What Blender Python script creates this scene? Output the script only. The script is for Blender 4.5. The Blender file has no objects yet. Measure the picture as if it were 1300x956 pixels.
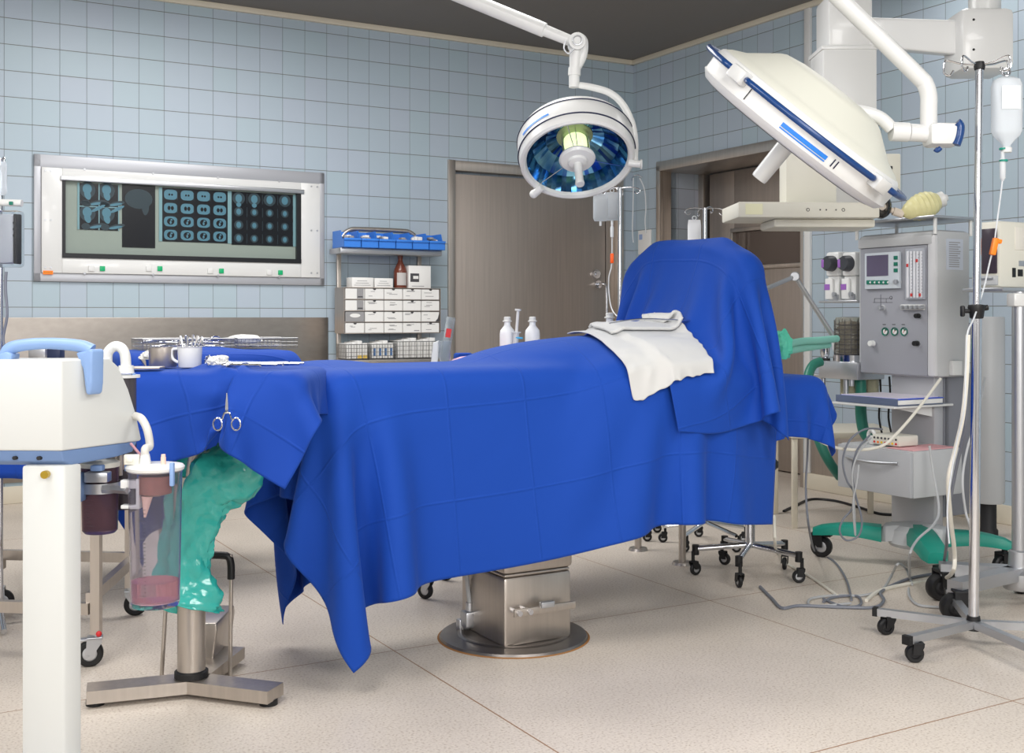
import bpy, bmesh, math, random
import numpy as np
from mathutils import Vector, Matrix, Quaternion
random.seed(7); np.random.seed(7)
PI = math.pi
F = 1445.0; CX = 650.0; HY = 403.0; CZ = 1.07
TH = math.atan2(1.0, 2515/1445.0)
CT, ST = math.cos(TH), math.sin(TH)
CORN = Vector(((804-650)/F*8.73, 8.73, 0))
ZC = 3.035
scene = bpy.context.scene
COL = scene.collection

def frame(loc, ang):
    return Matrix.Translation(Vector(loc)) @ Matrix.Rotation(ang, 4, 'Z')
WF = Matrix.Identity(4)
LF = frame(CORN, TH)               # left wall: x<0 along the wall, room at y<0
RF = frame(CORN, TH-PI/2)          # right wall: x>0 along the wall, room at y<0
def P(px, py, d): return Vector(((px-CX)/F*d, d, CZ-(py-HY)/F*d))
def G(px, py):
    d = CZ*F/(py-HY); return Vector(((px-CX)/F*d, d, 0))
def hit(px, py, M, yo=0.0):
    Mi = M.inverted(); o = Mi @ Vector((0, 0, CZ)); q = Mi @ (Vector((0, 0, CZ))+Vector(((px-CX)/F, 1, -(py-HY)/F)))
    d = q-o; t = (yo-o.y)/d.y
    return (o+d*t)
def hx(px, M, yo=0.0): return hit(px, HY, M, yo).x
def axis_frame(loc, z, up=Vector((0, 0, 1))):
    z = Vector(z).normalized(); x = Vector(up).cross(z)
    if x.length < 1e-4: x = Vector((1, 0, 0))
    x.normalize(); y = z.cross(x)
    m = Matrix((x, y, z)).transposed().to_4x4(); m.translation = Vector(loc); return m

# ------------------------------------------------------------ materials
def lin(c):
    return tuple(((v/255)/12.92 if v/255 <= .04045 else ((v/255+.055)/1.055)**2.4) for v in c)
MC = {}
def mat(name, rgb, rough=.5, metal=0., trans=0., alpha=1., bump=0., bscale=60., emit=None, spec=.5, ior=1.45, noise=0., nscale=8., sheen=0., coat=0., stretch=None, sss=0.):
    if name in MC: return MC[name]
    m = bpy.data.materials.new(name); m.use_nodes = True; nt = m.node_tree; n = nt.nodes; L = nt.links
    b = n['Principled BSDF']; c = lin(rgb)
    b.inputs['Base Color'].default_value = (*c, 1); b.inputs['Roughness'].default_value = rough
    b.inputs['Metallic'].default_value = metal; b.inputs['Transmission Weight'].default_value = trans
    b.inputs['Alpha'].default_value = alpha; b.inputs['Specular IOR Level'].default_value = spec; b.inputs['IOR'].default_value = ior
    b.inputs['Coat Weight'].default_value = coat
    if sheen: b.inputs['Sheen Weight'].default_value = sheen
    if emit: b.inputs['Emission Color'].default_value = (*lin(emit[0]), 1); b.inputs['Emission Strength'].default_value = emit[1]
    if bump or noise:
        tc = n.new('ShaderNodeTexCoord'); mp = n.new('ShaderNodeMapping'); L.new(tc.outputs['Object'], mp.inputs[0])
        if stretch: mp.inputs['Scale'].default_value = stretch
    if noise:
        t = n.new('ShaderNodeTexNoise'); t.inputs['Scale'].default_value = nscale; t.inputs['Detail'].default_value = 4
        L.new(mp.outputs[0], t.inputs['Vector']); r = n.new('ShaderNodeMapRange')
        r.inputs['From Min'].default_value = .3; r.inputs['From Max'].default_value = .7
        r.inputs['To Min'].default_value = 1-noise; r.inputs['To Max'].default_value = 1+noise
        L.new(t.outputs['Fac'], r.inputs['Value'])
        h = n.new('ShaderNodeMix'); h.data_type = 'RGBA'; h.blend_type = 'MULTIPLY'; h.inputs[0].default_value = 1
        h.inputs[6].default_value = (*c, 1); L.new(r.outputs[0], h.inputs[7]); L.new(h.outputs[2], b.inputs['Base Color'])
    if bump:
        t = n.new('ShaderNodeTexNoise'); t.inputs['Scale'].default_value = bscale; t.inputs['Detail'].default_value = 3
        L.new(mp.outputs[0], t.inputs['Vector']); bp = n.new('ShaderNodeBump'); bp.inputs['Strength'].default_value = bump
        bp.inputs['Distance'].default_value = .01; L.new(t.outputs['Fac'], bp.inputs['Height']); L.new(bp.outputs[0], b.inputs['Normal'])
    MC[name] = m; return m

def steel(name, rgb, rough=.32, st=(1, 1, .05), sc=60):
    if name in MC: return MC[name]
    m = mat(name, rgb, rough, metal=.9, noise=.06, nscale=sc, stretch=st); return m

def tile_mat(name, ph_x, ph_z, rgb, tile=.15, tz=.151):
    m = bpy.data.materials.new(name); m.use_nodes = True; nt = m.node_tree; n = nt.nodes; L = nt.links
    b = n['Principled BSDF']; tc = n.new('ShaderNodeTexCoord'); sp = n.new('ShaderNodeSeparateXYZ'); L.new(tc.outputs['Object'], sp.inputs[0])
    def M(op, a, c=None, d=None):
        q = n.new('ShaderNodeMath'); q.operation = op
        for i, v in enumerate((a, c, d)):
            if v is None: continue
            if isinstance(v, (int, float)): q.inputs[i].default_value = v
            else: L.new(v, q.inputs[i])
        return q.outputs[0]
    cx = M('DIVIDE', M('SUBTRACT', sp.outputs[0], ph_x), tile); cz = M('DIVIDE', M('SUBTRACT', sp.outputs[2], ph_z), tz)
    cy = M('DIVIDE', sp.outputs[1], tile)
    # reveals facing along x use y instead of x
    geo = n.new('ShaderNodeNewGeometry')
    fx, fz = M('FRACT', cx), M('FRACT', cz)
    ex = M('MULTIPLY', M('SUBTRACT', .5, M('ABSOLUTE', M('SUBTRACT', fx, .5))), tile)
    ez = M('MULTIPLY', M('SUBTRACT', .5, M('ABSOLUTE', M('SUBTRACT', fz, .5))), tz)
    def sm(v, lo, hi):
        r = n.new('ShaderNodeMapRange'); r.interpolation_type = 'SMOOTHSTEP'; L.new(v, r.inputs[0])
        r.inputs[1].default_value = lo; r.inputs[2].default_value = hi; return r.outputs[0]
    gx = sm(ex, .0008, .0026); gz = sm(ez, .0010, .0028)
    cmb = n.new('ShaderNodeCombineXYZ'); L.new(M('FLOOR', cx), cmb.inputs[0]); L.new(M('FLOOR', cz), cmb.inputs[1]); 
    wn = n.new('ShaderNodeTexWhiteNoise'); wn.noise_dimensions = '3D'; L.new(cmb.outputs[0], wn.inputs[0])
    r1 = n.new('ShaderNodeMix'); r1.data_type = 'RGBA'
    c0 = lin(rgb); c1 = lin((rgb[0]+2, rgb[1]-1, rgb[2]+1))
    c0 = lin((rgb[0]-3, rgb[1], rgb[2]-2))
    L.new(wn.outputs['Value'], r1.inputs[0]); r1.inputs[6].default_value = (*c0, 1); r1.inputs[7].default_value = (*c1, 1)
    nz = n.new('ShaderNodeTexNoise'); nz.inputs['Scale'].default_value = 1.5; L.new(tc.outputs['Object'], nz.inputs[0])
    # grout: horizontal joints darker, vertical joints faint
    g1 = n.new('ShaderNodeMix'); g1.data_type = 'RGBA'; L.new(gx, g1.inputs[0]); g1.inputs[6].default_value = (*lin((128, 138, 146)), 1); L.new(r1.outputs[2], g1.inputs[7])
    g2 = n.new('ShaderNodeMix'); g2.data_type = 'RGBA'; L.new(gz, g2.inputs[0]); g2.inputs[6].default_value = (*lin((112, 113, 108)), 1); L.new(g1.outputs[2], g2.inputs[7])
    L.new(g2.outputs[2], b.inputs['Base Color']); b.inputs['Roughness'].default_value = .38; b.inputs['Specular IOR Level'].default_value = .35
    bp = n.new('ShaderNodeBump'); bp.inputs['Strength'].default_value = .5; bp.inputs['Distance'].default_value = .002
    L.new(M('MINIMUM', gx, gz), bp.inputs['Height']); L.new(bp.outputs[0], b.inputs['Normal'])
    return m

def cloth_mat(name, rgb, crease=.25, rough=.75, offx=0., offy=0., weave=.25, cs=.5):
    m = bpy.data.materials.new(name); m.use_nodes = True; nt = m.node_tree; n = nt.nodes; L = nt.links
    b = n['Principled BSDF']; b.inputs['Base Color'].default_value = (*lin(rgb), 1); b.inputs['Roughness'].default_value = rough
    b.inputs['Sheen Weight'].default_value = .12; b.inputs['Sheen Tint'].default_value = (.3, .5, 1, 1); b.inputs['Specular IOR Level'].default_value = .25
    uv = n.new('ShaderNodeUVMap'); uv.uv_map = 'cloth'; sp = n.new('ShaderNodeSeparateXYZ'); L.new(uv.outputs[0], sp.inputs[0])
    def M(op, a, c=None):
        q = n.new('ShaderNodeMath'); q.operation = op
        for i, v in enumerate((a, c)):
            if v is None: continue
            if isinstance(v, (int, float)): q.inputs[i].default_value = v
            else: L.new(v, q.inputs[i])
        return q.outputs[0]
    hs = []
    for k, off in ((0, offx), (1, offy)):
        f = M('FRACT', M('DIVIDE', M('ADD', sp.outputs[k], off+50*crease), crease))
        e = M('MULTIPLY', M('SUBTRACT', .5, M('ABSOLUTE', M('SUBTRACT', f, .5))), crease)
        r = n.new('ShaderNodeMapRange'); r.interpolation_type = 'SMOOTHSTEP'; L.new(e, r.inputs[0]); r.inputs[1].default_value = 0; r.inputs[2].default_value = .006
        r.inputs[3].default_value = 1; r.inputs[4].default_value = 0; hs.append(r.outputs[0])
    nz = n.new('ShaderNodeTexNoise'); nz.inputs['Scale'].default_value = 7; nz.inputs['Detail'].default_value = 2; L.new(uv.outputs[0], nz.inputs[0])
    h = M('ADD', M('MULTIPLY', M('MAXIMUM', hs[0], hs[1]), cs), M('MULTIPLY', nz.outputs[0], 1.6))
    bp = n.new('ShaderNodeBump'); bp.inputs['Strength'].default_value = .5; bp.inputs['Distance'].default_value = .006; L.new(h, bp.inputs['Height'])
    n2 = n.new('ShaderNodeTexNoise'); n2.inputs['Scale'].default_value = 900; L.new(uv.outputs[0], n2.inputs[0])
    b2 = n.new('ShaderNodeBump'); b2.inputs['Strength'].default_value = weave; b2.inputs['Distance'].default_value = .001; L.new(n2.outputs[0], b2.inputs['Height']); L.new(bp.outputs[0], b2.inputs['Normal'])
    L.new(b2.outputs[0], b.inputs['Normal']); MC[name] = m
    return m

# ------------------------------------------------------------ mesh builder
class MB:
    def __init__(s, M=None): s.v = []; s.f = []; s.m = []; s.M = M.copy() if M is not None else Matrix.Identity(4)
    def add(s, vs, fs, m=0, X=None):
        o = len(s.v); T = s.M if X is None else s.M @ X
        s.v += [T @ Vector(q) for q in vs]
        for f in fs: s.f.append([i+o for i in f]); s.m.append(m)
        return s
    def box(s, c, d, bev=0., m=0, X=None, seg=2):
        bm = bmesh.new(); bmesh.ops.create_cube(bm, size=1)
        for q in bm.verts: q.co = Vector((q.co.x*d[0], q.co.y*d[1], q.co.z*d[2]))
        if bev > 0:
            bmesh.ops.bevel(bm, geom=bm.edges[:], offset=min(bev, .49*min(d)), segments=seg, profile=.5, affect='EDGES')
        bm.verts.index_update(); T = Matrix.Translation(Vector(c))
        s.add([q.co for q in bm.verts], [[q.index for q in f.verts] for f in bm.faces], m, T if X is None else X @ T); bm.free(); return s
    def bb(s, x0, x1, y0, y1, z0, z1, bev=0., m=0, X=None):
        return s.box(((x0+x1)/2, (y0+y1)/2, (z0+z1)/2), (abs(x1-x0), abs(y1-y0), abs(z1-z0)), bev, m, X)
    def tube(s, pts, r, n=10, k=6, m=0, closed=False, cap=True, flat=1.0):
        pts = [Vector(p) for p in pts]
        if k > 1 and len(pts) > 2: pts, r = spline(pts, k, closed, r)
        R = r if isinstance(r, (list, tuple)) else [r]*len(pts)
        N = len(pts); vs = []; fs = []
        t0 = (pts[1]-pts[0]).normalized(); u = t0.orthogonal().normalized()
        if abs(t0.z) < .95: u = (Vector((0, 0, 1))-t0*t0.z).normalized()
        for i in range(N):
            a = pts[(i-1) % N] if (closed or i > 0) else pts[0]; b = pts[(i+1) % N] if (closed or i < N-1) else pts[-1]
            t = (b-a)
            t = t.normalized() if t.length > 1e-9 else t0
            u = (u-t*u.dot(t)); u = u.normalized() if u.length > 1e-6 else t.orthogonal().normalized()
            w = t.cross(u)
            for j in range(n):
                a2 = 2*PI*j/n; vs.append(pts[i]+u*math.cos(a2)*R[i]*flat+w*math.sin(a2)*R[i])
        for i in range(N if closed else N-1):
            for j in range(n):
                a = i*n+j; b = i*n+(j+1) % n; c = ((i+1) % N)*n+(j+1) % n; d = ((i+1) % N)*n+j; fs.append([a, b, c, d])
        if cap and not closed: fs.append(list(range(n))[::-1]); fs.append([(N-1)*n+j for j in range(n)])
        return s.add(vs, fs, m)
    def cyl(s, p0, p1, r0, r1=None, n=24, m=0, cap=True):
        return s.tube([p0, p1], [r0, r0 if r1 is None else r1], n=n, k=1, m=m, cap=cap)
    def lathe(s, prof, X=None, n=32, m=0, a0=0., a1=2*PI):
        full = abs(a1-a0-2*PI) < 1e-6; K = n if full else n+1; vs = []; fs = []
        for r, z in prof:
            for j in range(K):
                a = a0+(a1-a0)*j/n; vs.append((max(r, 1e-5)*math.cos(a), max(r, 1e-5)*math.sin(a), z))
        for i in range(len(prof)-1):
            for j in range(n):
                a = i*K+j; b = i*K+(j+1) % K; c = (i+1)*K+(j+1) % K; d = (i+1)*K+j; fs.append([a, b, c, d])
        return s.add(vs, fs, m, X)
    def sph(s, c, r, sc=(1, 1, 1), n=20, m=0, X=None):
        prof = [(math.sin(PI*i/(n//2))*r, -math.cos(PI*i/(n//2))*r) for i in range(n//2+1)]
        T = Matrix.Translation(Vector(c)) @ Matrix.Diagonal((*sc, 1))
        return s.lathe(prof, T if X is None else X @ T, n=n, m=m)
    def torus(s, c, R, r, axis=(0, 0, 1), n=32, k=10, m=0, sc=(1, 1)):
        T = axis_frame(c, axis); pts = [T @ Vector((R*sc[0]*math.cos(2*PI*i/n), R*sc[1]*math.sin(2*PI*i/n), 0)) for i in range(n)]
        return s.tube(pts, r, n=k, k=1, m=m, closed=True)
    def prism(s, poly, y0, y1, m=0, X=None, bev=0.):       # poly in (x,z), extruded along y
        if bev:
            bm = bmesh.new(); a = [bm.verts.new((p[0], y0, p[1])) for p in poly]; b = [bm.verts.new((p[0], y1, p[1])) for p in poly]; N = len(poly)
            bm.faces.new(a); bm.faces.new(b[::-1])
            for i in range(N): bm.faces.new((a[i], b[i], b[(i+1) % N], a[(i+1) % N]))
            bmesh.ops.recalc_face_normals(bm, faces=bm.faces)
            bmesh.ops.bevel(bm, geom=bm.edges[:], offset=bev, segments=3, profile=.5, affect='EDGES'); bm.verts.index_update()
            s.add([q.co for q in bm.verts], [[q.index for q in f.verts] for f in bm.faces], m, X); bm.free(); return s
        N = len(poly); vs = [(p[0], y0, p[1]) for p in poly]+[(p[0], y1, p[1]) for p in poly]
        fs = [list(range(N)), list(range(N, 2*N))[::-1]]+[[i, i+N, (i+1) % N+N, (i+1) % N] for i in range(N)]
        return s.add(vs, fs, m, X)
    def build(s, name, mats, parent=None, smooth=True, ang=38, recalc=True):
        me = bpy.data.meshes.new(name)
        inv = ROOTM[parent.name].inverted() if parent is not None and parent.name in ROOTM else Matrix.Identity(4)
        me.from_pydata([tuple(inv @ q) for q in s.v], [], s.f)
        if not isinstance(mats, (list, tuple)): mats = [mats]
        for q in mats: me.materials.append(q)
        me.polygons.foreach_set('material_index', s.m)
        if recalc:
            bm = bmesh.new(); bm.from_mesh(me); bmesh.ops.recalc_face_normals(bm, faces=bm.faces); bm.to_mesh(me); bm.free()
        if smooth:
            me.polygons.foreach_set('use_smooth', [True]*len(me.polygons)); me.set_sharp_from_angle(angle=math.radians(ang))
        o = bpy.data.objects.new(name, me); COL.objects.link(o)
        if parent is not None:
            o.parent = parent; ROOTM[o.name] = ROOTM[parent.name]
        else: ROOTM[o.name] = Matrix.Identity(4)
        return o
ROOTM = {}
def spline(pts, k, closed=False, r=None):
    N = len(pts); out = []; rr = []
    seg = N if closed else N-1
    g = (lambda i: pts[i % N]) if closed else (lambda i: pts[max(0, min(N-1, i))])
    gr = (lambda i: r[max(0, min(N-1, i))]) if isinstance(r, (list, tuple)) else (lambda i: r)
    for i in range(seg):
        p0, p1, p2, p3 = g(i-1), g(i), g(i+1), g(i+2)
        for j in range(k):
            t = j/k
            out.append(.5*((2*p1)+(p2-p0)*t+(2*p0-5*p1+4*p2-p3)*t*t+(3*p1-p0-3*p2+p3)*t**3)); rr.append(gr(i)*(1-t)+gr(i+1)*t)
    if not closed: out.append(pts[-1]); rr.append(gr(N-1))
    return out, (rr if isinstance(r, (list, tuple)) else r)

def thing(name, label, cat, loc=(0, 0, 0), ang=0., group=None):
    o = bpy.data.objects.new(name, None); o.empty_display_size = .1; COL.objects.link(o)
    M = frame(loc, ang); o.matrix_world = M; o.location = Vector(loc); o.rotation_euler = (0, 0, ang)
    ROOTM[o.name] = M; o['label'] = label; o['category'] = cat
    if group: o['group'] = group
    return o
def tag(o, label, cat, group=None, kind=None):
    if label: o['label'] = label
    if cat: o['category'] = cat
    if group: o['group'] = group
    if kind: o['kind'] = kind
    return o
def origin(o, loc, ang=0.):                     # moves the origin of a single-mesh thing to its base
    M = frame(loc, ang); o.data.transform(M.inverted()); o.matrix_world = M; o.location = Vector(loc); o.rotation_euler = (0, 0, ang); ROOTM[o.name] = M; return o
def single(mb, name, mats, label, cat, loc=None, ang=0., group=None, **kw):
    o = mb.build(name, mats, None, **kw); tag(o, label, cat, group)
    if loc is None:
        c = Vector((0, 0, 0))
        for q in mb.v: c += q
        c /= len(mb.v); loc = (c.x, c.y, min(q.z for q in mb.v))
    return origin(o, loc, ang)
def struct(mb, name, mats, **kw):
    o = mb.build(name, mats, None, **kw); o['kind'] = 'structure'; return o
def dup(root, loc, ang=None, label=None):
    r = root.copy(); COL.objects.link(r); r.location = Vector(loc)
    if ang is not None: r.rotation_euler = (0, 0, ang)
    if label: r['label'] = label
    ROOTM[r.name] = frame(loc, r.rotation_euler.z)
    for ch in list(root.children):
        c = ch.copy(); COL.objects.link(c); c.parent = r; ROOTM[c.name] = ROOTM[r.name]
        for g in list(ch.children):
            d = g.copy(); COL.objects.link(d); d.parent = c
    return r

# ------------------------------------------------------------ cloth solver (position based)
def sd_box(p, c, h, r):
    q = np.abs(p-np.array(c))-(np.array(h)-r); return np.linalg.norm(np.maximum(q, 0), axis=-1)+np.minimum(q.max(axis=-1), 0)-r
def sd_ell(p, c, r):
    r = np.array(r); q = (p-np.array(c)); k0 = np.linalg.norm(q/r, axis=-1); k1 = np.linalg.norm(q/(r*r), axis=-1)+1e-9; return k0*(k0-1)/k1
def sd_cap(p, a, b, r):
    a = np.array(a); b = np.array(b); pa = p-a; ba = b-a; h = np.clip((pa@ba)/(ba@ba), 0, 1); return np.linalg.norm(pa-h[..., None]*ba, axis=-1)-r
def sim(P0, sdf, steps=180, iters=12, pins=None, fric=.4, bend=.15, shear=.4, thick=.008, targets=None, dt=1/60, noise=.002, damp=.985, floor=.004, X0=None):
    X = (P0 if X0 is None else X0).astype(float).copy(); nx, ny, _ = X.shape
    rng = np.random.RandomState(3)
    W = np.ones((nx, ny)); 
    if pins is not None: W[pins] = 0
    T = targets or []
    for (i, j, p, s0, s1) in T: W[i, j] = 0
    cons = []
    def addc(di, dj, st):
        i0 = np.arange(0, nx-di); j0 = np.arange(max(0, -dj), ny-max(0, dj))
        I, J = np.meshgrid(i0, j0, indexing='ij'); I2, J2 = I+di, J+dj
        L = np.linalg.norm(P0[I, J]-P0[I2, J2], axis=-1)
        key = ((I//max(di, 1)) % 2) if di > 0 else ((J//max(dj, 1)) % 2)
        for c in (0, 1):
            mk = key == c; a = I[mk]*ny+J[mk]; b = I2[mk]*ny+J2[mk]; cons.append((a, b, L[mk], st))
    addc(1, 0, 1.); addc(0, 1, 1.); addc(1, 1, shear); addc(1, -1, shear); addc(2, 0, bend); addc(0, 2, bend)
    X += rng.randn(nx, ny, 3)*noise*W[..., None]
    x = X.reshape(-1, 3); prev = x.copy(); w = W.reshape(-1)
    wc = [(a, b, L, st, (w[a]/np.maximum(w[a]+w[b], 1e-9))[:, None], (w[b]/np.maximum(w[a]+w[b], 1e-9))[:, None]) for a, b, L, st in cons]
    start = {(i, j): X[i, j].copy() for (i, j, p, s0, s1) in T}
    e = 1e-4
    for s in range(steps):
        v = (x-prev)*damp; sp = np.linalg.norm(v, axis=1, keepdims=True); v *= np.minimum(1, .03/np.maximum(sp, 1e-9)); prev = x.copy()
        if s > steps*.75: v *= .85
        x = x+v*w[:, None]; x[:, 2] -= 9.8*dt*dt*w
        for (i, j, p, s0, s1) in T:
            k = min(1, max(0, (s-s0)/max(1, s1-s0))); k = k*k*(3-2*k); x[i*ny+j] = start[(i, j)]*(1-k)+np.array(p)*k
        for it in range(iters):
            for a, b, L, st, wa, wb in wc:
                d = x[b]-x[a]; l = np.linalg.norm(d, axis=1); c = ((l-L)/np.maximum(l, 1e-9)*st)[:, None]*d
                x[a] += wa*c; x[b] -= wb*c
            if it % 3 == 2 or it == iters-1:
                sd = sdf(x)-thick; hitm = (sd < 0) & (w > 0)
                if hitm.any():
                    q = x[hitm]; s_ = sd[hitm]; g = np.stack([sdf(q+np.array(o))-s_-thick for o in ((e, 0, 0), (0, e, 0), (0, 0, e))], 1)/e
                    g /= np.maximum(np.linalg.norm(g, axis=1, keepdims=True), 1e-9); x[hitm] = q-g*s_[:, None]
                    mv = x[hitm]-prev[hitm]; tn = mv-g*(mv*g).sum(1, keepdims=True); x[hitm] -= tn*fric
                x[:, 2] = np.maximum(x[:, 2], floor)
    return x.reshape(nx, ny, 3)
def resample(A, nx, ny):
    a, b = A.shape[:2]; u = np.linspace(0, a-1, nx); v = np.linspace(0, b-1, ny)
    i = np.minimum(u.astype(int), a-2); j = np.minimum(v.astype(int), b-2); fu = (u-i)[:, None, None]; fv = (v-j)[None, :, None]
    return A[i][:, j]*(1-fu)*(1-fv)+A[i+1][:, j]*fu*(1-fv)+A[i][:, j+1]*(1-fu)*fv+A[i+1][:, j+1]*fu*fv
def sim2(P0, sdf, coarse=130, fine=60, pin=None, targets=None, **kw):
    # coarse pass settles the sheet quickly, fine pass adds the folds; pin(P) -> mask, targets: [(u, v, position)]
    nx, ny, _ = P0.shape; cx, cy = (nx+1)//2, (ny+1)//2; Pc = resample(P0, cx, cy)
    tg = lambda a, b, s0, s1: [(int(round(u*(a-1))), int(round(v*(b-1))), p, s0, s1) for u, v, p in (targets or [])]
    C = sim(Pc, sdf, steps=coarse, pins=pin(Pc) if pin else None, targets=tg(cx, cy, 5, coarse*.6), **kw)
    kw['noise'] = kw.get('noise', .002)*.3
    return sim(P0, sdf, steps=fine, X0=resample(C, nx, ny), pins=pin(P0) if pin else None, targets=tg(nx, ny, 0, 3), **kw)
def rect_grid(x0, x1, y0, y1, z, h):
    nx = int(round((x1-x0)/h))+1; ny = int(round((y1-y0)/h))+1
    a = np.linspace(x0, x1, nx); b = np.linspace(y0, y1, ny); A, B = np.meshgrid(a, b, indexing='ij'); return np.stack([A, B, np.full_like(A, z)], -1)
def quad_grid(c00, c10, c11, c01, z, nx, ny):
    a = np.linspace(0, 1, nx)[:, None, None]; b = np.linspace(0, 1, ny)[None, :, None]
    c = [np.array(q, float) for q in (c00, c10, c11, c01)]
    p = c[0]*(1-a)*(1-b)+c[1]*a*(1-b)+c[2]*a*b+c[3]*(1-a)*b
    return np.concatenate([p, np.full(p.shape[:2]+(1,), z)], -1)
def cloth_obj(name, G_, M, material, P0=None, parent=None, lev=1, th=.0025):
    nx, ny, _ = G_.shape; mb = MB(M)
    vs = [tuple(q) for q in G_.reshape(-1, 3)]
    fs = [[i*ny+j, (i+1)*ny+j, (i+1)*ny+j+1, i*ny+j+1] for i in range(nx-1) for j in range(ny-1)]
    mb.add(vs, fs); o = mb.build(name, material, parent, recalc=False, ang=180)
    me = o.data; uv = me.uv_layers.new(name='cloth'); src = P0 if P0 is not None else G_
    du = np.zeros((nx, ny)); dv = np.zeros((nx, ny))
    du[1:] = np.cumsum(np.linalg.norm(src[1:]-src[:-1], axis=-1), 0); dv[:, 1:] = np.cumsum(np.linalg.norm(src[:, 1:]-src[:, :-1], axis=-1), 1)
    if P0 is not None and P0[..., 2].std() < 1e-6: du = P0[..., 0]; dv = P0[..., 1]
    du = du.reshape(-1); dv = dv.reshape(-1); idx = np.zeros(len(me.loops), int); me.loops.foreach_get('vertex_index', idx)
    uv.data.foreach_set('uv', np.stack([du[idx], dv[idx]], 1).astype(np.float32).ravel())
    if lev:
        s = o.modifiers.new('smooth', 'SUBSURF'); s.levels = lev; s.render_levels = lev; s.boundary_smooth = 'PRESERVE_CORNERS'
    s = o.modifiers.new('thickness', 'SOLIDIFY'); s.thickness = th; s.offset = 0
    return o
# ================================================================= room
M_blue = cloth_mat('blue_drape_cloth', (14, 66, 162), crease=.27, offx=.12, offy=.07)
M_blue2 = cloth_mat('blue_table_cloth', (15, 62, 156), crease=.30)
M_steel = steel('brushed_steel', (190, 182, 174), .36)
M_steeld = steel('door_steel', (186, 176, 168), .5, (1, 1, .03))
M_chrome = mat('chrome', (215, 217, 222), .12, metal=1.)
M_alu = mat('satin_aluminium', (190, 192, 196), .35, metal=.85)
M_white = mat('white_enamel', (218, 219, 218), .32, coat=.2)
M_warm = mat('warm_white_plastic', (222, 220, 208), .42)
M_grey = mat('pale_grey_paint', (188, 190, 192), .42)
M_grey2 = mat('mid_grey_panel', (148, 150, 158), .45)
M_black = mat('black_rubber', (22, 22, 24), .5)
M_dark = mat('dark_recess', (30, 30, 33), .6)
M_navy = mat('navy_grip', (20, 62, 120), .3, coat=.3)
M_lblue = mat('powder_blue_plastic', (130, 160, 206), .42)
M_mblue = mat('slate_blue_plastic', (104, 130, 172), .45)
M_teal = mat('teal_plastic', (20, 140, 122), .4)
M_green = mat('green_button', (20, 170, 110), .35)
M_dgreen = mat('dark_green_key', (14, 112, 92), .4)
M_glass = mat('clear_glass', (235, 242, 245), .03, trans=1.)
M_clear = mat('clear_plastic', (232, 238, 242), .12, trans=.92, ior=1.25)
M_milk = mat('milky_plastic', (232, 236, 240), .35, trans=.35)
M_paper = mat('white_card', (232, 232, 230), .7)
M_print = mat('grey_print', (150, 150, 152), .7)
M_print2 = mat('dark_print', (70, 70, 74), .7)
M_orange = mat('orange_plastic', (246, 130, 30), .4)
M_red = mat('red_print', (200, 40, 45), .5)
M_gauze = mat('white_gauze', (226, 226, 222), .9, bump=.9, bscale=160)
M_cream = mat('cream_paint', (218, 210, 192), .45)

DX = hx(838, RF), hx(1020, RF)
DZR = hit(838, 213, RF).z
LX = hx(568, LF), hx(790, LF)
DZL = hit(572, 203, LF).z
phu = -hx(41, LF)
zt = hit(0, 54.9, LF).z
wall = tile_mat('pale_blue_wall_tiles', hx(41, LF), zt, (172, 187, 199))
wallr = tile_mat('pale_blue_wall_tiles_right', .04, zt, (172, 187, 199))

mb = MB(LF)
mb.bb(-7.5, LX[0], 0, .15, 0, ZC); mb.bb(LX[1], 0, 0, .15, 0, ZC); mb.bb(LX[0], LX[1], 0, .15, DZL, ZC); mb.bb(LX[0], LX[1], .09, .15, 0, DZL)
o = struct(mb, 'wall_left', wall, smooth=False); origin(o, CORN, TH)
mb = MB(RF)
mb.bb(-.15, DX[0], 0, .15, 0, ZC); mb.bb(DX[1], 9.5, 0, .15, 0, ZC); mb.bb(DX[0], DX[1], 0, .15, DZR, ZC)
o = struct(mb, 'wall_right', wallr, smooth=False); origin(o, CORN, TH-PI/2)
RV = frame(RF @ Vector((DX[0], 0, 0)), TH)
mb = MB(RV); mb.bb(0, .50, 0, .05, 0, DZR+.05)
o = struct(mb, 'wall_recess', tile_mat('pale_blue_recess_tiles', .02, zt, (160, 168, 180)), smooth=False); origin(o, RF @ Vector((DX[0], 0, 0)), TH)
mb = MB(RF); mb.bb(DX[0]-.05, DX[1]+.3, .50, .55, 0, ZC-.4); struct(mb, 'wall_recess_end', M_steeld)
M_near = mat('far_room_wall', (214, 214, 214), .6)
struct(MB(LF).bb(-7.5, 0.2, -9.65, -9.5, 0, ZC), 'wall_near', M_near)
struct(MB(LF).bb(-7.65, -7.5, -9.5, .15, 0, ZC), 'wall_side', M_near)
M_ceil = mat('shade_toned_ceiling', (122, 119, 116), .85)  # base grey darkened to paint in the shade of an underlit ceiling
struct(MB(LF).bb(-7.65, .15, -9.65, .15, ZC, ZC+.1), 'ceiling', M_ceil)

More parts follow.
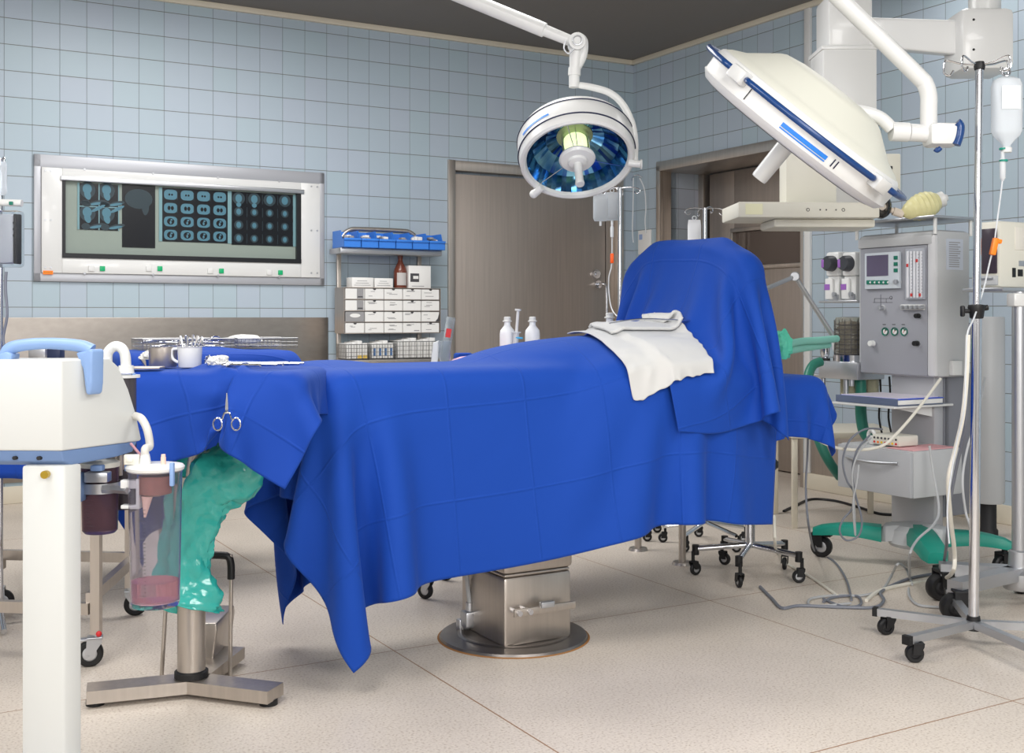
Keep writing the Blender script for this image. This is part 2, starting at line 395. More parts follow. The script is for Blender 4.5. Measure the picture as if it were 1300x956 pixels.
# floor: speckled cast vinyl with thin brown welded seams
def floor_mat():
    m = bpy.data.materials.new('speckled_floor'); m.use_nodes = True; nt = m.node_tree; n = nt.nodes; L = nt.links; b = n['Principled BSDF']
    tc = n.new('ShaderNodeTexCoord'); sp = n.new('ShaderNodeSeparateXYZ'); L.new(tc.outputs['Object'], sp.inputs[0])
    def M(op, a, c=None):
        q = n.new('ShaderNodeMath'); q.operation = op
        for i, v in enumerate((a, c)):
            if v is None: continue
            if isinstance(v, (int, float)): q.inputs[i].default_value = v
            else: L.new(v, q.inputs[i])
        return q.outputs[0]
    def seam(s, off, per):
        f = M('FRACT', M('DIVIDE', M('ADD', s, off+20*per), per)); return M('LESS_THAN', M('MULTIPLY', M('SUBTRACT', .5, M('ABSOLUTE', M('SUBTRACT', f, .5))), per), .0022)
    se = M('MAXIMUM', seam(sp.outputs[0], 0., 1.3), seam(sp.outputs[1], 0., 1.3))
    n1 = n.new('ShaderNodeTexNoise'); n1.inputs['Scale'].default_value = 140; n1.inputs['Detail'].default_value = 2; L.new(tc.outputs['Object'], n1.inputs[0])
    n2 = n.new('ShaderNodeTexNoise'); n2.inputs['Scale'].default_value = 2.2; n2.inputs['Detail'].default_value = 5; L.new(tc.outputs['Object'], n2.inputs[0])
    r = n.new('ShaderNodeValToRGB'); L.new(n1.outputs[0], r.inputs[0]); e = r.color_ramp.elements
    e[0].position = .30; e[0].color = (*lin((178, 162, 146)), 1); e[1].position = .43; e[1].color = (*lin((208, 197, 185)), 1)
    x = r.color_ramp.elements.new(.7); x.color = (*lin((220, 210, 197)), 1)
    r2 = n.new('ShaderNodeMapRange'); L.new(n2.outputs[0], r2.inputs[0]); r2.inputs[1].default_value = .3; r2.inputs[2].default_value = .7; r2.inputs[3].default_value = .9; r2.inputs[4].default_value = 1.05
    mx = n.new('ShaderNodeMix'); mx.data_type = 'RGBA'; mx.blend_type = 'MULTIPLY'; mx.inputs[0].default_value = 1; L.new(r.outputs[0], mx.inputs[6]); L.new(r2.outputs[0], mx.inputs[7])
    m2 = n.new('ShaderNodeMix'); m2.data_type = 'RGBA'; L.new(se, m2.inputs[0]); L.new(mx.outputs[2], m2.inputs[6]); m2.inputs[7].default_value = (*lin((150, 112, 78)), 1)
    L.new(m2.outputs[2], b.inputs['Base Color']); b.inputs['Roughness'].default_value = .38; b.inputs['Specular IOR Level'].default_value = .4
    return m
# seams: one passes (340,853)->(560,822) in front of the table, one runs up right
s0 = G(700, 848); FLa = TH
mb = MB(LF); mb.bb(-7.6, .5, -9.6, .6, -.1, 0)
o = struct(mb, 'floor', floor_mat(), smooth=False)
origin(o, G(500, 826), TH)

# ceiling mouldings, corner strips, skirting
struct(MB(LF).bb(-7.5, 0, -.03, 0, ZC-.035, ZC, .004), 'trim_1', M_cream)
struct(MB(RF).bb(0, 7.5, -.03, 0, ZC-.035, ZC, .004), 'trim_2', M_cream)
tx = hx(1027, RF)
struct(MB(RF).bb(tx-.02, tx+.03, -.025, 0, 0.1, ZC-.035, .004), 'trim_3', M_white)
struct(MB(LF).bb(-7.5, LX[0]-.02, -.02, 0, 0, .10, .005), 'baseboard_left', M_cream)
struct(MB(RF).bb(DX[1]+.02, 9.5, -.022, 0, 0, .10, .006), 'baseboard_right', M_cream)
struct(MB(RF).bb(tx+.03, tx+.6, -.012, 0, .1, .40, .002), 'trim_4', M_steeld)
x0, z0 = hx(5, LF), hit(200, 403, LF).z; x1 = hx(416, LF)
struct(MB(LF).bb(-7.4, x1, -.012, 0, .12, z0, .003), 'trim_5', steel('dull_splashback_steel', (160, 153, 146), .36, (.05, 1, 1), 30))

# left door (swing door of brushed steel in a steel frame)
mb = MB(LF); fw = hx(578, LF)-LX[0]
mb.bb(LX[0], LX[0]+.055, -.02, .09, 0, DZL, .003); mb.bb(LX[1]-.05, LX[1], -.02, .09, 0, DZL, .003); mb.bb(LX[0], LX[1], -.004, .09, DZL-.07, DZL, .003)
struct(mb, 'door_1', M_steel)
gx_ = hx(767, LF, .05)
dr = thing('door_leaf', 'wide brushed steel swing door with a tall lever handle behind the glassware shelf', 'door', LF @ Vector(((LX[0]+gx_)/2, .05, 0)), TH)
MB(LF).bb(LX[0]+.06, gx_-.004, .03, .08, .01, DZL-.09, .003).build('panel', M_steeld, dr)
mb = MB(LF); mb.bb(gx_+.008, LX[1]-.05, .035, .085, 0, DZL-.07, .002); o = struct(mb, 'door_2', M_steeld)
h = hit(762, 361, LF, .02); hd = MB(LF)
hd.cyl((h.x-.02, .03, h.z), (h.x-.02, .01, h.z), .03); hd.tube([(h.x-.02, .02, h.z), (h.x-.02, -.04, h.z), (h.x+.0, -.05, h.z-.01), (h.x+.01, -.05, h.z-.06), (h.x+.01, -.05, h.z-.45)], .011)
hd.build('handle', M_chrome, dr)
lk = hit(757, 348, LF, .02); mb = MB(LF); mb.cyl((lk.x, .03, lk.z), (lk.x, .012, lk.z), .034); mb.cyl((lk.x, .013, lk.z), (lk.x, .002, lk.z), .013); mb.build('lock', M_chrome, dr)

# right doorway: steel lined recess with a sliding door
mb = MB(RF)
mb.bb(DX[0]-.01, DX[0]+.035, -.03, .0, 0, DZR+.01, .003); mb.bb(DX[0]-.01, DX[1], -.03, .0, DZR-.03, DZR+.04, .003); mb.bb(DX[0]+.0, DX[0]+.03, 0, .08, 0, DZR, .002)
mb.bb(DX[0], DX[1], 0, .42, DZR-.03, DZR-.005, .002)
mb.bb(DX[1]-.03, DX[1], 0, .42, 0, DZR, .002)
struct(mb, 'door_3', M_steel)
mb = MB(RF); a = hx(885, RF, .40); b = hx(898, RF, .40); mb.bb(a, b, .36, .44, 0, DZR-.03, .003); struct(mb, 'door_4', M_steel)
mb = MB(RF); mb.bb(b, hx(903, RF, .42), .43, .45, 0, DZR-.03); struct(mb, 'door_gap_shade', M_dark)  # dark strip painting in the shade of the gap beside the leaf
lx0 = hx(903, RF, .40)
sd = thing('sliding_door', 'brushed steel sliding door with a dark window behind the draped screen', 'door', RF @ Vector(((lx0+DX[1])/2, .42, 0)), TH-PI/2)
w0, w1 = hit(932, 292, RF, .385), hit(1022, 333, RF, .385)
wz0, wz1 = w1.z-.0, hit(1017, 287, RF, .385).z
wx0, wx1 = w0.x, DX[1]+.02
mb = MB(RF); e = DX[1]+.25
mb.bb(lx0, wx0, .385, .44, .01, DZR-.04, .002); mb.bb(wx1, e, .385, .44, .01, DZR-.04, .002); mb.bb(wx0, wx1, .385, .44, .01, wz0, .002); mb.bb(wx0, wx1, .385, .44, wz1, DZR-.04, .002)
mb.build('panel', M_steeld, sd)
mb = MB(RF); t = .03
mb.bb(wx0-t, wx1+t, .37, .39, wz1, wz1+t, .004); mb.bb(wx0-t, wx1+t, .37, .39, wz0-t, wz0, .004); mb.bb(wx0-t, wx0, .37, .39, wz0, wz1, .004); mb.build('window_frame', M_steel, sd)
MB(RF).bb(wx0, wx1, .405, .412, wz0, wz1).build('window_pane', mat('dark_door_glass', (70, 58, 52), .06, metal=.25, spec=.9), sd)

# light box
bx0, bx1 = hx(43, LF, -.02), hx(412, LF, -.02)
bz1 = hit(43, 195, LF, -.02).z; bz0 = hit(43, 357, LF, -.02).z
lb = thing('x_ray_light_box', 'white framed wall light box with switches and a dark glass viewing window', 'light box', LF @ Vector(((bx0+bx1)/2, -.02, bz0)), TH)
mb = MB(LF); t = .075
mb.bb(bx0, bx1, -.02, 0, bz1-t, bz1, .004); mb.bb(bx0, bx1, -.02, 0, bz0, bz0+.05, .004); mb.bb(bx0, bx0+.04, -.02, 0, bz0, bz1, .004); mb.bb(bx1-.035, bx1, -.02, 0, bz0, bz1, .004)
mb.build('frame', mat('grey_box_frame', (176, 178, 184), .4, metal=.3), lb)
g0 = hit(79, 228, LF, -.03); g1 = hit(382, 331, LF, -.03); gz0 = hit(79, 327, LF, -.03).z
gz1 = g0.z
mb = MB(LF); ix0, ix1, iz0, iz1 = bx0+.04, bx1-.035, bz0+.05, bz1-t
mb.bb(ix0, g0.x, -.032, 0, iz0, iz1, .003); mb.bb(g1.x, ix1, -.032, 0, iz0, iz1, .003); mb.bb(g0.x, g1.x, -.032, 0, iz0, gz0, .003); mb.bb(g0.x, g1.x, -.032, 0, gz1, iz1, .003)
mb.build('fascia', M_white, lb)
mb = MB(LF)
for x in (ix0+.02, ix0+.05, ix1-.02, ix1-.06):
    for z in (iz0+.03, (iz0+iz1)/2, iz1-.02): mb.cyl((x, -.031, z), (x, -.035, z), .006, n=10)
for k in range(4):
    x = ix0+(k+.6)*(ix1-ix0)/4.3
    for z in (iz0+.0, iz1+.0): mb.cyl((x, -.031, z), (x, -.036, z), .007, n=10)
mb.build('screw', M_alu, lb)
MB(LF).bb(g0.x+.0, g1.x-.0, -.008, -.002, gz0, gz1).build('diffuser', mat('unlit_diffuser', (138, 150, 142), .5), lb)
mb = MB(LF); t = .018
mb.bb(g0.x, g0.x+t, -.036, -.004, gz0, gz1); mb.bb(g1.x-t*1.6, g1.x, -.036, -.004, gz0, gz1); mb.bb(g0.x, g1.x, -.040, -.004, gz0, gz0+t*1.5); mb.build('window_gasket', mat('black_gasket', (24, 26, 30), .35), lb)
MB(LF).bb(g0.x-.01, g1.x+.02, -.045, -.03, gz1-.005, gz1+.022, .004).build('film_clip_rail', M_alu, lb)
for px, py in ((118, 341), (191, 341), (269, 344), (344, 346)):
    p = hit(px-2, py, LF, -.034); MB(LF).box((p.x, -.035, p.z), (.034, .008, .034), .003).build('switch', M_white, lb)
    p = hit(px+12, py, LF, -.034); MB(LF).box((p.x, -.035, p.z), (.030, .010, .030), .003).build('switch', M_green, lb)['label'] = 'green lit push switch'
p = hit(61, 346, LF, -.034); mb = MB(LF); mb.box((p.x, -.0335, p.z), (.055, .003, .022), 0, 0)
for k in range(5): mb.box((p.x-.018+k*.009, -.0355, p.z), (.005, .001, .008), 0, 1)
mb.build('sticker', [M_orange, mat('sticker_ink', (190, 120, 10), .5)], lb)
# radiographs
M_film = mat('radiograph_black', (16, 20, 26), .22); M_cy = mat('radiograph_cyan', (72, 118, 136), .4); M_cy2 = mat('radiograph_border', (112, 150, 158), .4); M_cyd = mat('radiograph_dim', (34, 52, 60), .4)
def film(px0, px1, py0, py1, label, kind):
    a = hit(px0, py0, LF, -.012); b = hit(px1, py1, LF, -.012); x0_, x1_, z1_, z0_ = a.x, b.x, min(a.z, gz1-.001), b.z
    mb = MB(LF); y = -.0125; mb.bb(x0_, x1_, y, y+.0015, z0_, z1_, 0, 0)
    def ell(cx, cz, rx, rz, m, yy=y-.0004, n=20, rot=0):
        pts = []
        for i in range(n):
            a_ = 2*PI*i/n; u_, w_ = rx*math.cos(a_), rz*math.sin(a_); pts.append((cx+u_*math.cos(rot)-w_*math.sin(rot), yy, cz+u_*math.sin(rot)+w_*math.cos(rot)))
        mb.add(pts, [list(range(n))], m)
    W_, H_ = x1_-x0_, z1_-z0_
    if kind == 'skull':
        mb.bb(x0_-.012, x0_, y, y+.002, z0_, z1_, 0, 2); mb.bb(x1_, x1_+.006, y, y+.002, z0_, z1_, 0, 2)
        mb.bb(x0_+W_*.5-.003, x0_+W_*.5+.003, y-.0006, y, z0_, z1_, 0, 2); mb.bb(x0_, x1_, y-.0006, y, z0_+H_*.5-.003, z0_+H_*.5+.003, 0, 2)
        for i in range(2):
            for j in range(2):
                cx, cz = x0_+W_*(.25+.5*i), z0_+H_*(.25+.5*j)
                ell(cx-.01, cz+.03, .045, .05, 3, y-.0005); ell(cx-.012, cz+.035, .026, .03, 1, y-.0008); ell(cx-.01, cz-.0, .018, .03, 1, y-.0009, rot=.3)
                ell(cx+.045, cz-.045, .05, .014, 3, y-.0008, rot=.25); ell(cx+.04, cz-.05, .04, .008, 1, y-.001, rot=.2); ell(cx-.02, cz-.05, .025, .02, 3, y-.0011)
                if j == 0: ell(cx-.02, cz+.085, .03, .016, 3, y-.0011, rot=-.3); ell(cx+.05, cz+.06, .045, .01, 1, y-.0012, rot=.5)
    if kind == 'plain':
        ell(x0_+W_*.5, z0_+H_*.78, W_*.42, H_*.16, 3); ell(x0_+W_*.7, z0_+H_*.72, W_*.12, H_*.2, 3, y-.0007)
    if kind == 'ct':
        mb.bb(x0_-.02, x0_, y, y+.002, z0_, z1_, 0, 2); mb.bb(x1_, x1_+.03, y, y+.002, z0_, z1_, 0, 2)
        for i in range(4):
            for j in range(4):
                cx, cz = x0_+W_*(i+.5)/4, z0_+H_*(j+.5)/4; s = W_/4
                # rounded body outline
                pts = [(cx+s*.40*math.copysign(abs(math.cos(t_))**.6, math.cos(t_)), y-.0006, cz+s*.31*math.copysign(abs(math.sin(t_))**.7, math.sin(t_))) for t_ in [2*PI*q/24 for q in range(24)]]
                mb.add(pts, [list(range(24))], 1)
                if j < 2: ell(cx, cz+.0, s*.22, s*.2, 0, y-.001); ell(cx, cz-.006, s*.06, s*.10, 1, y-.0014); ell(cx+s*.05, cz+.01, s*.07, s*.05, 1, y-.0014)
                elif j == 3: ell(cx-s*.08, cz, s*.06, s*.06, 0, y-.001); ell(cx+s*.08, cz, s*.06, s*.06, 0, y-.001)
                else: ell(cx-s*.10, cz, s*.09, s*.13, 0, y-.001); ell(cx+s*.10, cz, s*.09, s*.13, 0, y-.001); ell(cx, cz-.012, s*.04, s*.05, 1, y-.0012)
        for i in range(4):
            for j in range(4): mb.bb(x0_+W_*(i+1)/4-.012, x0_+W_*(i+1)/4-.009, y-.0006, y, z0_+H_*(j+.15)/4, z0_+H_*(j+.7)/4, 0, 3)
    if kind == 'spots':
        mb.bb(x1_, x1_+.03, y, y+.002, z0_, z1_, 0, 2)
        for i in range(4):
            for j in range(4):
                cx, cz = x0_+W_*(i+.45)/4, z0_+H_*(j+.5)/4; f = 1.15 if j == 3 else .85
                if i == 0 or j == 3: f *= 1.15
                ell(cx, cz, .030*f, .030*f, 3); ell(cx, cz, .016*f, .020*f, 1, y-.0008); mb.bb(cx+.052, cx+.055, y-.0006, y, cz-.03, cz+.03, 0, 3)
                if j == 3 and i < 2: ell(cx, cz-.04, .016, .014, 1, y-.0009)
    single(mb, 'radiograph', [M_film, M_cy, M_cy2, M_cyd], label, 'x-ray film', loc=(LF @ Vector(((x0_+x1_)/2, y, z0_))), ang=TH, group='x-ray films on the light box', smooth=False)
film(101, 150, 232, 293, 'dark x-ray film with four skull images at the left of the light box', 'skull')
film(155, 197, 234, 315, 'plain nearly black x-ray film between skull film and grid film', 'plain')
film(206, 289, 238, 309, 'x-ray film with sixteen pale body sections in a grid', 'ct')
film(294, 372, 243, 313, 'x-ray film with faint small spots at the right of the light box', 'spots')
MB(LF)

# ================================================================= camera and light
cam = bpy.data.cameras.new('camera'); co = bpy.data.objects.new('camera', cam); COL.objects.link(co); scene.camera = co
co.location = (0, 0, CZ); co.rotation_euler = (PI/2, 0, 0); cam.sensor_width = 36; cam.sensor_fit = 'HORIZONTAL'; cam.lens = 36*F/1300
cam.shift_y = -(478-HY)/1300; cam.clip_start = .02; cam.clip_end = 100
def area(name, loc, tgt, size, power, col=(1, 1, 1), spread=PI):
    l = bpy.data.lights.new(name, 'AREA'); l.shape = 'RECTANGLE'; l.size, l.size_y = size; l.energy = power; l.color = col; l.spread = spread
    o = bpy.data.objects.new(name, l); COL.objects.link(o); o.location = loc
    d = Vector(tgt)-Vector(loc); o.rotation_euler = d.to_track_quat('-Z', 'Y').to_euler(); return o
KL = (1, .985, .965)
area('added_ceiling_fill_near', (-1.4, 1.9, 2.99), (-1.4, 1.9, 0), (1.8, 1.2), 52, KL)  # unseen fill lamps added under the ceiling to even out the light
area('added_ceiling_fill_far', (-.9, 5.3, 2.99), (-.9, 5.3, 0), (2.4, 1.2), 70, KL)
area('added_ceiling_fill_right', (2.1, 1.5, 2.99), (2.0, 1.6, 0), (1.2, 1.2), 46, KL)
area('added_ceiling_fill_corner', (2.0, 5.6, 2.99), (1.7, 5.4, 0), (.8, 1.0), 7, KL)
area('studio_softbox_left', (-2.0, -1.2, 2.2), (-.2, 5.5, 1.4), (2.0, 1.6), 95, KL)
area('studio_softbox_right', (1.3, -1.3, 2.2), (1.3, 5.5, 1.2), (1.6, 1.6), 85, KL)
w = bpy.data.worlds.new('room_world'); scene.world = w; w.use_nodes = True; w.node_tree.nodes['Background'].inputs[0].default_value = (.75, .8, .9, 1); w.node_tree.nodes['Background'].inputs[1].default_value = .3
vs = scene.view_settings; vs.view_transform = 'Standard'; vs.look = 'None'; vs.gamma = 1; vs.use_curve_mapping = False; vs.exposure = .34
# ================================================================= operating table
TC = P(652, 808, 3.82); TC = Vector((TC.x, TC.y, 0)); TF = frame(TC, TH)
tb = thing('operating_table', 'steel operating table on one pedestal with round floor plate under the long blue drape', 'operating table', TC, TH)
mb = MB(TF); mb.lathe([(0, .014), (.215, .014), (.245, .010), (.25, 0)], n=64); mb.lathe([(.165, .0145), (.172, .018), (.185, .018), (.19, .0145)], n=64)
mb.build('floor_plate', steel('worn_plate_steel', (140, 134, 130), .3, (1, 1, 1), 25), tb)
MB(TF).lathe([(.25, .003), (.256, .0)], n=64).build('rust_ring', mat('rust_stain', (150, 105, 60), .8), tb)
# pedestal: corners measured from its three visible edges
cA, cB, cC = TF.inverted() @ G(590, 806), TF.inverted() @ G(640, 828), TF.inverted() @ G(722, 812)
hw = (cC.x-cB.x)/2; xm = (cC.x+cB.x)/2
x0_, x1_, y0_, y1_ = cB.x+.0, cC.x, cB.y+.0, cB.y+.30
mb = MB(TF); mb.bb(x0_, x1_, y0_, y1_, .012, .235, .012, 0); mb.bb(x0_+.004, x1_-.004, y0_+.004, y1_-.004, .235, .245, .006, 0); mb.bb(x0_-.002, x1_+.006, y0_-.002, y1_, .245, .72, .014, 0)
mb.build('pedestal', M_steel, tb)
mb = MB(TF); mb.bb(x0_+.015, x1_-.01, y0_-.042, y0_-.032, .118, .142, .002); mb.build('accessory_rail', M_steel, tb)
for k in (.03, .07): mb = MB(TF); mb.cyl((x0_+k, y0_-.042, .13), (x0_+k, y0_-.052, .13), .009, n=12); mb.cyl((x0_+k, y0_, .13), (x0_+k, y0_-.034, .13), .008, n=12); mb.build('rail_bolt', M_chrome, tb)
MB(TF).box((x0_+.13, y0_-.05, .148), (.05, .02, .02), .004).build('rail_clamp', M_alu, tb)
mb = MB(TF); q = TF.inverted() @ G(596, 806)
mb.box((q.x, q.y, .055), (.05, .05, .055), .008); mb.cyl((q.x, q.y, .08), (q.x, q.y, .11), .014, .012, n=16); mb.box((q.x-.01, q.y+.03, .03), (.04, .03, .04), .006); mb.build('cable_socket', M_alu, tb)
MB(TF).tube([(q.x, q.y, .11), (q.x-.008, q.y+.004, .20), (q.x-.016, q.y+.01, .4), (q.x+.03, q.y+.04, .62), (x0_+.04, y0_+.02, .70)], .0075).build('power_cable', M_grey, tb)
MB(TF).bb(-.71, .93, -.235, .235, .70, .80, .02).build('table_frame', M_steel, tb)
MB(TF).bb(-.735, .93, -.236, .236, .80, .898, .045).build('mattress', M_black, tb)
for s in (-1, 1):
    mb = MB(TF); mb.bb(-.55, .88, s*.245-.005, s*.245+.005, .745, .775, .002)
    for x in (-.4, 0, .4, .8): mb.cyl((x, s*.24, .76), (x, s*.245, .76), .008, n=8)
    mb.build('side_rail', M_steel, tb)
# hidden lie of whatever the drape covers: padded support cushion
cu = MB(TF); cu.sph((.50, 0, .895), 1, (.62, .215, .098), n=40); cu.sph((.46, -.17, .83), 1, (.38, .13, .12), n=32); cu.build('body_cushion', M_black, tb)

def sdf_main(p):
    a = sd_box(p, (.105, 0, .805), (.855, .252, .105), .045)
    e1 = sd_ell(p, (.50, 0, .89), (.72, .25, .113))
    e2 = sd_ell(p, (-.62, .08, .905), (.14, .15, .022))
    e3 = sd_ell(p, (.46, -.19, .83), (.42, .16, .135))
    return np.minimum(np.minimum(a, e1), np.minimum(e2, e3))
P0 = rect_grid(-1.11, .975, -.84, .84, .985, .035)
X_ = P0.copy(); 
G1 = sim2(P0, sdf_main, 130, 50, pin=lambda A: (A[..., 0] > .93) & (np.abs(A[..., 1]) < .24), iters=16, fric=.7, bend=.12, shear=.35, noise=.004, damp=.98)
d1 = cloth_obj('surgical_drape', G1, TF, M_blue, P0=P0, lev=2)
tag(d1, 'long royal blue surgical drape over the operating table, corners hanging near the floor', 'drape'); origin(d1, TC, TH)

# screen hoop
HP = [(.79, .40, .60), (.79, .40, 1.20), (.79, .385, 1.245), (.79, .28, 1.295), (.79, -.15, 1.290), (.79, -.262, 1.245), (.79, -.28, 1.20), (.79, -.28, .60)]
hp = thing('anesthesia_screen', 'hoop frame holding up the blue screen drape at the head end', 'screen frame', TF @ Vector((.79, 0, .6)), TH)
mb = MB(TF); mb.tube(HP, .009, k=4); mb.build('hoop', M_chrome, hp)
mb = MB(TF); mb.box((.79, -.286, .76), (.05, .05, .06), .005); mb.build('rail_clamp', M_steel, hp)
mb = MB(TF); mb.box((.79, .34, .76), (.05, .19, .06), .005); mb.build('rail_clamp', M_steel, hp)
def sdf_screen(p):
    d = sdf_main(p)-.012
    q = np.abs(p[..., 1:]-np.array((.06, .93)))-np.array((.36-.02, .39-.02)); q2 = np.linalg.norm(np.maximum(q, 0), axis=-1)+np.minimum(q.max(-1), 0)-.02
    q2 = np.maximum(q2, .294*np.abs(p[..., 1]-.06)+.956*p[..., 2]-1.318)
    w_ = np.abs(p[..., 0]-.79)-.03; s2 = np.minimum(np.maximum(q2, w_), 0)+np.hypot(np.maximum(q2, 0), np.maximum(w_, 0))-.012
    return np.minimum(d, s2)
nx, ny = 40, 62
P2 = quad_grid((.20, -.62), (.98, -.84), (1.08, .98), (.14, .84), 1.365, nx, ny)
#ih = int(round((.79-.12)/.96*(nx-1)))
def sd_screen2(p):
    # the main drape hangs beside the table: keep the second sheet outside it
    d = sdf_screen(p); s = sd_box(p, (.155, 0, .6), (.83, .30, .33), .03)-(.0); s = np.minimum(s, sd_ell(p, (.46, -.19, .83), (.45, .185, .15)))
    return np.minimum(d, s)
#pins = (np.full(3, ih), np.array([int(ny*.42), int(ny*.5), int(ny*.6)]))
G2 = sim2(P2, sd_screen2, 130, 60, pin=lambda A: (np.abs(A[..., 0]-.79) < .03) & (np.abs(A[..., 1]-.06) < .25), iters=16, fric=.5, bend=.1, shear=.3, noise=.004, damp=.98)
d2 = cloth_obj('screen_drape', G2, TF, M_blue, P0=P2, lev=2)
tag(d2, 'blue drape hung over the upright screen hoop, folds falling on the near side', 'drape'); origin(d2, TF @ Vector((.79, 0, .9)), TH)
# ================================================================= instrument (mayo) stand
def cyl_mesh(*a, **k): return MB().cyl(*a, **k)
mp = P(243, 850, 3.23); MP = Vector((mp.x, mp.y, 0)); MA = math.radians(-2)
MF = frame(MP, MA)
ms = thing('instrument_stand', 'steel instrument stand with one thick pole carrying the blue draped tray', 'instrument stand', MP, MA)
mb = MB(MF); mb.lathe([(.0, .05), (.039, .05), (.039, .62), (.0, .62)], n=32); mb.build('pole', M_steel, ms)
MB(MF).lathe([(.039, .052), (.047, .052), (.047, .068), (.039, .072)], n=32).build('pole_collar', M_black, ms)
def bar(p0, p1, w, h, z, mb):
    p0, p1 = Vector(p0), Vector(p1); d = (p1-p0).normalized(); n_ = Vector((-d.y, d.x, 0))*w/2
    vs = [(p0-n_).to_tuple(), (p1-n_).to_tuple(), (p1+n_).to_tuple(), (p0+n_).to_tuple()]
    V = [(a[0], a[1], z) for a in vs]+[(a[0], a[1], z+h) for a in vs]
    return mb.add(V, [[3, 2, 1, 0], [4, 5, 6, 7], [0, 1, 5, 4], [1, 2, 6, 5], [2, 3, 7, 6], [3, 0, 4, 7]])
for e in ((-.26, -.10), (.26, -.08), (.03, .30)):
    bar((0, 0, 0), (e[0], e[1], 0), .085, .035, .015, MB(MF)).build('base_leg', M_steel, ms)
    MB(MF).cyl((e[0]*.92, e[1]*.92, 0), (e[0]*.92, e[1]*.92, .016), .025, n=20).build('rubber_foot', M_black, ms)
MB(MF).tube([(0, 0, .60), (.02, 0, .70), (.08, -.01, .80), (.12, -.02, .895)], .02, k=5).build('support_arm', M_steel, ms)
tx0, tx1, ty0, ty1, tz = -1.06-MP.x, -.55-MP.x, 3.02-MP.y, 3.40-MP.y, .915
mb = MB(MF); mb.box(((tx0+tx1)/2, (ty0+ty1)/2, tz-.012), (tx1-tx0-.02, ty1-ty0-.02, .016), .007); mb.build('tray', M_steel, ms)

P4 = rect_grid(tx0-.20, tx1+.13, ty0-.20, ty1+.20, tz+.03, .026)
def sdf_mayo(p):
    a = sd_box(p, ((tx0+tx1)/2, (ty0+ty1)/2, tz-.058), ((tx1-tx0)/2+.004, (ty1-ty0)/2+.004, .061), .018)
    return a
W4 = tx1+.13-(tx0-.20); H4 = ty1+.20-(ty0-.20)
U = lambda x: (x-(tx0-.20))/W4; Vv = lambda y: (y-(ty0-.20))/H4
xc = -.757-MP.x; pz = .872
tg4 = [(U(xc-.075), Vv(ty0-.05), (xc-.008, ty0-.03, pz)), (U(xc+.075), Vv(ty0-.05), (xc+.008, ty0-.03, pz)),
       (U(xc-.06), 0., (xc-.02, ty0-.055, .785)), (U(xc+.06), 0., (xc+.01, ty0-.045, .785))]
G4 = sim2(P4, sdf_mayo, 110, 60, targets=tg4, iters=14, fric=.6, bend=.12, shear=.35, noise=.003, damp=.98, pin=lambda A: (np.abs(A[..., 0]-(tx0+tx1)/2) < .08) & (np.abs(A[..., 1]-(ty0+ty1)/2) < .08))
mz = float(G4[G4.shape[0]//2, G4.shape[1]//2, 2]) if False else tz+.012
d4 = cloth_obj('instrument_tray_drape', G4, MF, M_blue2, P0=P4, lev=2)
tag(d4, 'blue drape over the small instrument stand, gathered in front by hanging forceps', 'drape'); origin(d4, MP, MA)

TZ = tz+.016
def on_mayo(px, d=3.15): return Vector(((px-CX)/F*d, d, TZ))
# forceps / ring handled instruments
def forceps(name, label, M, cat='forceps', L=.14, ring=.012, group=None, col=None, open_=.012):
    # lies in local xz plane, tips at z=0, rings at z=-L
    t = thing(name, label, cat, M.translation, 0, group)
    for s in (-1, 1):
        mb = MB(M); mb.tube([(0, s*.001, 0), (s*-.002, s*.001, -.04), (s*.001, s*.001, -.05), (s*open_*.5, s*.001, -L*.75), (s*open_, s*.001, -L)], [.0016, .0026, .0034, .0022, .0022], n=8, k=4)
        pts = [(s*(open_+ring*.9)+ring*math.cos(a)*.9, s*.001, -L-ring*.9+ring*1.25*math.sin(a)) for a in [2*PI*i/20 for i in range(20)]]
        mb.tube(pts, .0021, n=8, k=1, closed=True); mb.build('shank', col or M_chrome, t)
    mb = MB(M); mb.cyl((0, -.004, -.045), (0, .004, -.045), .0035, n=12); mb.build('box_joint', col or M_chrome, t); return t
fp = MF @ Vector((xc, ty0-.045, pz+.012)); fp = P(288, 499, 2.905)
forceps('forceps', 'steel ring forceps hanging open, clipped to the front fold of the blue drape', Matrix.Translation(fp), L=.068, ring=.0125, open_=.012)

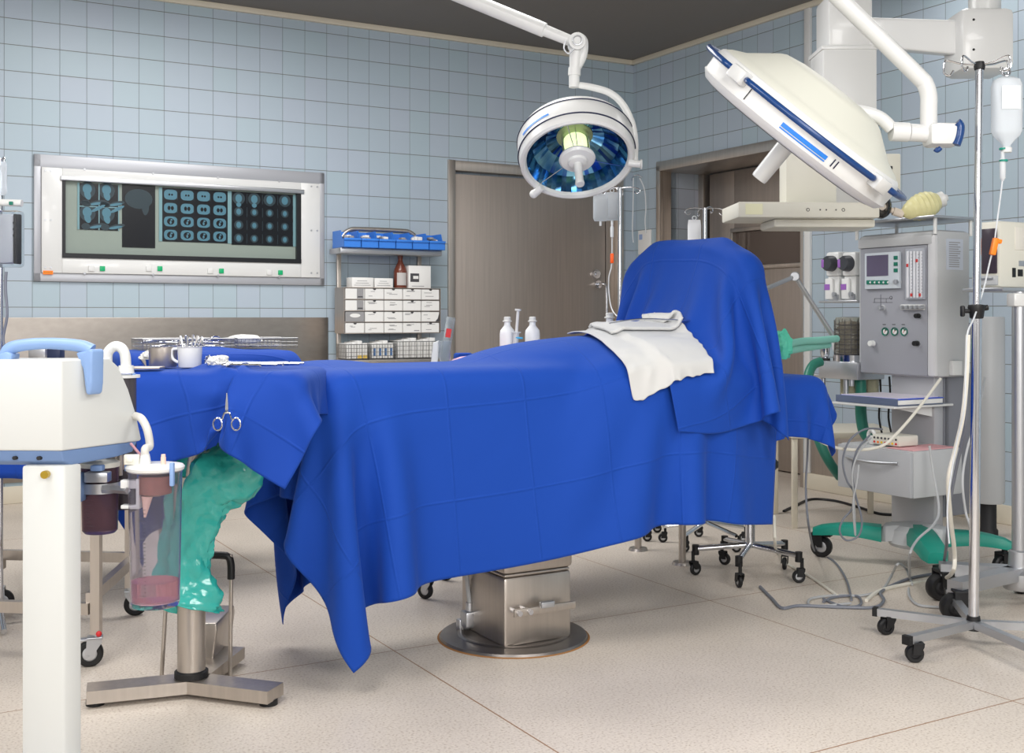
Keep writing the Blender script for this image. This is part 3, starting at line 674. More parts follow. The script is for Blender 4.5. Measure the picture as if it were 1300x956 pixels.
# items on the tray
p = on_mayo(207, 3.18)
mb = MB(Matrix.Translation(p)); mb.lathe([(0, .001), (.036, .001), (.038, .004), (.0385, .054), (.040, .055), (.0375, .055), (.0365, .006), (0, .005)], n=40)
single(mb, 'steel_beaker', M_steel, 'round brushed steel beaker left of the white mug', 'beaker', loc=p)
p = on_mayo(241, 3.16); mug = thing('mug', 'white enamel mug holding upright instruments on the instrument stand', 'mug', p)
mb = MB(Matrix.Translation(p)); mb.lathe([(0, .001), (.029, .001), (.031, .004), (.0335, .056), (.036, .058), (.0325, .057), (.029, .007), (0, .006)], n=40); mb.build('cup', M_white, mug)
MB(Matrix.Translation(p)).tube([(-.033, 0, .052), (-.048, 0, .05), (-.050, 0, .035), (-.045, 0, .022), (-.032, 0, .014)], .0042, k=5).build('handle', M_white, mug)
for k, (dx, dy, lean, hh) in enumerate(((-.018, 0, -.008, .088), (-.012, .01, -.002, .090), (-.004, -.008, .0, .087), (.003, .01, .003, .091), (.012, .0, .010, .089), (.019, .006, .014, .086))):
    mb = MB(Matrix.Translation(p)); mb.tube([(dx*.6, dy*.6, .008), (dx, dy, .05), (dx+lean, dy, hh)], [.002, .0022, .0034], n=8, k=3); mb.box((dx+lean, dy, hh-.012), (.006, .002, .022), .0006)
    single(mb, 'instrument', M_chrome, 'slender steel instrument standing upright in the white mug', 'instrument', loc=(p.x+dx*.6, p.y+dy*.6, p.z+.007), group='instruments in the mug')
def crumple(c, r, sc, label, name='gauze_swab', m=None, seed=1, cat='gauze', amp=.35, fq=3.0, group=None):
    rnd = random.Random(seed); bm = bmesh.new(); bmesh.ops.create_icosphere(bm, subdivisions=4, radius=1)
    from mathutils import noise as nz
    off = Vector((seed*3.1, seed*1.7, 0))
    for v in bm.verts:
        d = v.co.copy(); k = 1+amp*(nz.noise(d*fq*.6+off))+amp*.6*nz.noise(d*fq*1.7+off)+amp*.3*nz.noise(d*fq*4+off)
        v.co = Vector((d.x*sc[0], d.y*sc[1], max(d.z, -.72)*sc[2]))*k*r
    zmin = min(v.co.z for v in bm.verts); bm.verts.index_update()
    mb = MB(Matrix.Translation(Vector(c)-Vector((0, 0, zmin)))); mb.add([v.co for v in bm.verts], [[q.index for q in f.verts] for f in bm.faces]); bm.free()
    return single(mb, name, m or M_gauze, label, cat, loc=Vector(c), group=group, ang2=None) if False else tag(origin(mb.build(name, m or M_gauze), c), label, cat, group)
crumple(on_mayo(277, 3.10), .024, (1.25, 1, .8), 'small crumpled white gauze ball beside the long forceps', seed=4)
p = on_mayo(192, 3.28); 
mb = MB(Matrix.Translation(p)); mb.lathe([(0, .002), (.02, .002), (.034, .018), (.036, .019), (.021, .0), (0, 0)], n=32); single(mb, 'steel_dish', M_chrome, 'shallow steel dish holding folded gauze behind the beaker', 'dish', loc=p)
crumple(p+Vector((.002, 0, .012)), .022, (1.4, 1, .7), 'white gauze folded in the small steel dish', seed=9)
for k, (pa, pb, da, db) in enumerate((((284, 468), (386, 466), 3.14, 3.2), ((286, 471), (380, 471), 3.10, 3.13), ((283, 473), (352, 474), 3.06, 3.07))):
    a = on_mayo(pa[0], da)+Vector((0, 0, .012)); b = on_mayo(pb[0], db)+Vector((0, 0, .009)); d_ = (a-b).normalized()
    Mx = axis_frame(b, -(d_), up=(0, 0, 1)) 
    # z axis of M points from rings towards tips
    z_ = (b-a).normalized(); x_ = Vector((0, 0, 1)).cross(z_).normalized(); y_ = z_.cross(x_); M3 = Matrix((x_, y_, z_)).transposed().to_4x4(); M3.translation = b+Vector((0,0,.001))
    forceps('forceps', ('long steel forceps at the back of the blue draped tray', 'long steel forceps with hooked tip in the middle of the tray', 'shorter steel forceps nearest the front edge of the tray')[k], M3, L=(a-b).length-.02, ring=.010, open_=.008)
p = on_mayo(264, 3.22); mb = MB(Matrix.Translation(p))
for i in range(9): mb.torus((.003*math.sin(i*2), .004*math.cos(i*3), .003+.0032*i), .010-.0005*i, .0013, axis=(math.sin(i*1.3)*.5, math.cos(i*2.1)*.5, 1), n=14, k=6)
single(mb, 'clip_coil', M_chrome, 'small heap of steel clips just right of the white mug', 'clips', loc=p)
p = on_mayo(178, 3.06); mb = MB(Matrix.Translation(p)); mb.box((0, 0, .004), (.12, .05, .006), .002); single(mb, 'steel_plate', M_steel, 'thin flat steel plate at the left end of the tray', 'plate', loc=p)

# teal plastic sleeve over the bent support arm
from mathutils import noise as NZ
def sleeve(pts, radii, mb, n=40, k=9, amp=.010):
    P_, R_ = spline([Vector(p) for p in pts], k, False, list(radii)); N = len(P_); vs = []; fs = []
    for i in range(N):
        t = (P_[min(i+1, N-1)]-P_[max(i-1, 0)]).normalized(); u = Vector((0, 1, 0)); u = (u-t*u.dot(t)).normalized(); w_ = t.cross(u)
        for j in range(n):
            a = 2*PI*j/n; q = u*math.cos(a)*.55+w_*math.sin(a)
            e = NZ.noise(Vector((math.cos(a)*1.6, math.sin(a)*1.6, i*.16)))*amp*1.8+NZ.noise(Vector((math.cos(a)*4, math.sin(a)*4, i*.42)))*amp
            vs.append(P_[i]+q*(R_[i]+e))
    for i in range(N-1):
        for j in range(n): fs.append([i*n+j, (i+1)*n+j, (i+1)*n+(j+1) % n, i*n+(j+1) % n])
    return mb.add(vs, fs)
D = 3.2
pts = [P(322, 566, D), P(305, 590, D), P(275, 615, D), P(256, 645, D), P(247, 685, D), P(243, 720, D), P(240, 748, D), P(236, 764, D)]
mb = sleeve(pts, (.05, .085, .085, .068, .052, .062, .085, .105), MB())
o = single(mb, 'plastic_sleeve', mat('teal_film', (48, 168, 158), .22, coat=.5, bump=.35, bscale=28), 'shiny teal plastic sleeve hanging around the pole under the blue tray drape', 'plastic sleeve', loc=(MP.x, MP.y, .25))
s_ = o.modifiers.new('thickness', 'SOLIDIFY'); s_.thickness = .002
mb = sleeve([P(262, 575, D+.05), P(245, 592, D+.05), P(234, 615, D+.05), P(228, 650, D+.05), P(222, 700, D+.05), P(212, 745, D+.05), P(203, 768, D+.05)], (.03, .045, .05, .045, .04, .05, .055), MB(), n=30)
o = single(mb, 'plastic_sleeve', mat('teal_film', (28, 150, 142)), 'narrow teal plastic tail hanging behind the clear suction canister', 'plastic sleeve', loc=(P(215, 700, 3.25).x, 3.25, .25))
s_ = o.modifiers.new('thickness', 'SOLIDIFY'); s_.thickness = .002

# foot operated stool frame seen behind the pole
f0 = G(292, 862); f1 = G(205, 862); zt_ = P(280, 705, f0.y).z
fh = thing('foot_stool', 'low grey step with a tall thin black gripped handle behind the teal sleeve', 'foot stool', ((f0.x+f1.x)/2, f0.y+.1, 0))
mb = MB(); top = f0.y+.12
mb.tube([(f0.x, f0.y, .0), (f0.x+.003, f0.y, zt_-.03), (f0.x-.005, f0.y, zt_-.005), (f0.x-.03, f0.y, zt_), (f1.x+.06, f0.y, zt_), (f1.x+.03, f0.y, zt_-.01), (f1.x+.02, f0.y, zt_-.04), (f1.x, f0.y, 0)], .006, k=3); mb.build('handle_frame', M_steel, fh)
MB().tube([(f0.x+.003, f0.y, zt_-.07), (f0.x+.003, f0.y, zt_-.03), (f0.x-.005, f0.y, zt_-.005), (f0.x-.03, f0.y, zt_), (f0.x-.08, f0.y, zt_)], .011, k=3).build('hand_grip', M_black, fh)
mb = MB(); a = P(262, 786, 3.45); b = P(279, 786, 3.45)
mb.prism([(a.x-.06, .02), (b.x-.01, .02), (b.x+.005, a.z-.02), (b.x+.003, a.z), (a.x-.06, a.z)], 3.40, 3.62, bev=.005); mb.build('step', M_steel, fh)

# ================================================================= back instrument table
B0 = Vector((-.888, 4.75, 0)); BF = frame(B0, TH); bw, bd, bz = .70, .50, .915
bt = thing('instrument_table', 'steel instrument table fully covered by a blue cloth behind the small stand', 'table', BF @ Vector((-bw/2, bd/2, 0)), TH)
MB(BF).bb(-bw+.02, -.02, .02, bd-.02, bz-.03, bz-.004, .005).build('tabletop', M_steel, bt)
for x, yc in ((-.50, .24), (-.0, .12)):
    MB(BF).bb(x-.03 if x > -.1 else x-.016, x-.002 if x > -.1 else x+.016, yc-.016, yc+.016, .03, bz-.03).build('leg', M_steel, bt)
    MB(BF).bb(x-.03, x+.01, yc-.10, yc+.10, .0, .03, .004).build('foot', M_steel, bt)
P5 = rect_grid(-bw-.30, .30, -.57, bd+.30, bz+.03, .036)
G5 = sim2(P5, lambda p: sd_box(p, (-bw/2, bd/2, bz-.10), (bw/2+.012, bd/2+.012, .102), .018), 90, 40, iters=14, thick=.014, fric=.6, bend=.12, shear=.35, noise=.003, pin=lambda A: (np.abs(A[..., 0]+bw/2) < .12) & (np.abs(A[..., 1]-bd/2) < .12))
d5 = cloth_obj('table_cloth', G5, BF, M_blue2, P0=P5, lev=2); tag(d5, 'blue cloth covering the rear table with the wire baskets', 'drape'); origin(d5, B0, TH)

M_wire = mat('basket_wire', (150, 150, 150), .3, metal=.9)
def wire_basket(name, M, w, d, h, label, nx=14, nz=3, taper=.008, r=.0012, cat='basket'):
    t = thing(name, label, cat, M.translation, TH); mb = MB(M)
    mb.tube([(0, 0, h), (w, 0, h), (w, d, h), (0, d, h)], .0026, n=6, k=1, closed=True); mb.build('rim', M_wire, t)
    mb = MB(M)
    for i in range(nx+1):
        x = w*i/nx; mb.tube([(x, 0, h), (x, taper, .001), (x, d-taper, .001), (x, d, h)], r, n=4, k=1)
    ny = max(3, int(nx*d/w))
    for i in range(ny+1):
        y = d*i/ny; mb.tube([(0, y, h), (taper, y, .001), (w-taper, y, .001), (w, y, h)], r, n=4, k=1)
    for k_ in range(1, nz):
        z = h*k_/nz; mb.tube([(0, 0, z), (w, 0, z), (w, d, z), (0, d, z)], r, n=4, k=1, closed=True)
    mb.build('wire_mesh', M_wire, t, smooth=False); return t
zb = bz+.020
def bx(px, yo): return hx(px, BF, yo)
xa, xb = bx(180, .22), bx(296, .22)
wire_basket('instrument_basket', BF @ Matrix.Translation((xa, .20, zb)), xb-xa, .22, .045, 'left wire instrument basket on the rear blue table', nx=24)
xc_, xd = bx(300, .22), bx(376, .22)
wire_basket('instrument_basket', BF @ Matrix.Translation((xc_, .20, zb)), xd-xc_, .22, .045, 'right wire instrument basket with a white pack on the rear table', nx=16)
rnd = random.Random(5)
for k in range(18):
    x = xa+.02+(xb-xa-.12)*k/17; y = .24+rnd.random()*.1; mb = MB(BF); z = zb+.008+rnd.random()*.03; L_ = .09+rnd.random()*.04
    a_ = rnd.uniform(-.5, .5)
    mb.tube([(x, y, z), (x+L_*math.cos(a_)*.5, y+L_*math.sin(a_)*.5, z+.004), (x+L_*math.cos(a_), y+L_*math.sin(a_), z)], [.002, .003, .0015], n=6, k=3)
    mb.torus((x-.006, y, z), .008, .0018, n=14, k=6); single(mb, 'instrument', M_chrome, 'steel surgical instrument heaped in the left wire basket', 'instrument', group='instruments in the left basket', ang=TH)
q = hit(270, 430, BF, .30); mb = MB(BF @ Matrix.Translation((q.x, .30, q.z-.014)))
mb.torus((.012, 0, .014), .014, .003, axis=(0, 1, .3), n=20, k=8, sc=(1.3, .8)); mb.tube([(0, 0, .01), (-.03, 0, .004), (-.07, 0, -.008)], [.003, .003, .002], k=3)
single(mb, 'scissors', M_chrome, 'pair of scissors with a ring handle sticking out of the left wire basket', 'scissors', ang=TH)
q = BF @ Vector(((xc_*.7+xd*.3)-.02, .30, zb+.022)); crumple(q, .05, (1.5, 1, .45), 'folded white gauze pack lying in the right wire basket', seed=12, amp=.12)
for k in range(8):
    x = xc_+.03+(xd-xc_-.1)*k/8; mb = MB(BF); mb.tube([(x, .26+.01*(k % 3), zb+.01), (x+.08, .28+.012*(k % 2), zb+.014)], .0025, n=6, k=1); mb.torus((x-.006, .26+.01*(k % 3), zb+.01), .008, .0018, n=14, k=6)
    single(mb, 'instrument', M_chrome, 'steel surgical instrument lying in the right wire basket', 'instrument', group='instruments in the right basket', ang=TH)

# ================================================================= casters helper, left trolley
def caster(parent, x, y, r=.04, w=.022, head=0., mt=None, top=None, brake=False, M=None, name='caster', hub=True):
    X = (M or Matrix.Identity(4)) @ frame((x, y, 0), head)
    mb = MB(X); top = top or r*2.5
    mb.prism([(-.01, r), (.012, r), (r*.9, r*1.9), (r*.9, r*2.25), (-r*.2, r*2.25)], -w*.9, -w*.75); mb.prism([(-.01, r), (.012, r), (r*.9, r*1.9), (r*.9, r*2.25), (-r*.2, r*2.25)], w*.75, w*.9)
    mb.bb(-r*.2, r*.95, -w*.9, w*.9, r*2.1, r*2.3, .002); mb.cyl((r*.5, 0, r*2.2), (r*.5, 0, top), r*.28, n=14)
    if brake: mb.box((-r*.5, 0, r*2.1), (r*.9, w*1.2, r*.18), .002)
    c = mb.build(name, mt or M_black, parent)
    mb = MB(X); mb.lathe([(r*.55, -w*.5), (r*.85, -w*.5), (r, -w*.3), (r, w*.3), (r*.85, w*.5), (r*.55, w*.5)], Matrix.Translation((0, 0, r)) @ Matrix.Rotation(PI/2, 4, 'X'), n=32)
    ch = mb.build('wheel', M_black, c)
    mb = MB(X); mb.lathe([(0, -w*.42), (r*.3, -w*.5), (r*.58, -w*.38), (r*.58, w*.38), (r*.3, w*.5), (0, w*.42)], Matrix.Translation((0, 0, r)) @ Matrix.Rotation(PI/2, 4, 'X'), n=28)
    mb.build('wheel_hub', M_alu if hub else M_dark, c); return c
cBR = G(172, 781); cFR = G(114, 846)
tl = thing('steel_trolley', 'steel framed trolley with blue cloth, half hidden behind the white suction pump', 'trolley', ((cBR.x+cFR.x)/2-.25, (cBR.y+cFR.y)/2, 0))
cBL = Vector((cBR.x-.5, cBR.y+.05, 0)); cFL = Vector((cFR.x-.5, cFR.y+.05, 0))
for c, nm in ((cBR, 0), (cFR, 1), (cBL, 0), (cFL, 0)):
    caster(tl, c.x, c.y, .04, .024, head=.3 if nm else PI+.3, brake=bool(nm), mt=M_alu)
    top = .86; off = .02 if nm else -.02
    MB().bb(c.x-.014+off, c.x+.014+off, c.y-.014, c.y+.014, .10, top).build('leg', M_steel, tl)
for a, b in ((cBR, cFR), (cBL, cFL), (cFR, cFL), (cBR, cBL)):
    mb = MB(); bar((a.x, a.y, 0), (b.x, b.y, 0), .025, .035, .19 if a is cBR or b is cBR else .16, mb); mb.build('rail', M_steel, tl)
mb = MB(); mb.bb(min(cFL.x, cBL.x)-.02, max(cFR.x, cBR.x)+.02, cFR.y-.03, cBR.y+.03, .86, .88, .004); mb.build('tabletop', M_steel, tl)
mb = MB(); q = P(120, 812, cFR.y-.03); mb.sph((cFR.x+.035, cFR.y-.02, .105), .009); mb.build('brake_tab', M_red, tl)
lx_, rx_ = min(cFL.x, cBL.x)-.02, max(cFR.x, cBR.x)+.02
P6 = rect_grid(lx_-.22, rx_+.05, cFR.y-.03-.30, cBR.y+.30, .90, .04)
G6 = sim2(P6, lambda p: sd_box(p, ((lx_+rx_)/2, (cFR.y+cBR.y)/2, .80), ((rx_-lx_)/2+.006, (cBR.y-cFR.y)/2+.036, .085), .012), 80, 30, iters=12, fric=.6, noise=.003, pin=lambda A: (np.abs(A[..., 0]-(lx_+rx_)/2) < .12) & (np.abs(A[..., 1]-(cFR.y+cBR.y)/2) < .12))
d6 = cloth_obj('table_cloth', G6, WF, M_blue2, P0=P6, lev=1); tag(d6, 'blue cloth on the steel trolley at the left edge behind the pump', 'drape')

# ================================================================= suction pump (white housing on a post), depth ~2.3 m
A0 = Vector((-.910, 2.30, 0)); u_l = Vector((-1, .04, 0)).normalized(); u_r = Vector((.465, .885, 0)).normalized()
pm = thing('suction_pump', 'white suction pump housing with a blue carrying handle on a square white post', 'suction pump', (A0.x-.06, A0.y+.08, 0))
KM = Matrix(((u_r.x, u_l.x, 0, A0.x), (u_r.y, u_l.y, 0, A0.y), (0, 0, 1, 0), (0, 0, 0, 1)))     # local x = along right face, local y = to the left
mb = MB(KM)
prof = [(0, .800), (0, .984), (.125, .984), (.150, .965), (.178, .915), (.200, .860), (.215, .805), (.213, .800)]
mb.prism(prof, 0, .42, bev=.004); mb.build('housing', mat('pump_white', (204, 206, 204), .38), pm)
mb = MB(KM); mb.prism([(.004, .800), (.208, .800), (.195, .778), (.15, .772), (.03, .768), (.010, .778)], .004, .41, bev=.003)
mb.box((.035, .05, .763), (.05, .035, .012), .004); mb.build('base_tray', M_mblue, pm)
for k in range(3):
    mb = MB(KM); mb.cyl((.008, .05+.05*k, .785), (.002, .05+.05*k, .785), .004, n=12); mb.build('screw_hole', M_dark, pm)
def rib(path, wd, th, mb, k=6):       # flat band along a path
    P_, _ = spline([Vector(p) for p in path], k, False, 1.); vs = []; fs = []; N = len(P_)
    for i in range(N):
        t = (P_[min(i+1, N-1)]-P_[max(0, i-1)]).normalized(); s_ = Vector((1, 0, 0)); s_ = (s_-t*s_.dot(t)).normalized() if abs(t.x) < .95 else Vector((0, 0, 1)); n_ = t.cross(s_).normalized()
        for a, b in ((-1, -1), (1, -1), (1, 1), (-1, 1)): vs.append(P_[i]+s_*a*wd/2+n_*b*th/2)
    for i in range(N-1):
        for j in range(4): fs.append([i*4+j, i*4+(j+1) % 4, (i+1)*4+(j+1) % 4, (i+1)*4+j])
    fs.append([0, 1, 2, 3]); fs.append([N*4-1, N*4-2, N*4-3, N*4-4]); return mb.add(vs, fs)
mb = MB(); H = lambda px, py, d: P(px, py, d)
hd_ = [H(6, 462, 2.36), H(10, 446, 2.36), H(24, 439, 2.36), H(60, 436, 2.36), H(100, 439, 2.36), H(116, 446, 2.36)]
mb.tube(hd_, [.014, .014, .013, .012, .013, .016], n=12, k=6)
mb.prism([(0, 0), (.020, .0), (.024, .02), (.012, .026), (-.004, .02)], -.02, .02, X=Matrix.Translation(H(6, 462, 2.36)), bev=.003)
mb.build('handle', M_lblue, pm)
mb = MB(); c0 = H(120, 455, 2.36)
prof2 = [(-.030, .012), (-.012, -.012), (-.004, -.022), (.002, -.052), (.006, -.070), (.013, -.076), (.022, -.070), (.026, -.05), (.027, -.01), (.028, .018), (.018, .021), (.004, .016)]
mb.prism([(x*.8, z) for x, z in prof2], -.022, .014, X=Matrix.Translation(c0+Vector((-.006, 0, 0))) @ Matrix.Rotation(-.45, 4, 'Z'), bev=.005); mb.build('handle_foot', M_lblue, pm)
mb = MB(KM); mb.bb(.006, .052, .0, .0885, 0, .77, .006); mb.build('post', mat('pump_white', (0, 0, 0)), pm)
# keep the post exactly under the housing corner
q = H(56, 603, 2.29); mb = MB(); mb.cyl((q.x, q.y, q.z), (q.x, q.y+.012, q.z), .008, n=20); mb.build('socket_plug', mat('brass', (190, 160, 60), .3, metal=.8), pm)
q = H(93, 620, 2.42); mb = MB(); mb.box((q.x, q.y+.01, q.z), (.034, .06, .062), .006); mb.build('side_bracket', M_mblue, pm)
mb = MB(); mb.box((A0.x-.06, A0.y+.10, .04), (.30, .36, .05), .02); mb.build('foot_plate', M_mblue, pm)

# canisters
M_tint = mat('smoke_plastic', (190, 165, 172), .1, trans=.88, ior=1.15); M_pink = mat('pink_fluid', (252, 184, 190), .08, trans=.75, ior=1.2)
c2 = H(197, 590, 2.42); zb2 = H(197, 768, 2.42).z; zt2 = H(197, 596, 2.42).z
cn = thing('suction_canister', 'tall clear suction canister with pink fluid at the bottom and a white lid', 'canister', (c2.x, c2.y, zb2))
X2 = Matrix.Translation((c2.x, c2.y, 0)); R2 = .0575
mb = MB(X2); mb.lathe([(0, zb2), (R2*.84, zb2), (R2*.88, zb2+.008), (R2*.97, zt2-.01), (R2, zt2), (R2-.003, zt2), (R2*.94, zt2-.01), (R2*.84, zb2+.010), (0, zb2+.006)], n=48); mb.build('cylinder', mat('canister_plastic', (226, 224, 232), .05, trans=.96, ior=1.12), cn)
zf = H(197, 736, 2.42).z; mb = MB(X2); mb.lathe([(0, zb2+.0075), (R2*.82, zb2+.0115), (R2*.855, zf), (0, zf)], n=48); mb.build('fluid', M_pink, cn)
mb = MB(X2); mb.lathe([(R2*.60, zt2-.006), (R2*.92, zt2-.004), (R2*1.03, zt2), (R2*1.06, zt2+.006), (R2*1.0, zt2+.010), (R2*.7, zt2+.013), (0, zt2+.013)], n=48); mb.build('lid', M_white, cn)
mb = MB(X2); mb.cyl((-.018, -.01, zt2+.012), (-.018, -.01, zt2+.034), .013, .009, n=20); mb.build('hose_port', M_white, cn)
mb = MB(X2); mb.cyl((.022, -.015, zt2+.012), (.022, -.015, zt2+.028), .0055, n=16); mb.cyl((.022, -.015, zt2+.028), (.022, -.015, zt2+.034), .0045, n=16); mb.build('cap', mat('pale_pink_cap', (236, 196, 180), .5), cn)
mb = MB(X2); mb.bb(.043, .052, -.045, -.032, zt2-.03, zt2+.02, .003); mb.build('lid_latch', M_lblue, cn)
mb = MB(X2); mb.bb(-.06, -.028, -.02, -.012, zt2+.012, zt2+.034, .002); mb.bb(-.054, -.04, -.024, -.018, zt2+.018, zt2+.028, .002); mb.build('lid_bracket', M_warm, cn)
mb = MB(X2); mb.lathe([(0, zt2-.012), (.034, zt2-.012), (.034, zt2-.050), (.012, zt2-.056), (0, zt2-.056)], n=28); mb.build('float_filter', mat('rust_filter', (150, 92, 80), .45), cn)
mb = MB(X2); mb.cyl((-.014, -.01, zt2-.055), (-.018, -.012, zt2-.10), .012, .002, n=18); mb.build('float_cone', mat('pale_pink_cap', (0, 0, 0)), cn)
mb = MB(X2)
for k in range(24):
    z = zb2+.03+k*(zt2-zb2-.10)/24; a_ = -PI/2-.05; w_ = .09 if k % 5 else .30; rr = R2*(.88+.1*(z-zb2)/(zt2-zb2))+.0008
    mb.add([(rr*math.cos(a_-w_), rr*math.sin(a_-w_), z), (rr*math.cos(a_), rr*math.sin(a_), z), (rr*math.cos(a_), rr*math.sin(a_), z+.0011), (rr*math.cos(a_-w_), rr*math.sin(a_-w_), z+.0011)], [[0, 1, 2, 3]])
mb.build('scale_marks', M_print2, cn, smooth=False)
c1 = H(127, 600, 2.48); zb1 = H(127, 676, 2.48).z; zt1 = H(127, 590, 2.48).z
cn = thing('suction_canister', 'short smoky purple tinted canister held in the metal ring beside the white post', 'canister', (c1.x, c1.y, zb1)); X1 = Matrix.Translation((c1.x, c1.y, 0))
mb = MB(X1); mb.lathe([(0, zb1), (.032, zb1), (.037, zb1+.006), (.040, zt1), (.037, zt1), (.034, zb1+.008), (0, zb1+.004)], n=40); mb.build('cylinder', mat('purple_smoke', (150, 122, 134), .12, trans=.8, ior=1.12), cn)
mb = MB(X1); mb.lathe([(.041, zt1-.004), (.042, zt1+.006), (.03, zt1+.012), (0, zt1+.012)], n=40); mb.build('lid', M_warm, cn)
mb = MB(X1)
for k in range(8):
    z = zb1+.02+k*.009; mb.add([(.0385*math.cos(a), .0385*math.sin(a), z+dz) for a, dz in ((-2.0, 0), (-1.75 if k % 3 else -1.55, 0), (-1.75 if k % 3 else -1.55, .001), (-2.0, .001))], [[0, 1, 2, 3]])
mb.build('scale_marks', M_print2, cn, smooth=False)
ch = thing('canister_holder', 'brushed aluminium ring and white brackets clamping both suction canisters', 'holder', (c1.x+.05, c1.y, zt1-.05))
zr = H(130, 621, 2.44).z
mb = MB(X1); mb.lathe([(.043, zr-.011), (.047, zr-.011), (.047, zr+.011), (.043, zr+.011), (.043, zr-.011)], n=48)
mb.build('ring', M_alu, ch)
mb = MB(); mb.tube([(c1.x+.02, c1.y-.045, zr), (c1.x+.045, c1.y-.045, zr), (c2.x-.052, c2.y-.02, zr+.003)], .008, n=4, k=3); mb.build('band', M_alu, ch)
mb = MB(); q = H(165, 615, 2.40); mb.box((q.x-.004, q.y+.01, q.z), (.034, .02, .018), .002); mb.bb(q.x+.012, q.x+.020, q.y-.0, q.y+.02, q.z-.05, q.z+.012, .002); mb.bb(q.x-.02, q.x+.02, q.y, q.y+.02, q.z-.052, q.z-.044, .002); mb.build('bracket', M_white, ch)
q = H(120, 607, 2.41); mb = MB(); mb.box((q.x, q.y+.02, q.z), (.05, .03, .022), .003); mb.build('bracket', M_alu, ch)
for px in (124, 167):
    q = H(px, 594, 2.42); mb = MB(); mb.box((q.x, q.y, q.z), (.026, .02, .013), .003); mb.build('clamp_knob', M_mblue, ch)
q = H(135, 592, 2.5); mb = MB(); mb.box((q.x, q.y+.03, q.z+.005), (.07, .03, .03), .003); mb.cyl((q.x+.01, q.y, q.z-.02), (q.x+.01, q.y, q.z+.03), .008); mb.cyl((q.x+.03, q.y, q.z-.02), (q.x+.03, q.y, q.z+.03), .006); mb.build('valve_block', M_steeld, ch)
# hoses
M_hose = mat('milky_hose', (222, 220, 214), .3, trans=.2)
mb = MB(); q = c2+Vector((-.018, -.01, 0)); mb.tube([H(172, 528, 2.47), H(180, 532, 2.44), H(187, 546, 2.43), H(190, 566, 2.43), (q.x, q.y, zt2+.045), (q.x, q.y, zt2+.028)], .0085, n=14, k=6)
single(mb, 'suction_hose', M_hose, 'curved milky hose from behind the pump down to the tall canister lid', 'hose', loc=(q.x, q.y, zt2+.028))
mb = MB(); mb.tube([H(136, 462, 2.56), H(137, 448, 2.56), H(145, 440, 2.56), H(154, 442, 2.56), H(159, 452, 2.56), H(160, 474, 2.56)], .0115, n=16, k=6); mb.cyl(H(160, 464, 2.56), H(160, 474, 2.56), .016, .018)
single(mb, 'elbow_hose', M_white, 'white elbow hose rising behind the top of the pump housing', 'hose', loc=H(160, 474, 2.56))
mb = MB(); a = H(158, 476, 2.56); mb.cyl(a, a-Vector((0, 0, .006)), .034, n=32, m=0); mb.cyl(a-Vector((0, 0, .006)), a-Vector((0, 0, .3)), .026, n=32, m=1); mb.cyl(a-Vector((-.02, 0, -.004)), a-Vector((-.02, 0, .03)), .005, m=2)
single(mb, 'suction_canister', [M_white, mat('dark_canister', (70, 66, 72), .25), M_lblue], 'dark canister with white lid just behind the pump housing under the elbow hose', 'canister', loc=a-Vector((0, 0, .3)))
mb = MB(); mb.tube([H(166, 563, 2.46), H(176, 575, 2.45), H(184, 584, 2.44)], .003, k=3); single(mb, 'thin_tube', mat('rose_tube', (190, 140, 150), .4), 'thin rose coloured tube slanting to the tall canister lid', 'tube')
# small box on the splashback shelf behind the pump handle
p = P(50, 447, 4.4)
mb = MB(Matrix.Translation(p)); mb.box((0, 0, 0), (.066, .05, .05), .004, 0); mb.box((.0, -.026, .03), (.016, .004, .008), 0, 1); single(mb, 'small_device', [M_alu, M_green], 'little silver device with green lamp seen through the pump handle', 'device')
mb = MB(Matrix.Translation(P(71, 449, 4.35))); mb.box((0, 0, 0), (.05, .05, .04), .003, 0); mb.box((.0, -.0, .022), (.045, .045, .006), .001, 1); single(mb, 'small_device', [mat('dark_navy_box', (40, 52, 84), .4), M_white], 'little navy box with white top seen through the pump handle', 'device')
sh = P(60, 455, 4.4); sdt = thing('shelf_table', 'narrow steel table behind the pump housing carrying two little devices', 'table', (sh.x, 4.42, 0))
MB().bb(sh.x-.25, sh.x+.13, 4.25, 4.55, sh.z-.025, sh.z-.003, .005).build('tabletop', M_steel, sdt)
for px, y in ((50, 4.28), (88, 4.28), (52, 4.52), (90, 4.52)): q = P(px, 600, y); MB().bb(q.x-.012, q.x+.012, y-.012, y+.012, 0, sh.z-.02, .002).build('leg', M_steel, sdt)
# ================================================================= round surgical lamp
c = P(733, 204, 4.6); nrm = Vector((.05, -.57, -.82)).normalized()
LM = axis_frame(c, nrm)           # local +z points out of the lamp, towards the table
lp = thing('surgical_lamp', 'round white surgical lamp with blue mirror facets and a glowing centre tube', 'surgical lamp', c)
R = .232
mb = MB(LM); mb.lathe([(.205, -.012), (.210, .002), (.222, .008), (R, .002), (R+.004, -.03), (R+.004, -.035), (R+.006, -.11), (R-.01, -.14), (R-.06, -.165), (.08, -.185), (0, -.187)], n=96); mb.build('housing', M_white, lp)
for h in (-.034, -.108): mb = MB(LM); mb.torus((0, 0, h), R+.0055, .0032, n=96, k=8); mb.build('trim_ring', mat('navy_line', (30, 36, 66), .4), lp)
mb = MB(LM)
a0, a1 = math.radians(0), 0
for i in range(14):
    pass
def arc_strip(mb, X, r, h0, h1, aa, ab, n=20, m=0):
    vs = []; fs = []
    for i in range(n+1):
        a = aa+(ab-aa)*i/n; vs += [(r*math.cos(a), r*math.sin(a), h0), (r*math.cos(a), r*math.sin(a), h1)]
    for i in range(n): fs.append([2*i, 2*i+2, 2*i+3, 2*i+1])
    return mb.add(vs, fs, m, X)
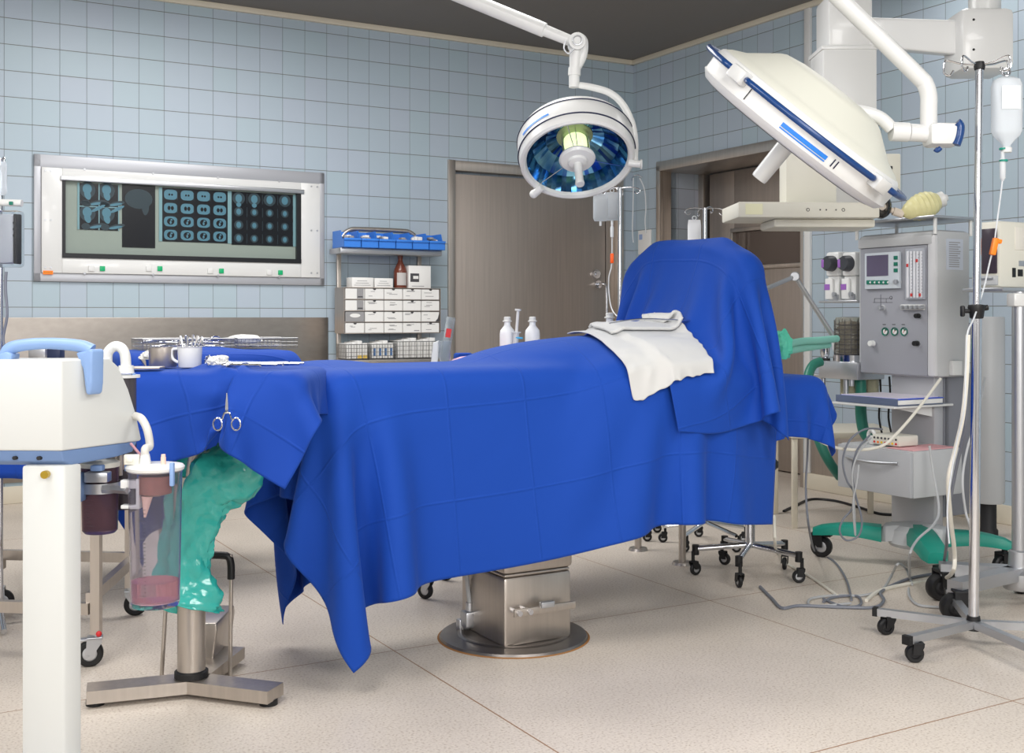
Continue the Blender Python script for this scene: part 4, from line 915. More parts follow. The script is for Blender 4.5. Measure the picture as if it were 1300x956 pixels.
Li = LM.inverted(); q = Li @ P(676, 165, 4.45); ac = math.atan2(q.y, q.x)
arc_strip(mb, None, R+.0068, -.066, -.056, ac-.28, ac+.36); mb.build('stripe', mat('bright_blue_stripe', (40, 130, 226), .4), lp)
# faceted reflector
def mirror_mat():
    m = bpy.data.materials.new('blue_mirror_facets'); m.use_nodes = True; n = m.node_tree.nodes; L = m.node_tree.links; b = n['Principled BSDF']
    tc = n.new('ShaderNodeTexCoord'); wn = n.new('ShaderNodeTexNoise'); wn.inputs['Scale'].default_value = 9; L.new(tc.outputs['Object'], wn.inputs[0])
    r = n.new('ShaderNodeValToRGB'); L.new(wn.outputs[0], r.inputs[0]); e = r.color_ramp.elements; e[0].position = .35; e[0].color = (*lin((46, 96, 150)), 1); e[1].position = .62; e[1].color = (*lin((120, 172, 196)), 1)
    L.new(r.outputs[0], b.inputs['Base Color']); b.inputs['Metallic'].default_value = 1; b.inputs['Roughness'].default_value = .12; return m
Mm = mirror_mat(); prof = [(.207, -.010), (.175, -.072), (.120, -.118), (.075, -.135)]
mb = MB(LM); n_ = 56; vs = []; fs = []
for i in range(len(prof)):
    for j in range(n_):
        a = 2*PI*j/n_+(.5*2*PI/n_ if False else 0); rr = prof[i][0]*(1+(.006 if j % 2 else -.006)); vs.append((rr*math.cos(a), rr*math.sin(a), prof[i][1]))
for i in range(len(prof)-1):
    for j in range(n_): fs.append([i*n_+j, i*n_+(j+1) % n_, (i+1)*n_+(j+1) % n_, (i+1)*n_+j])
mb.add(vs, fs); mb.build('reflector', Mm, lp, smooth=False, recalc=False)
mb = MB(LM); mb.lathe([(.075, -.134), (0, -.134)], n=32); mb.build('reflector_base', mat('lamp_olive_base', (150, 160, 130), .3, metal=.5), lp)
mb = MB(LM); mb.lathe([(.052, -.130), (.056, -.12), (.056, -.028), (.052, -.020)], n=32); mb.build('glass_tube', mat('greenish_glass', (226, 240, 214), .05, trans=.95, ior=1.2), lp)
mb = MB(LM); mb.lathe([(0, -.125), (.034, -.12), (.036, -.10), (.036, -.066), (.03, -.058), (0, -.056)], n=24); mb.build('bulb', mat('warm_bulb', (240, 244, 214), .4, emit=((236, 244, 196), 1.1)), lp)
for k in range(5): a = 2*PI*k/5+.4; mb = MB(LM); mb.cyl((.057*math.cos(a), .057*math.sin(a), -.13), (.057*math.cos(a), .057*math.sin(a), -.02), .0015, n=6); mb.build('cage_rod', M_chrome, lp)
mb = MB(LM); mb.lathe([(0, -.024), (.060, -.024), (.072, -.016), (.074, -.008), (.066, .002), (.040, .006), (.036, .016), (.018, .022), (0, .022)], n=48); mb.build('centre_cap', M_white, lp)
mb = MB(LM); mb.lathe([(.017, .02), (.0165, .105), (.019, .122), (.017, .128), (0, .129)], n=28); mb.build('handle', M_white, lp)
for aa in (math.radians(-12), math.radians(108), math.radians(228)):
    mb = MB(LM); mb.tube([(.066*math.cos(aa), .066*math.sin(aa), -.014), (.208*math.cos(aa), .208*math.sin(aa), -.010)], .0022, n=6, k=1); mb.build('spoke', M_chrome, lp)
kn = P(808, 208, 4.6); kv = (Vector(c)-kn).normalized()
mb = MB(); mb.cyl(kn+Vector((.018, 0, -.002)), kn+Vector((-.03, .01, .004)), .015, .015, n=20); mb.cyl(kn+Vector((.022, 0, -.002)), kn+Vector((.016, 0, -.002)), .020, n=24); mb.build('pivot', M_white, lp)
k2 = P(682, 243, 4.72); mb = MB(); d_ = (c-k2); d_.normalize(); mb.cyl(k2-d_*.02, k2+d_*.03, .017, .015, n=20); mb.sph(k2-d_*.02, .018); mb.build('side_knob', M_white, lp)
# yoke, joint, spring arm up to the ceiling
D = 4.62
mb = MB(); mb.tube([P(735, 108, D), P(752, 111, D), P(774, 118, D), P(790, 132, D), P(802, 156, D), P(806, 180, D), P(806, 200, D), P(807, 208, D)], [.013, .014, .0145, .0145, .0145, .0145, .0135, .013], n=14, k=6); mb.build('yoke', M_white, lp)
mb = MB(); mb.cyl(P(729, 111, D), P(729, 95, D), .0215, n=24); mb.cyl(P(729, 96, D), P(729.5, 86, D), .0255, n=24); mb.tube([P(730, 88, D), P(731, 62, D)], [.023, .026], k=1, n=20)
mb.build('stem', M_white, lp)
j = P(732, 55, D); mb = MB(); mb.cyl(j+Vector((0, -.045, 0)), j+Vector((0, .045, 0)), .034, n=32); mb.cyl(j+Vector((0, -.05, 0)), j+Vector((0, -.044, 0)), .024, n=28); mb.tube([j+Vector((-.0, 0, .03)), j+Vector((.028, 0, .01)), j+Vector((.025, 0, -.05)), j+Vector((.0, 0, -.10))], .018, k=5); mb.build('joint', M_white, lp)
mb = MB(); mb.torus(j+Vector((0, -.052, 0)), .018, .003, axis=(0, 1, 0), n=24, k=8); mb.build('joint_ring', M_alu, lp)
mb = MB(); mb.tube([P(718, 52, D-.04), P(716, 62, D-.04), P(722, 68, D-.04), P(728, 62, D-.04)], .004, k=4); mb.build('pin_clip', M_alu, lp)
e = P(470, -52, D+.15); dd = (e-j).normalized()
mb = MB(); mb.tube([j+dd*.02, j+dd*.14, j+dd*.145, e], [.022, .024, .030, .031], k=1, n=24); mb.build('spring_arm', M_white, lp)
mb = MB(); mb.sph(e, .05); mb.cyl(e, (e.x, e.y, ZC), .035, n=24); mb.lathe([(.10, ZC-.03), (.10, ZC)], Matrix.Translation((e.x, e.y, 0)), n=32); mb.build('ceiling_mount', M_white, lp)

# ================================================================= large tilted dome lamp
D = 3.75; n2 = Vector((-.58, .31, -.75)).normalized()
cc = P(1010, 170, D); BM = axis_frame(cc, -n2)     # local +z = back of the dome
bl = thing('dome_lamp', 'large white dome surgical lamp tilted on edge with navy rails around its rim', 'surgical lamp', cc)
r0 = .368
mb = MB(BM); mb.lathe([(0, -.035), (.33, -.035), (.352, -.030), (.372, -.008), (r0, .0), (r0+.002, .055), (r0-.008, .072), (.352, .078), (.345, .078)], n=96); mb.build('rim', mat('lamp_rim_white', (232, 232, 230), .35), bl)
mb = MB(BM); mb.lathe([(.352, .076), (.335, .088), (.312, .098), (.290, .108), (.205, .170), (.185, .180), (.120, .190), (.05, .193), (0, .193)], n=72); mb.build('dome', mat('dome_ivory', (222, 222, 210), .45), bl)
MB(BM).lathe([(0, -.037), (.325, -.037)], n=64).build('front_glass', mat('lamp_front_glass', (190, 200, 205), .1, spec=.7), bl)
Bi = BM.inverted()
def ang_of(px, py, d): q = Bi @ P(px, py, d); return math.atan2(q.y, q.x)
aN = ang_of(1020, 185, 3.3)         # direction facing the camera
def rim_pt(a, r, h): return (r*math.cos(a), r*math.sin(a), h)
def rail(a_s, a_e, h=.050, rr=.016, nm='rail'):
    pts = [rim_pt(a_s, r0+.004, h)]+[rim_pt(a_s+(a_e-a_s)*i/16, r0+.032, h) for i in range(1, 16)]+[rim_pt(a_e, r0+.004, h)]
    mb = MB(BM); mb.tube(pts, rr*.62, n=12, k=3); mb.build(nm, M_navy, bl)
for k in range(4): rail(aN-.62+k*PI/2+.02-.12, aN+.62+k*PI/2+.10)
for k in range(4):
    a = aN+.79+k*PI/2; mb = MB(BM @ Matrix.Rotation(a, 4, 'Z')); mb.box((r0+.014, 0, .047), (.044, .07, .045), .008); mb.build('rail_bracket', M_white, bl)
mb = MB(BM); arc_strip(mb, None, r0+.0035, .008, .021, aN-.22, aN+.24); arc_strip(mb, None, r0+.0035, .001, .005, aN-.22, aN+.24); mb.build('stripe', mat('bright_blue_stripe', (0, 0, 0)), bl)
for dx in (.30, .335): mb = MB(BM); arc_strip(mb, None, r0+.0035, .002, .028, aN+dx, aN+dx+.012, n=2); mb.build('tick_mark', mat('navy_line', (0, 0, 0)), bl)
mb = MB(BM); arc_strip(mb, None, r0+.0035, .0, .04, aN-.62, aN-.61, n=2); mb.build('seam', M_dark, bl)
mb = MB(BM @ Matrix.Translation((0.0, 0, 0))); mb.lathe([(0, -.19), (.026, -.188), (.028, -.18), (.030, -.04), (.05, -.034)], n=28); mb.build('handle', M_white, bl)
# knuckle on the back and the arm
mb = MB(); a = P(1076, 140, 3.72); mb.tube([P(1068, 137, 3.74), a, P(1098, 143, 3.7), P(1118, 150, 3.7), P(1132, 163, 3.7)], .021, n=16, k=6); mb.cyl(P(1131, 167, 3.7), P(1153, 168, 3.7), .031, .031, n=28); mb.build('yoke', M_white, bl)
mb = MB(); mb.cyl(P(1154, 168, 3.7), P(1182, 170, 3.7), .0285, .0285, n=28); mb.box(P(1196, 172, 3.7), (.105, .09, .072), .014); mb.build('joint', M_white, bl)
mb = MB(); mb.tube([P(1215, 155, 3.66), P(1219, 160, 3.66), P(1218, 172, 3.66), P(1214, 184, 3.66)], .014, k=5, n=12); mb.tube([P(1187, 189, 3.66), P(1190, 191, 3.66), P(1194, 188, 3.66)], .008, k=4); mb.build('grip', M_navy, bl)
mb = MB(); e = P(1024, -42, 3.7); mb.tube([P(1179, 164, 3.7), P(1179, 140, 3.7), P(1179, 122, 3.7), P(1175, 108, 3.7), P(1166, 97, 3.7), P(1100, 32, 3.7), e], [.027]*7, n=20, k=6); mb.build('arm', M_white, bl)
mb = MB(); q = P(1098, 40, 3.7); 
mb.sph(e, .05); mb.cyl(e, (e.x, e.y, ZC), .035, n=24); mb.lathe([(.10, ZC-.03), (.10, ZC)], Matrix.Translation((e.x, e.y, 0)), n=32); mb.build('ceiling_mount', M_white, bl)

# ================================================================= ceiling pendant
pd0 = P(1250, 50, 4.7)
pd = thing('ceiling_pendant', 'white ceiling pendant with a thick swing arm, hanging column and shelf rail', 'ceiling pendant', pd0)
D = 4.7
mb = MB(); a, b = P(1221, 8, D), P(1290, 88, D); mb.bb(a.x, b.x, D, D+.22, b.z, a.z, .03); mb.build('pivot_head', M_white, pd)
mb = MB(); q = P(1250, 0, D+.11); mb.cyl((q.x, D+.11, a.z-.01), (q.x, D+.11, ZC), .065, n=36); mb.build('ceiling_tube', M_white, pd)
for py in (25, 63): q = P(1236, py, D-.0); mb = MB(); mb.cyl(q, q+Vector((0, -.003, 0)), .005, n=10); mb.build('screw', M_dark, pd)
# arm: from head to second pivot further left and farther
e0 = P(1222, 45, 4.80); e1 = P(1090, 45, 5.15); t0, b0 = P(1222, 28, 4.8).z, P(1222, 72, 4.8).z; t1, b1 = P(1072, 20, 5.15).z, P(1072, 55, 5.15).z
ad = Vector((e1.x-e0.x, e1.y-e0.y, 0)); al = ad.length; AF = frame((e0.x, e0.y, 0), math.atan2(ad.y, ad.x))
mb = MB(AF); mb.prism([(0, b0), (al+.06, b1), (al+.06, t1), (0, t0)], -.055, .055, bev=.012); mb.build('swing_arm', M_white, pd)
D2 = 5.15; mb = MB(); a, b = P(1044, 7, D2), P(1100, 68, D2); mb.bb(a.x, b.x, D2-.1, D2+.12, b.z, a.z+.03, .02); mb.build('pivot_head', M_white, pd)
mb = MB(); a, b = P(1037, 66, D2), P(1105, 262, D2); mb.bb(a.x, b.x, D2-.10, D2+.12, b.z, a.z, .012); mb.bb(a.x-.006, b.x+.006, D2-.106, D2+.126, a.z-.012, a.z+.006, .003); mb.build('column', M_white, pd)
mb = MB(); a, b = P(1106, 197, D2-.05), P(1139, 247, D2-.05); mb.bb(a.x, b.x, D2-.10, D2+.10, b.z, a.z, .006); mb.build('socket_box', M_warm, pd)
for py, w_ in ((213, .012), (234, .02)): q = P(1131, py, D2-.10); mb = MB(); mb.box((q.x, D2-.102, q.z), (w_, .006, .014), .001); mb.build('socket', M_black, pd)
D3 = 4.7; mb = MB(); a, b = P(998, 200, D3), P(1062, 258, D3); mb.bb(a.x, b.x, D3, D3+.12, b.z, a.z+.1, .004); mb.build('bracket_panel', M_warm, pd)
a, b = P(937, 256, D3-.1), P(1088, 276, D3-.1); mb = MB()
q0 = hit(937, 265, RF, 0)
SFm = frame((a.x, D3-.1, 0), math.radians(2)); sl = (b.x-a.x)+.10
mb = MB(SFm); mb.bb(0, sl, 0, .30, b.z, a.z, .008); mb.build('shelf_rail', M_warm, pd)
mb = MB(SFm); mb.bb(.16, sl, .05, .28, b.z-.035, b.z, .01); mb.build('shelf_underside', M_warm, pd)
mb = MB(SFm); mb.bb(.03, .10, -.0015, 0, b.z+.012, a.z-.008); mb.build('name_plate', mat('pale_yellow_label', (236, 234, 200), .5), pd)
for x in (.285, .335, .36, .40, .43):
    mb = MB(SFm); mb.torus((x, -.001, (a.z+b.z)/2), .006 if x in (.285, .43) else .002, .0012, axis=(0, 1, 0), n=14, k=6); mb.build('symbol', M_print2, pd)
a, b = P(985, 225, 5.0), P(1040, 245, 5.0)
# ================================================================= things standing behind the operating table
zs = .885
st = thing('side_table', 'plain steel table mostly hidden behind the blue draped operating table', 'table', TF @ Vector((.58, .77, 0)), TH)
MB(TF).bb(-.06, 1.22, .58, .96, zs-.03, zs, .006).build('tabletop', M_steel, st)
for x, y in ((-.036, .61), (.165, .84)):
    caster(st, x, y, .032, .018, M=TF, mt=M_alu, head=-1.0); MB(TF).bb(x-.012, x+.012, y-.012, y+.012, .08, zs-.03).build('leg', M_steel, st)
for x, y in ((1.203, .94), (1.19, .60)):
    mb = MB(TF); mb.cyl((x, y, 0), (x, y, .012), .045, .04, n=24); mb.cyl((x, y, .012), (x, y, zs-.03), .016, n=16); mb.build('leg', M_steel, st)
def on_side(px, yo=.75, z=zs): q = hit(px, HY, TF, yo); return TF @ Vector((q.x, yo, z))
def bottle(p, label, name='bottle', h=.155, r=.030, m=None, capm=None, group=None, sc=1.):
    t = thing(name, label, 'bottle', p)
    mb = MB(Matrix.Translation(p)); mb.lathe([(0, .001), (r*.9, .001), (r, .008), (r, h*.62), (r*.93, h*.70), (r*.5, h*.79), (r*.42, h*.82), (r*.42, h*.90)], n=36); mb.build('body', m or M_milk, t)
    mb = MB(Matrix.Translation(p)); mb.lathe([(r*.55, h*.885), (r*.62, h*.89), (r*.62, h*.91), (r*.45, h*.92), (r*.45, h*.99), (r*.3, h), (0, h)], n=28); mb.build('cap', capm or M_white, t); return t
M_btl = mat('white_translucent_bottle', (246, 249, 252), .3, trans=.1)
hb = lambda p, py: CZ-(py-HY)/F*p.y-p.z
p = on_side(644); bottle(p, 'white plastic flask left of the upright syringe behind the drape', h=hb(p, 402), r=.031, m=M_btl)
p = on_side(676); bottle(p, 'white plastic flask right of the upright syringe behind the drape', h=hb(p, 402), r=.031, m=M_btl)
p = on_side(774, .70); bottle(p, 'white squeeze bottle with pointed neck left of the screen drape', h=hb(p, 397), r=.036, m=M_btl, name='squeeze_bottle')
p = on_side(653, .68); s = thing('syringe', 'upright syringe with blue tip and red mark between the two white flasks', 'syringe', p); h = hb(p, 392)
X = Matrix.Translation(p) @ Matrix.Rotation(.07, 4, 'Y')
mb = MB(X); mb.lathe([(0, 0), (.011, 0), (.011, h*.55), (.018, h*.56), (.018, h*.58), (.009, h*.58)], n=20); mb.build('barrel', M_milk, s)
mb = MB(X); mb.lathe([(.006, h*.3), (.006, h*.96), (.013, h*.965), (.013, h), (0, h)], n=16); mb.build('plunger', M_white, s)
mb = MB(X); mb.lathe([(.0115, h*.25), (.0115, h*.34)], n=20); mb.build('red_mark', M_red, s)
mb = MB(X); mb.box((.012, -.008, h*.47), (.03, .006, .008), .002); mb.build('tip_cap', mat('cyan_cap', (60, 170, 220), .4), s)
# red marked tube in a small clear cup and the pink wrapped sets
p = on_side(568, .66); h = hb(p, 402)
X = Matrix.Translation(p+Vector((-.015, 0, 0))) @ Matrix.Rotation(.16, 4, 'Y'); tbx = thing('plastic_tube', 'leaning clear plastic tube with a red mark beside the medicine rack', 'tube', p)
mb = MB(X); mb.lathe([(.018, .0), (.018, h), (.0165, h), (.0165, .002), (0, .002)], n=28); mb.build('tube', M_clear, tbx)
mb = MB(X); mb.add([(-.010, -.0185, h*.58), (.010, -.0185, h*.58), (.010, -.0185, h*.76), (-.010, -.0185, h*.76)], [[0, 1, 2, 3]]); mb.build('red_label', M_red, tbx)
p2 = on_side(565, .62); mb = MB(Matrix.Translation(p2)); h2 = hb(p2, 433); mb.lathe([(.020, 0), (.024, h2), (.0225, h2), (.019, .002), (0, .002)], n=28); single(mb, 'plastic_cup', M_clear, 'small clear plastic cup in front of the leaning tube', 'cup', loc=p2)
p3 = on_side(552, .66); mb = MB(Matrix.Translation(p3)); h3 = hb(p3, 432); mb.prism([(-.016, 0), (.012, 0), (.016, h3), (-.006, h3*.9)], -.01, .012, bev=.003); single(mb, 'plastic_pouch', M_milk, 'crinkled clear pouch left of the leaning tube', 'pouch', loc=p3)
M_pink2 = mat('pink_film', (226, 180, 204), .35, trans=.1, bump=.4, bscale=30)
p = on_side(600, .66); q = TF.inverted() @ p; crumple(p+Vector((0, 0, .002)), .05, (1.6, 1.0, .36), 'flat pale pink plastic set lying left of the white flasks', name='plastic_pack', m=M_pink2, seed=21, cat='pack', amp=.12, fq=2)
p = on_side(622, .74); crumple(p+Vector((0, 0, .002)), .045, (1.2, 1.0, .42), 'rose pink plastic pack close to the left white flask', name='plastic_pack', m=mat('rose_film', (214, 120, 160), .4), seed=23, cat='pack', amp=.12, fq=2)
mb = MB(TF); q = TF.inverted() @ on_side(588, .78); mb.box((q.x, .78, zs+.022), (.07, .05, .04), .01); single(mb, 'blue_pack', M_blue, 'little folded blue cloth beside the leaning tube', 'cloth', ang=TH)

# swivel stool base with five casters
sc_ = Vector((.985, 4.71, 0)); stl = thing('swivel_stool', 'five castered swivel stool tucked under the right end of the drape', 'stool', sc_)
for px, py in ((883, 730), (938, 746), (920, 717), (1014, 740), (996, 723)):
    g = G(px, py); v = g-sc_; v.normalize()
    caster(stl, g.x, g.y, .026, .016, head=math.atan2(v.y, v.x)+.6, mt=M_black, top=.10)
    mb = MB(); mb.tube([sc_+Vector((0, 0, .13)), g+Vector((0, 0, .11))], .012, k=1, n=10); mb.build('leg', M_chrome, stl)
    mb = MB(); mb.cyl(g+Vector((0, 0, .085)), g+Vector((0, 0, .125)), .015, n=16); mb.build('leg_cap', M_black, stl)
mb = MB(); mb.cyl(sc_+Vector((0, 0, .12)), sc_+Vector((0, 0, .44)), .02, n=20); mb.build('column', M_chrome, stl)
mb = MB(Matrix.Translation(sc_)); mb.lathe([(0, .44), (.10, .44), (.115, .455), (.115, .475), (.10, .49), (0, .492)], n=36); mb.build('seat', M_black, stl)

# ================================================================= iv stands in the background
def hooks(parent, M, z, L=.10, n=4, mt=None, a0=0.):
    for k in range(n):
        a = a0+2*PI*k/n; d = Vector((math.cos(a), math.sin(a), 0)); mb = MB(M)
        c0_ = Vector((0, 0, z)); pts = [c0_, c0_+d*L*.6+Vector((0, 0, .004)), c0_+d*L+Vector((0, 0, -.004)), c0_+d*(L+.008)+Vector((0, 0, -.02)), c0_+d*(L-.008)+Vector((0, 0, -.028)), c0_+d*(L-.02)+Vector((0, 0, -.018))]
        mb.tube(pts, .0026, n=8, k=5); mb.build('hook', mt or M_chrome, parent)
def iv_stand(name, label, px, pytop, d, a0, base_r=.26, h0=.10):
    p = P(px, pytop, d); t = thing(name, label, 'infusion stand', (p.x, p.y, 0)); M = frame((p.x, p.y, 0), 0)
    mb = MB(M); mb.cyl((0, 0, h0), (0, 0, p.z), .0095, n=16); mb.build('pole', M_chrome, t); hooks(t, M, p.z-.004, L=.09, a0=a0)
    for k in range(5):
        a = 2*PI*k/5+.3; mb = MB(M); mb.tube([(0, 0, h0+.01), (base_r*math.cos(a), base_r*math.sin(a), .075)], .010, k=1, n=8); mb.build('leg', M_chrome, t)
        caster(t, base_r*math.cos(a), base_r*math.sin(a), .022, .014, M=M, top=.075)
    return t, p
t1, p1_ = iv_stand('infusion_stand', 'thin chrome infusion stand behind the screen drape with one white bag', 895, 264, 5.35, .2, base_r=.2)
t2, p2_ = iv_stand('infusion_stand', 'chrome infusion stand beside the wide door carrying two clear bags', 787, 238, 5.6, 2.9, base_r=.2)
def bag(px0, px1, py0, py1, d, label, m, name='infusion_bag', th=.02):
    a, b = P(px0, py0, d), P(px1, py1, d); cx, w, h = (a.x+b.x)/2, b.x-a.x, a.z-b.z; t = thing(name, label, 'infusion bag', (cx, d, b.z))
    nx, nz = 16, 20; vs = []; fs = []
    for s in (-1, 1):
        o = len(vs)
        for i in range(nx+1):
            for j in range(nz+1):
                u, v = i/nx, j/nz; e = (math.sin(PI*u)**.5)*(math.sin(PI*min(1, v*1.1))**.6 if v < .92 else .12); tap = 1-.10*max(0, (v-.85)/.15)-.18*max(0, (.10-v)/.10)
                vs.append((cx+(u-.5)*w*tap, d+s*(th/2*e+.0006), b.z+v*h))
        for i in range(nx):
            for j in range(nz): fs.append([o+i*(nz+1)+j, o+(i+1)*(nz+1)+j, o+(i+1)*(nz+1)+j+1, o+i*(nz+1)+j+1])
    mb = MB(); mb.add(vs, fs); mb.build('pouch', m, t)
    mb = MB(); mb.torus((cx, d, a.z+.008), .009, .0022, axis=(0, 1, 0), n=16, k=6); mb.build('hanger', M_milk, t)
    mb = MB(); mb.cyl((cx, d, b.z), (cx, d, b.z-.022), .006, n=12); mb.build('port', M_milk, t); return t
M_bag = mat('clear_bag', (226, 232, 238), .15, trans=.6, ior=1.15); M_bagw = mat('white_bag', (240, 242, 246), .35, trans=.1)
bag(873, 890, 279, 330, 5.30, 'small white infusion bag hanging above the screen drape', M_bagw)
bag(753, 772, 246, 281, 5.52, 'left one of two clear infusion bags under the round lamp', M_bag)
b_ = bag(768, 786, 244, 280, 5.64, 'right one of two clear infusion bags, with a drip line', M_bag)
dl = thing('drip_line', 'drip line with orange roller clamp falling beside the wide door', 'drip line', P(777, 300, 5.63))
mb = MB(); mb.lathe([(0, 0), (.008, .004), (.009, .05), (.004, .062), (.004, .08)], Matrix.Translation(P(777, 302, 5.63)), n=16); mb.build('drip_chamber', M_milk, dl)
mb = MB(); mb.tube([P(777, 301, 5.63), P(777, 325, 5.63), P(776, 340, 5.63), P(773, 352, 5.63), P(773, 370, 5.63), P(776, 390, 5.6), P(783, 401, 5.55), P(792, 404, 5.5)], .003, n=8); mb.build('tube', M_milk, dl)
mb = MB(); q = P(777, 328, 5.63); mb.box(q, (.016, .018, .048), .003); mb.build('roller_clamp', mat('bright_orange_clamp', (255, 96, 20), .4, emit=((255, 96, 20), .0)), dl)
# wall hook, looped tubes and card by the corner
hk = hit(808, 228, RF, -.03); ht = thing('tube_hook', 'small wire hook on the tiled corner with two thin tubes hanging down', 'hook', RF @ Vector((hk.x, -.02, hk.z)), TH-PI/2)
mb = MB(RF); mb.tube([(hk.x-.06, -.03, hk.z), (hk.x-.02, -.05, hk.z+.02), (hk.x+.04, -.05, hk.z+.03), (hk.x+.06, -.02, hk.z+.01)], .004, n=8); mb.build('hook', M_chrome, ht)
mb = MB(); mb.tube([P(804, 226, 8.0), P(804, 250, 8.0), P(803, 290, 8.0), P(804, 308, 8.0)], .004, n=8); mb.build('tube', M_milk, ht)
mb = MB(); mb.tube([P(812, 226, 8.0), P(818, 240, 8.0), P(820, 262, 8.0), P(819, 280, 8.0), P(820, 296, 8.0)], .004, n=8); mb.build('tube', M_milk, ht)
a, b = hit(810, 293, RF, -.012), hit(826, 322, RF, -.012); mb = MB(RF); mb.bb(a.x, b.x, -.012, 0, b.z, a.z, .002, 0); mb.bb(a.x+.015, a.x+.055, -.0135, -.012, a.z-.07, a.z-.03, 0, 1)
single(mb, 'wall_card', [M_paper, mat('faint_blue_print', (150, 170, 210), .6)], 'small white card on the tiles left of the sliding door', 'card', ang=TH-PI/2)

# ================================================================= gauze towels on the drape
# height map of both drapes, for what lies on top of them
HG = np.full((90, 60), .2); hx0, hy0, hs = -.2, -.6, .016
for Gq in (G1, G2):
    R_ = resample(Gq, Gq.shape[0]*4, Gq.shape[1]*4).reshape(-1, 3); ii = ((R_[:, 0]-hx0)/hs).astype(int); jj = ((R_[:, 1]-hy0)/hs).astype(int)
    ok = (ii >= 0) & (ii < 90) & (jj >= 0) & (jj < 60); np.maximum.at(HG, (ii[ok], jj[ok]), R_[ok, 2])
def hmap(p):
    u = np.clip((p[:, 0]-hx0)/hs-.5, 0, 88.99); v = np.clip((p[:, 1]-hy0)/hs-.5, 0, 58.99); i = u.astype(int); j = v.astype(int); fu = u-i; fv = v-j
    return HG[i, j]*(1-fu)*(1-fv)+HG[i+1, j]*fu*(1-fv)+HG[i, j+1]*(1-fu)*fv+HG[i+1, j+1]*fu*fv
def sd_hm(off):
    def f(p):
        h = hmap(p); e = .01; gx = (hmap(p+np.array((e, 0, 0)))-hmap(p-np.array((e, 0, 0))))/(2*e); gy = (hmap(p+np.array((0, e, 0)))-hmap(p-np.array((0, e, 0))))/(2*e)
        return (p[:, 2]-h)/np.sqrt(1+np.minimum(gx*gx+gy*gy, 9))-off
    return f
Pt = quad_grid((.20, -.455), (.52, -.445), (.66, .08), (.27, .10), 1.12, 26, 36)
Gt = sim2(Pt, sd_hm(.008), 60, 40, iters=12, fric=.9, bend=.1, noise=.006)
M_towel = cloth_mat('white_towel_cloth', (206, 206, 204), crease=9., weave=1.0)
nn = Gt.shape; rr_ = np.random.RandomState(11); Gt[:, 0, 2] += rr_.randn(nn[0])*.004; Gt[:, 0, 0] += rr_.randn(nn[0])*.003; Gt[-1, :, 0] += rr_.randn(nn[1])*.004
dt_ = cloth_obj('gauze_towel', Gt, TF, M_towel, P0=Pt, lev=2, th=.004); tag(dt_, 'white gauze towel lying over the blue drape with one corner down the side', 'towel'); origin(dt_, TF @ Vector((.4, 0, .98)), TH)
Pw = quad_grid((.30, -.14), (.60, -.17), (.70, .02), (.33, .06), 1.14, 20, 16)
Gw = sim2(Pw, sd_hm(.020), 50, 30, iters=10, fric=.9, bend=.2, noise=.03)
dw_ = cloth_obj('folded_gauze', Gw, TF, M_towel, P0=Pw, lev=2, th=.010); tag(dw_, 'thick folded white gauze pad on top of the spread gauze towel', 'gauze'); origin(dw_, TF @ Vector((.4, 0, .98)), TH)
zr_ = float(np.percentile(Gw[..., 2], 60))+.012
mb = MB(TF); mb.tube([(.28, -.16, zr_-.012), (.42, -.15, zr_+.002), (.62, -.16, zr_-.004)], [.002, .003, .003], n=8, k=4); single(mb, 'steel_probe', M_chrome, 'thin straight steel probe laid across the white gauze', 'instrument', ang=TH)
# ================================================================= medicine rack on the left wall
RK = LF @ Matrix.Translation((0, -.22, 0))
def rk(px, py, yo=0.): return hit(px, py, RK, yo)
rk_l, rk_r = rk(437, 400).x, rk(557, 400).x
rack = thing('supply_rack', 'steel supply rack with an arched top carrying blue bins and rows of small cartons', 'rack', RK @ Vector(((rk_l+rk_r)/2, 0, 0)), TH)
zA = rk(500, 291).z; zt_s = rk(500, 322).z; z4 = [rk(500, y).z for y in (365.5, 380.2, 394.5, 408.5, 422.5)]
for x in (rk(438, 400).x, rk(541, 400).x):
    MB(RK).bb(x-.014, x+.014, .10, .125, 0, zt_s, .003).build('upright', M_steel, rack)
mb = MB(RK); xa, xb = rk(440, 300).x, rk(540, 300).x
mb.tube([(xa, .11, zt_s), (xa+.01, .11, zA-.06), (xa+.06, .11, zA-.01), (xa+.14, .11, zA), (xb-.14, .11, zA), (xb-.06, .11, zA-.01), (xb-.01, .11, zA-.06), (xb, .11, zt_s)], .016, k=4); mb.build('arch', M_steel, rack)
sx0, sx1 = rk(428, 320).x, rk(556, 320).x
mb = MB(RK); mb.bb(sx0, sx1, -.06, .14, rk(500, 324).z, rk(500, 317).z, .004); mb.build('top_shelf', M_alu, rack)
bx0_, bx1_ = rk(436.5, 400).x, rk(556.5, 400).x
mb = MB(RK)
for z in z4: mb.bb(bx0_-.004, bx1_+.004, -.02, .14, z-.004, z+.0, .001)
mb.bb(bx0_-.008, bx0_-.004, -.02, .14, z4[-1], z4[0]); mb.bb(bx1_+.004, bx1_+.008, -.02, .14, z4[-1], z4[0]); mb.build('carton_shelves', M_steeld, rack)
zb_ = rk(500, 456).z; mb = MB(RK); mb.bb(bx0_-.01, bx1_+.02, -.06, .14, zb_-.02, zb_, .003); mb.build('lower_shelf', M_steel, rack)
rnd = random.Random(2)
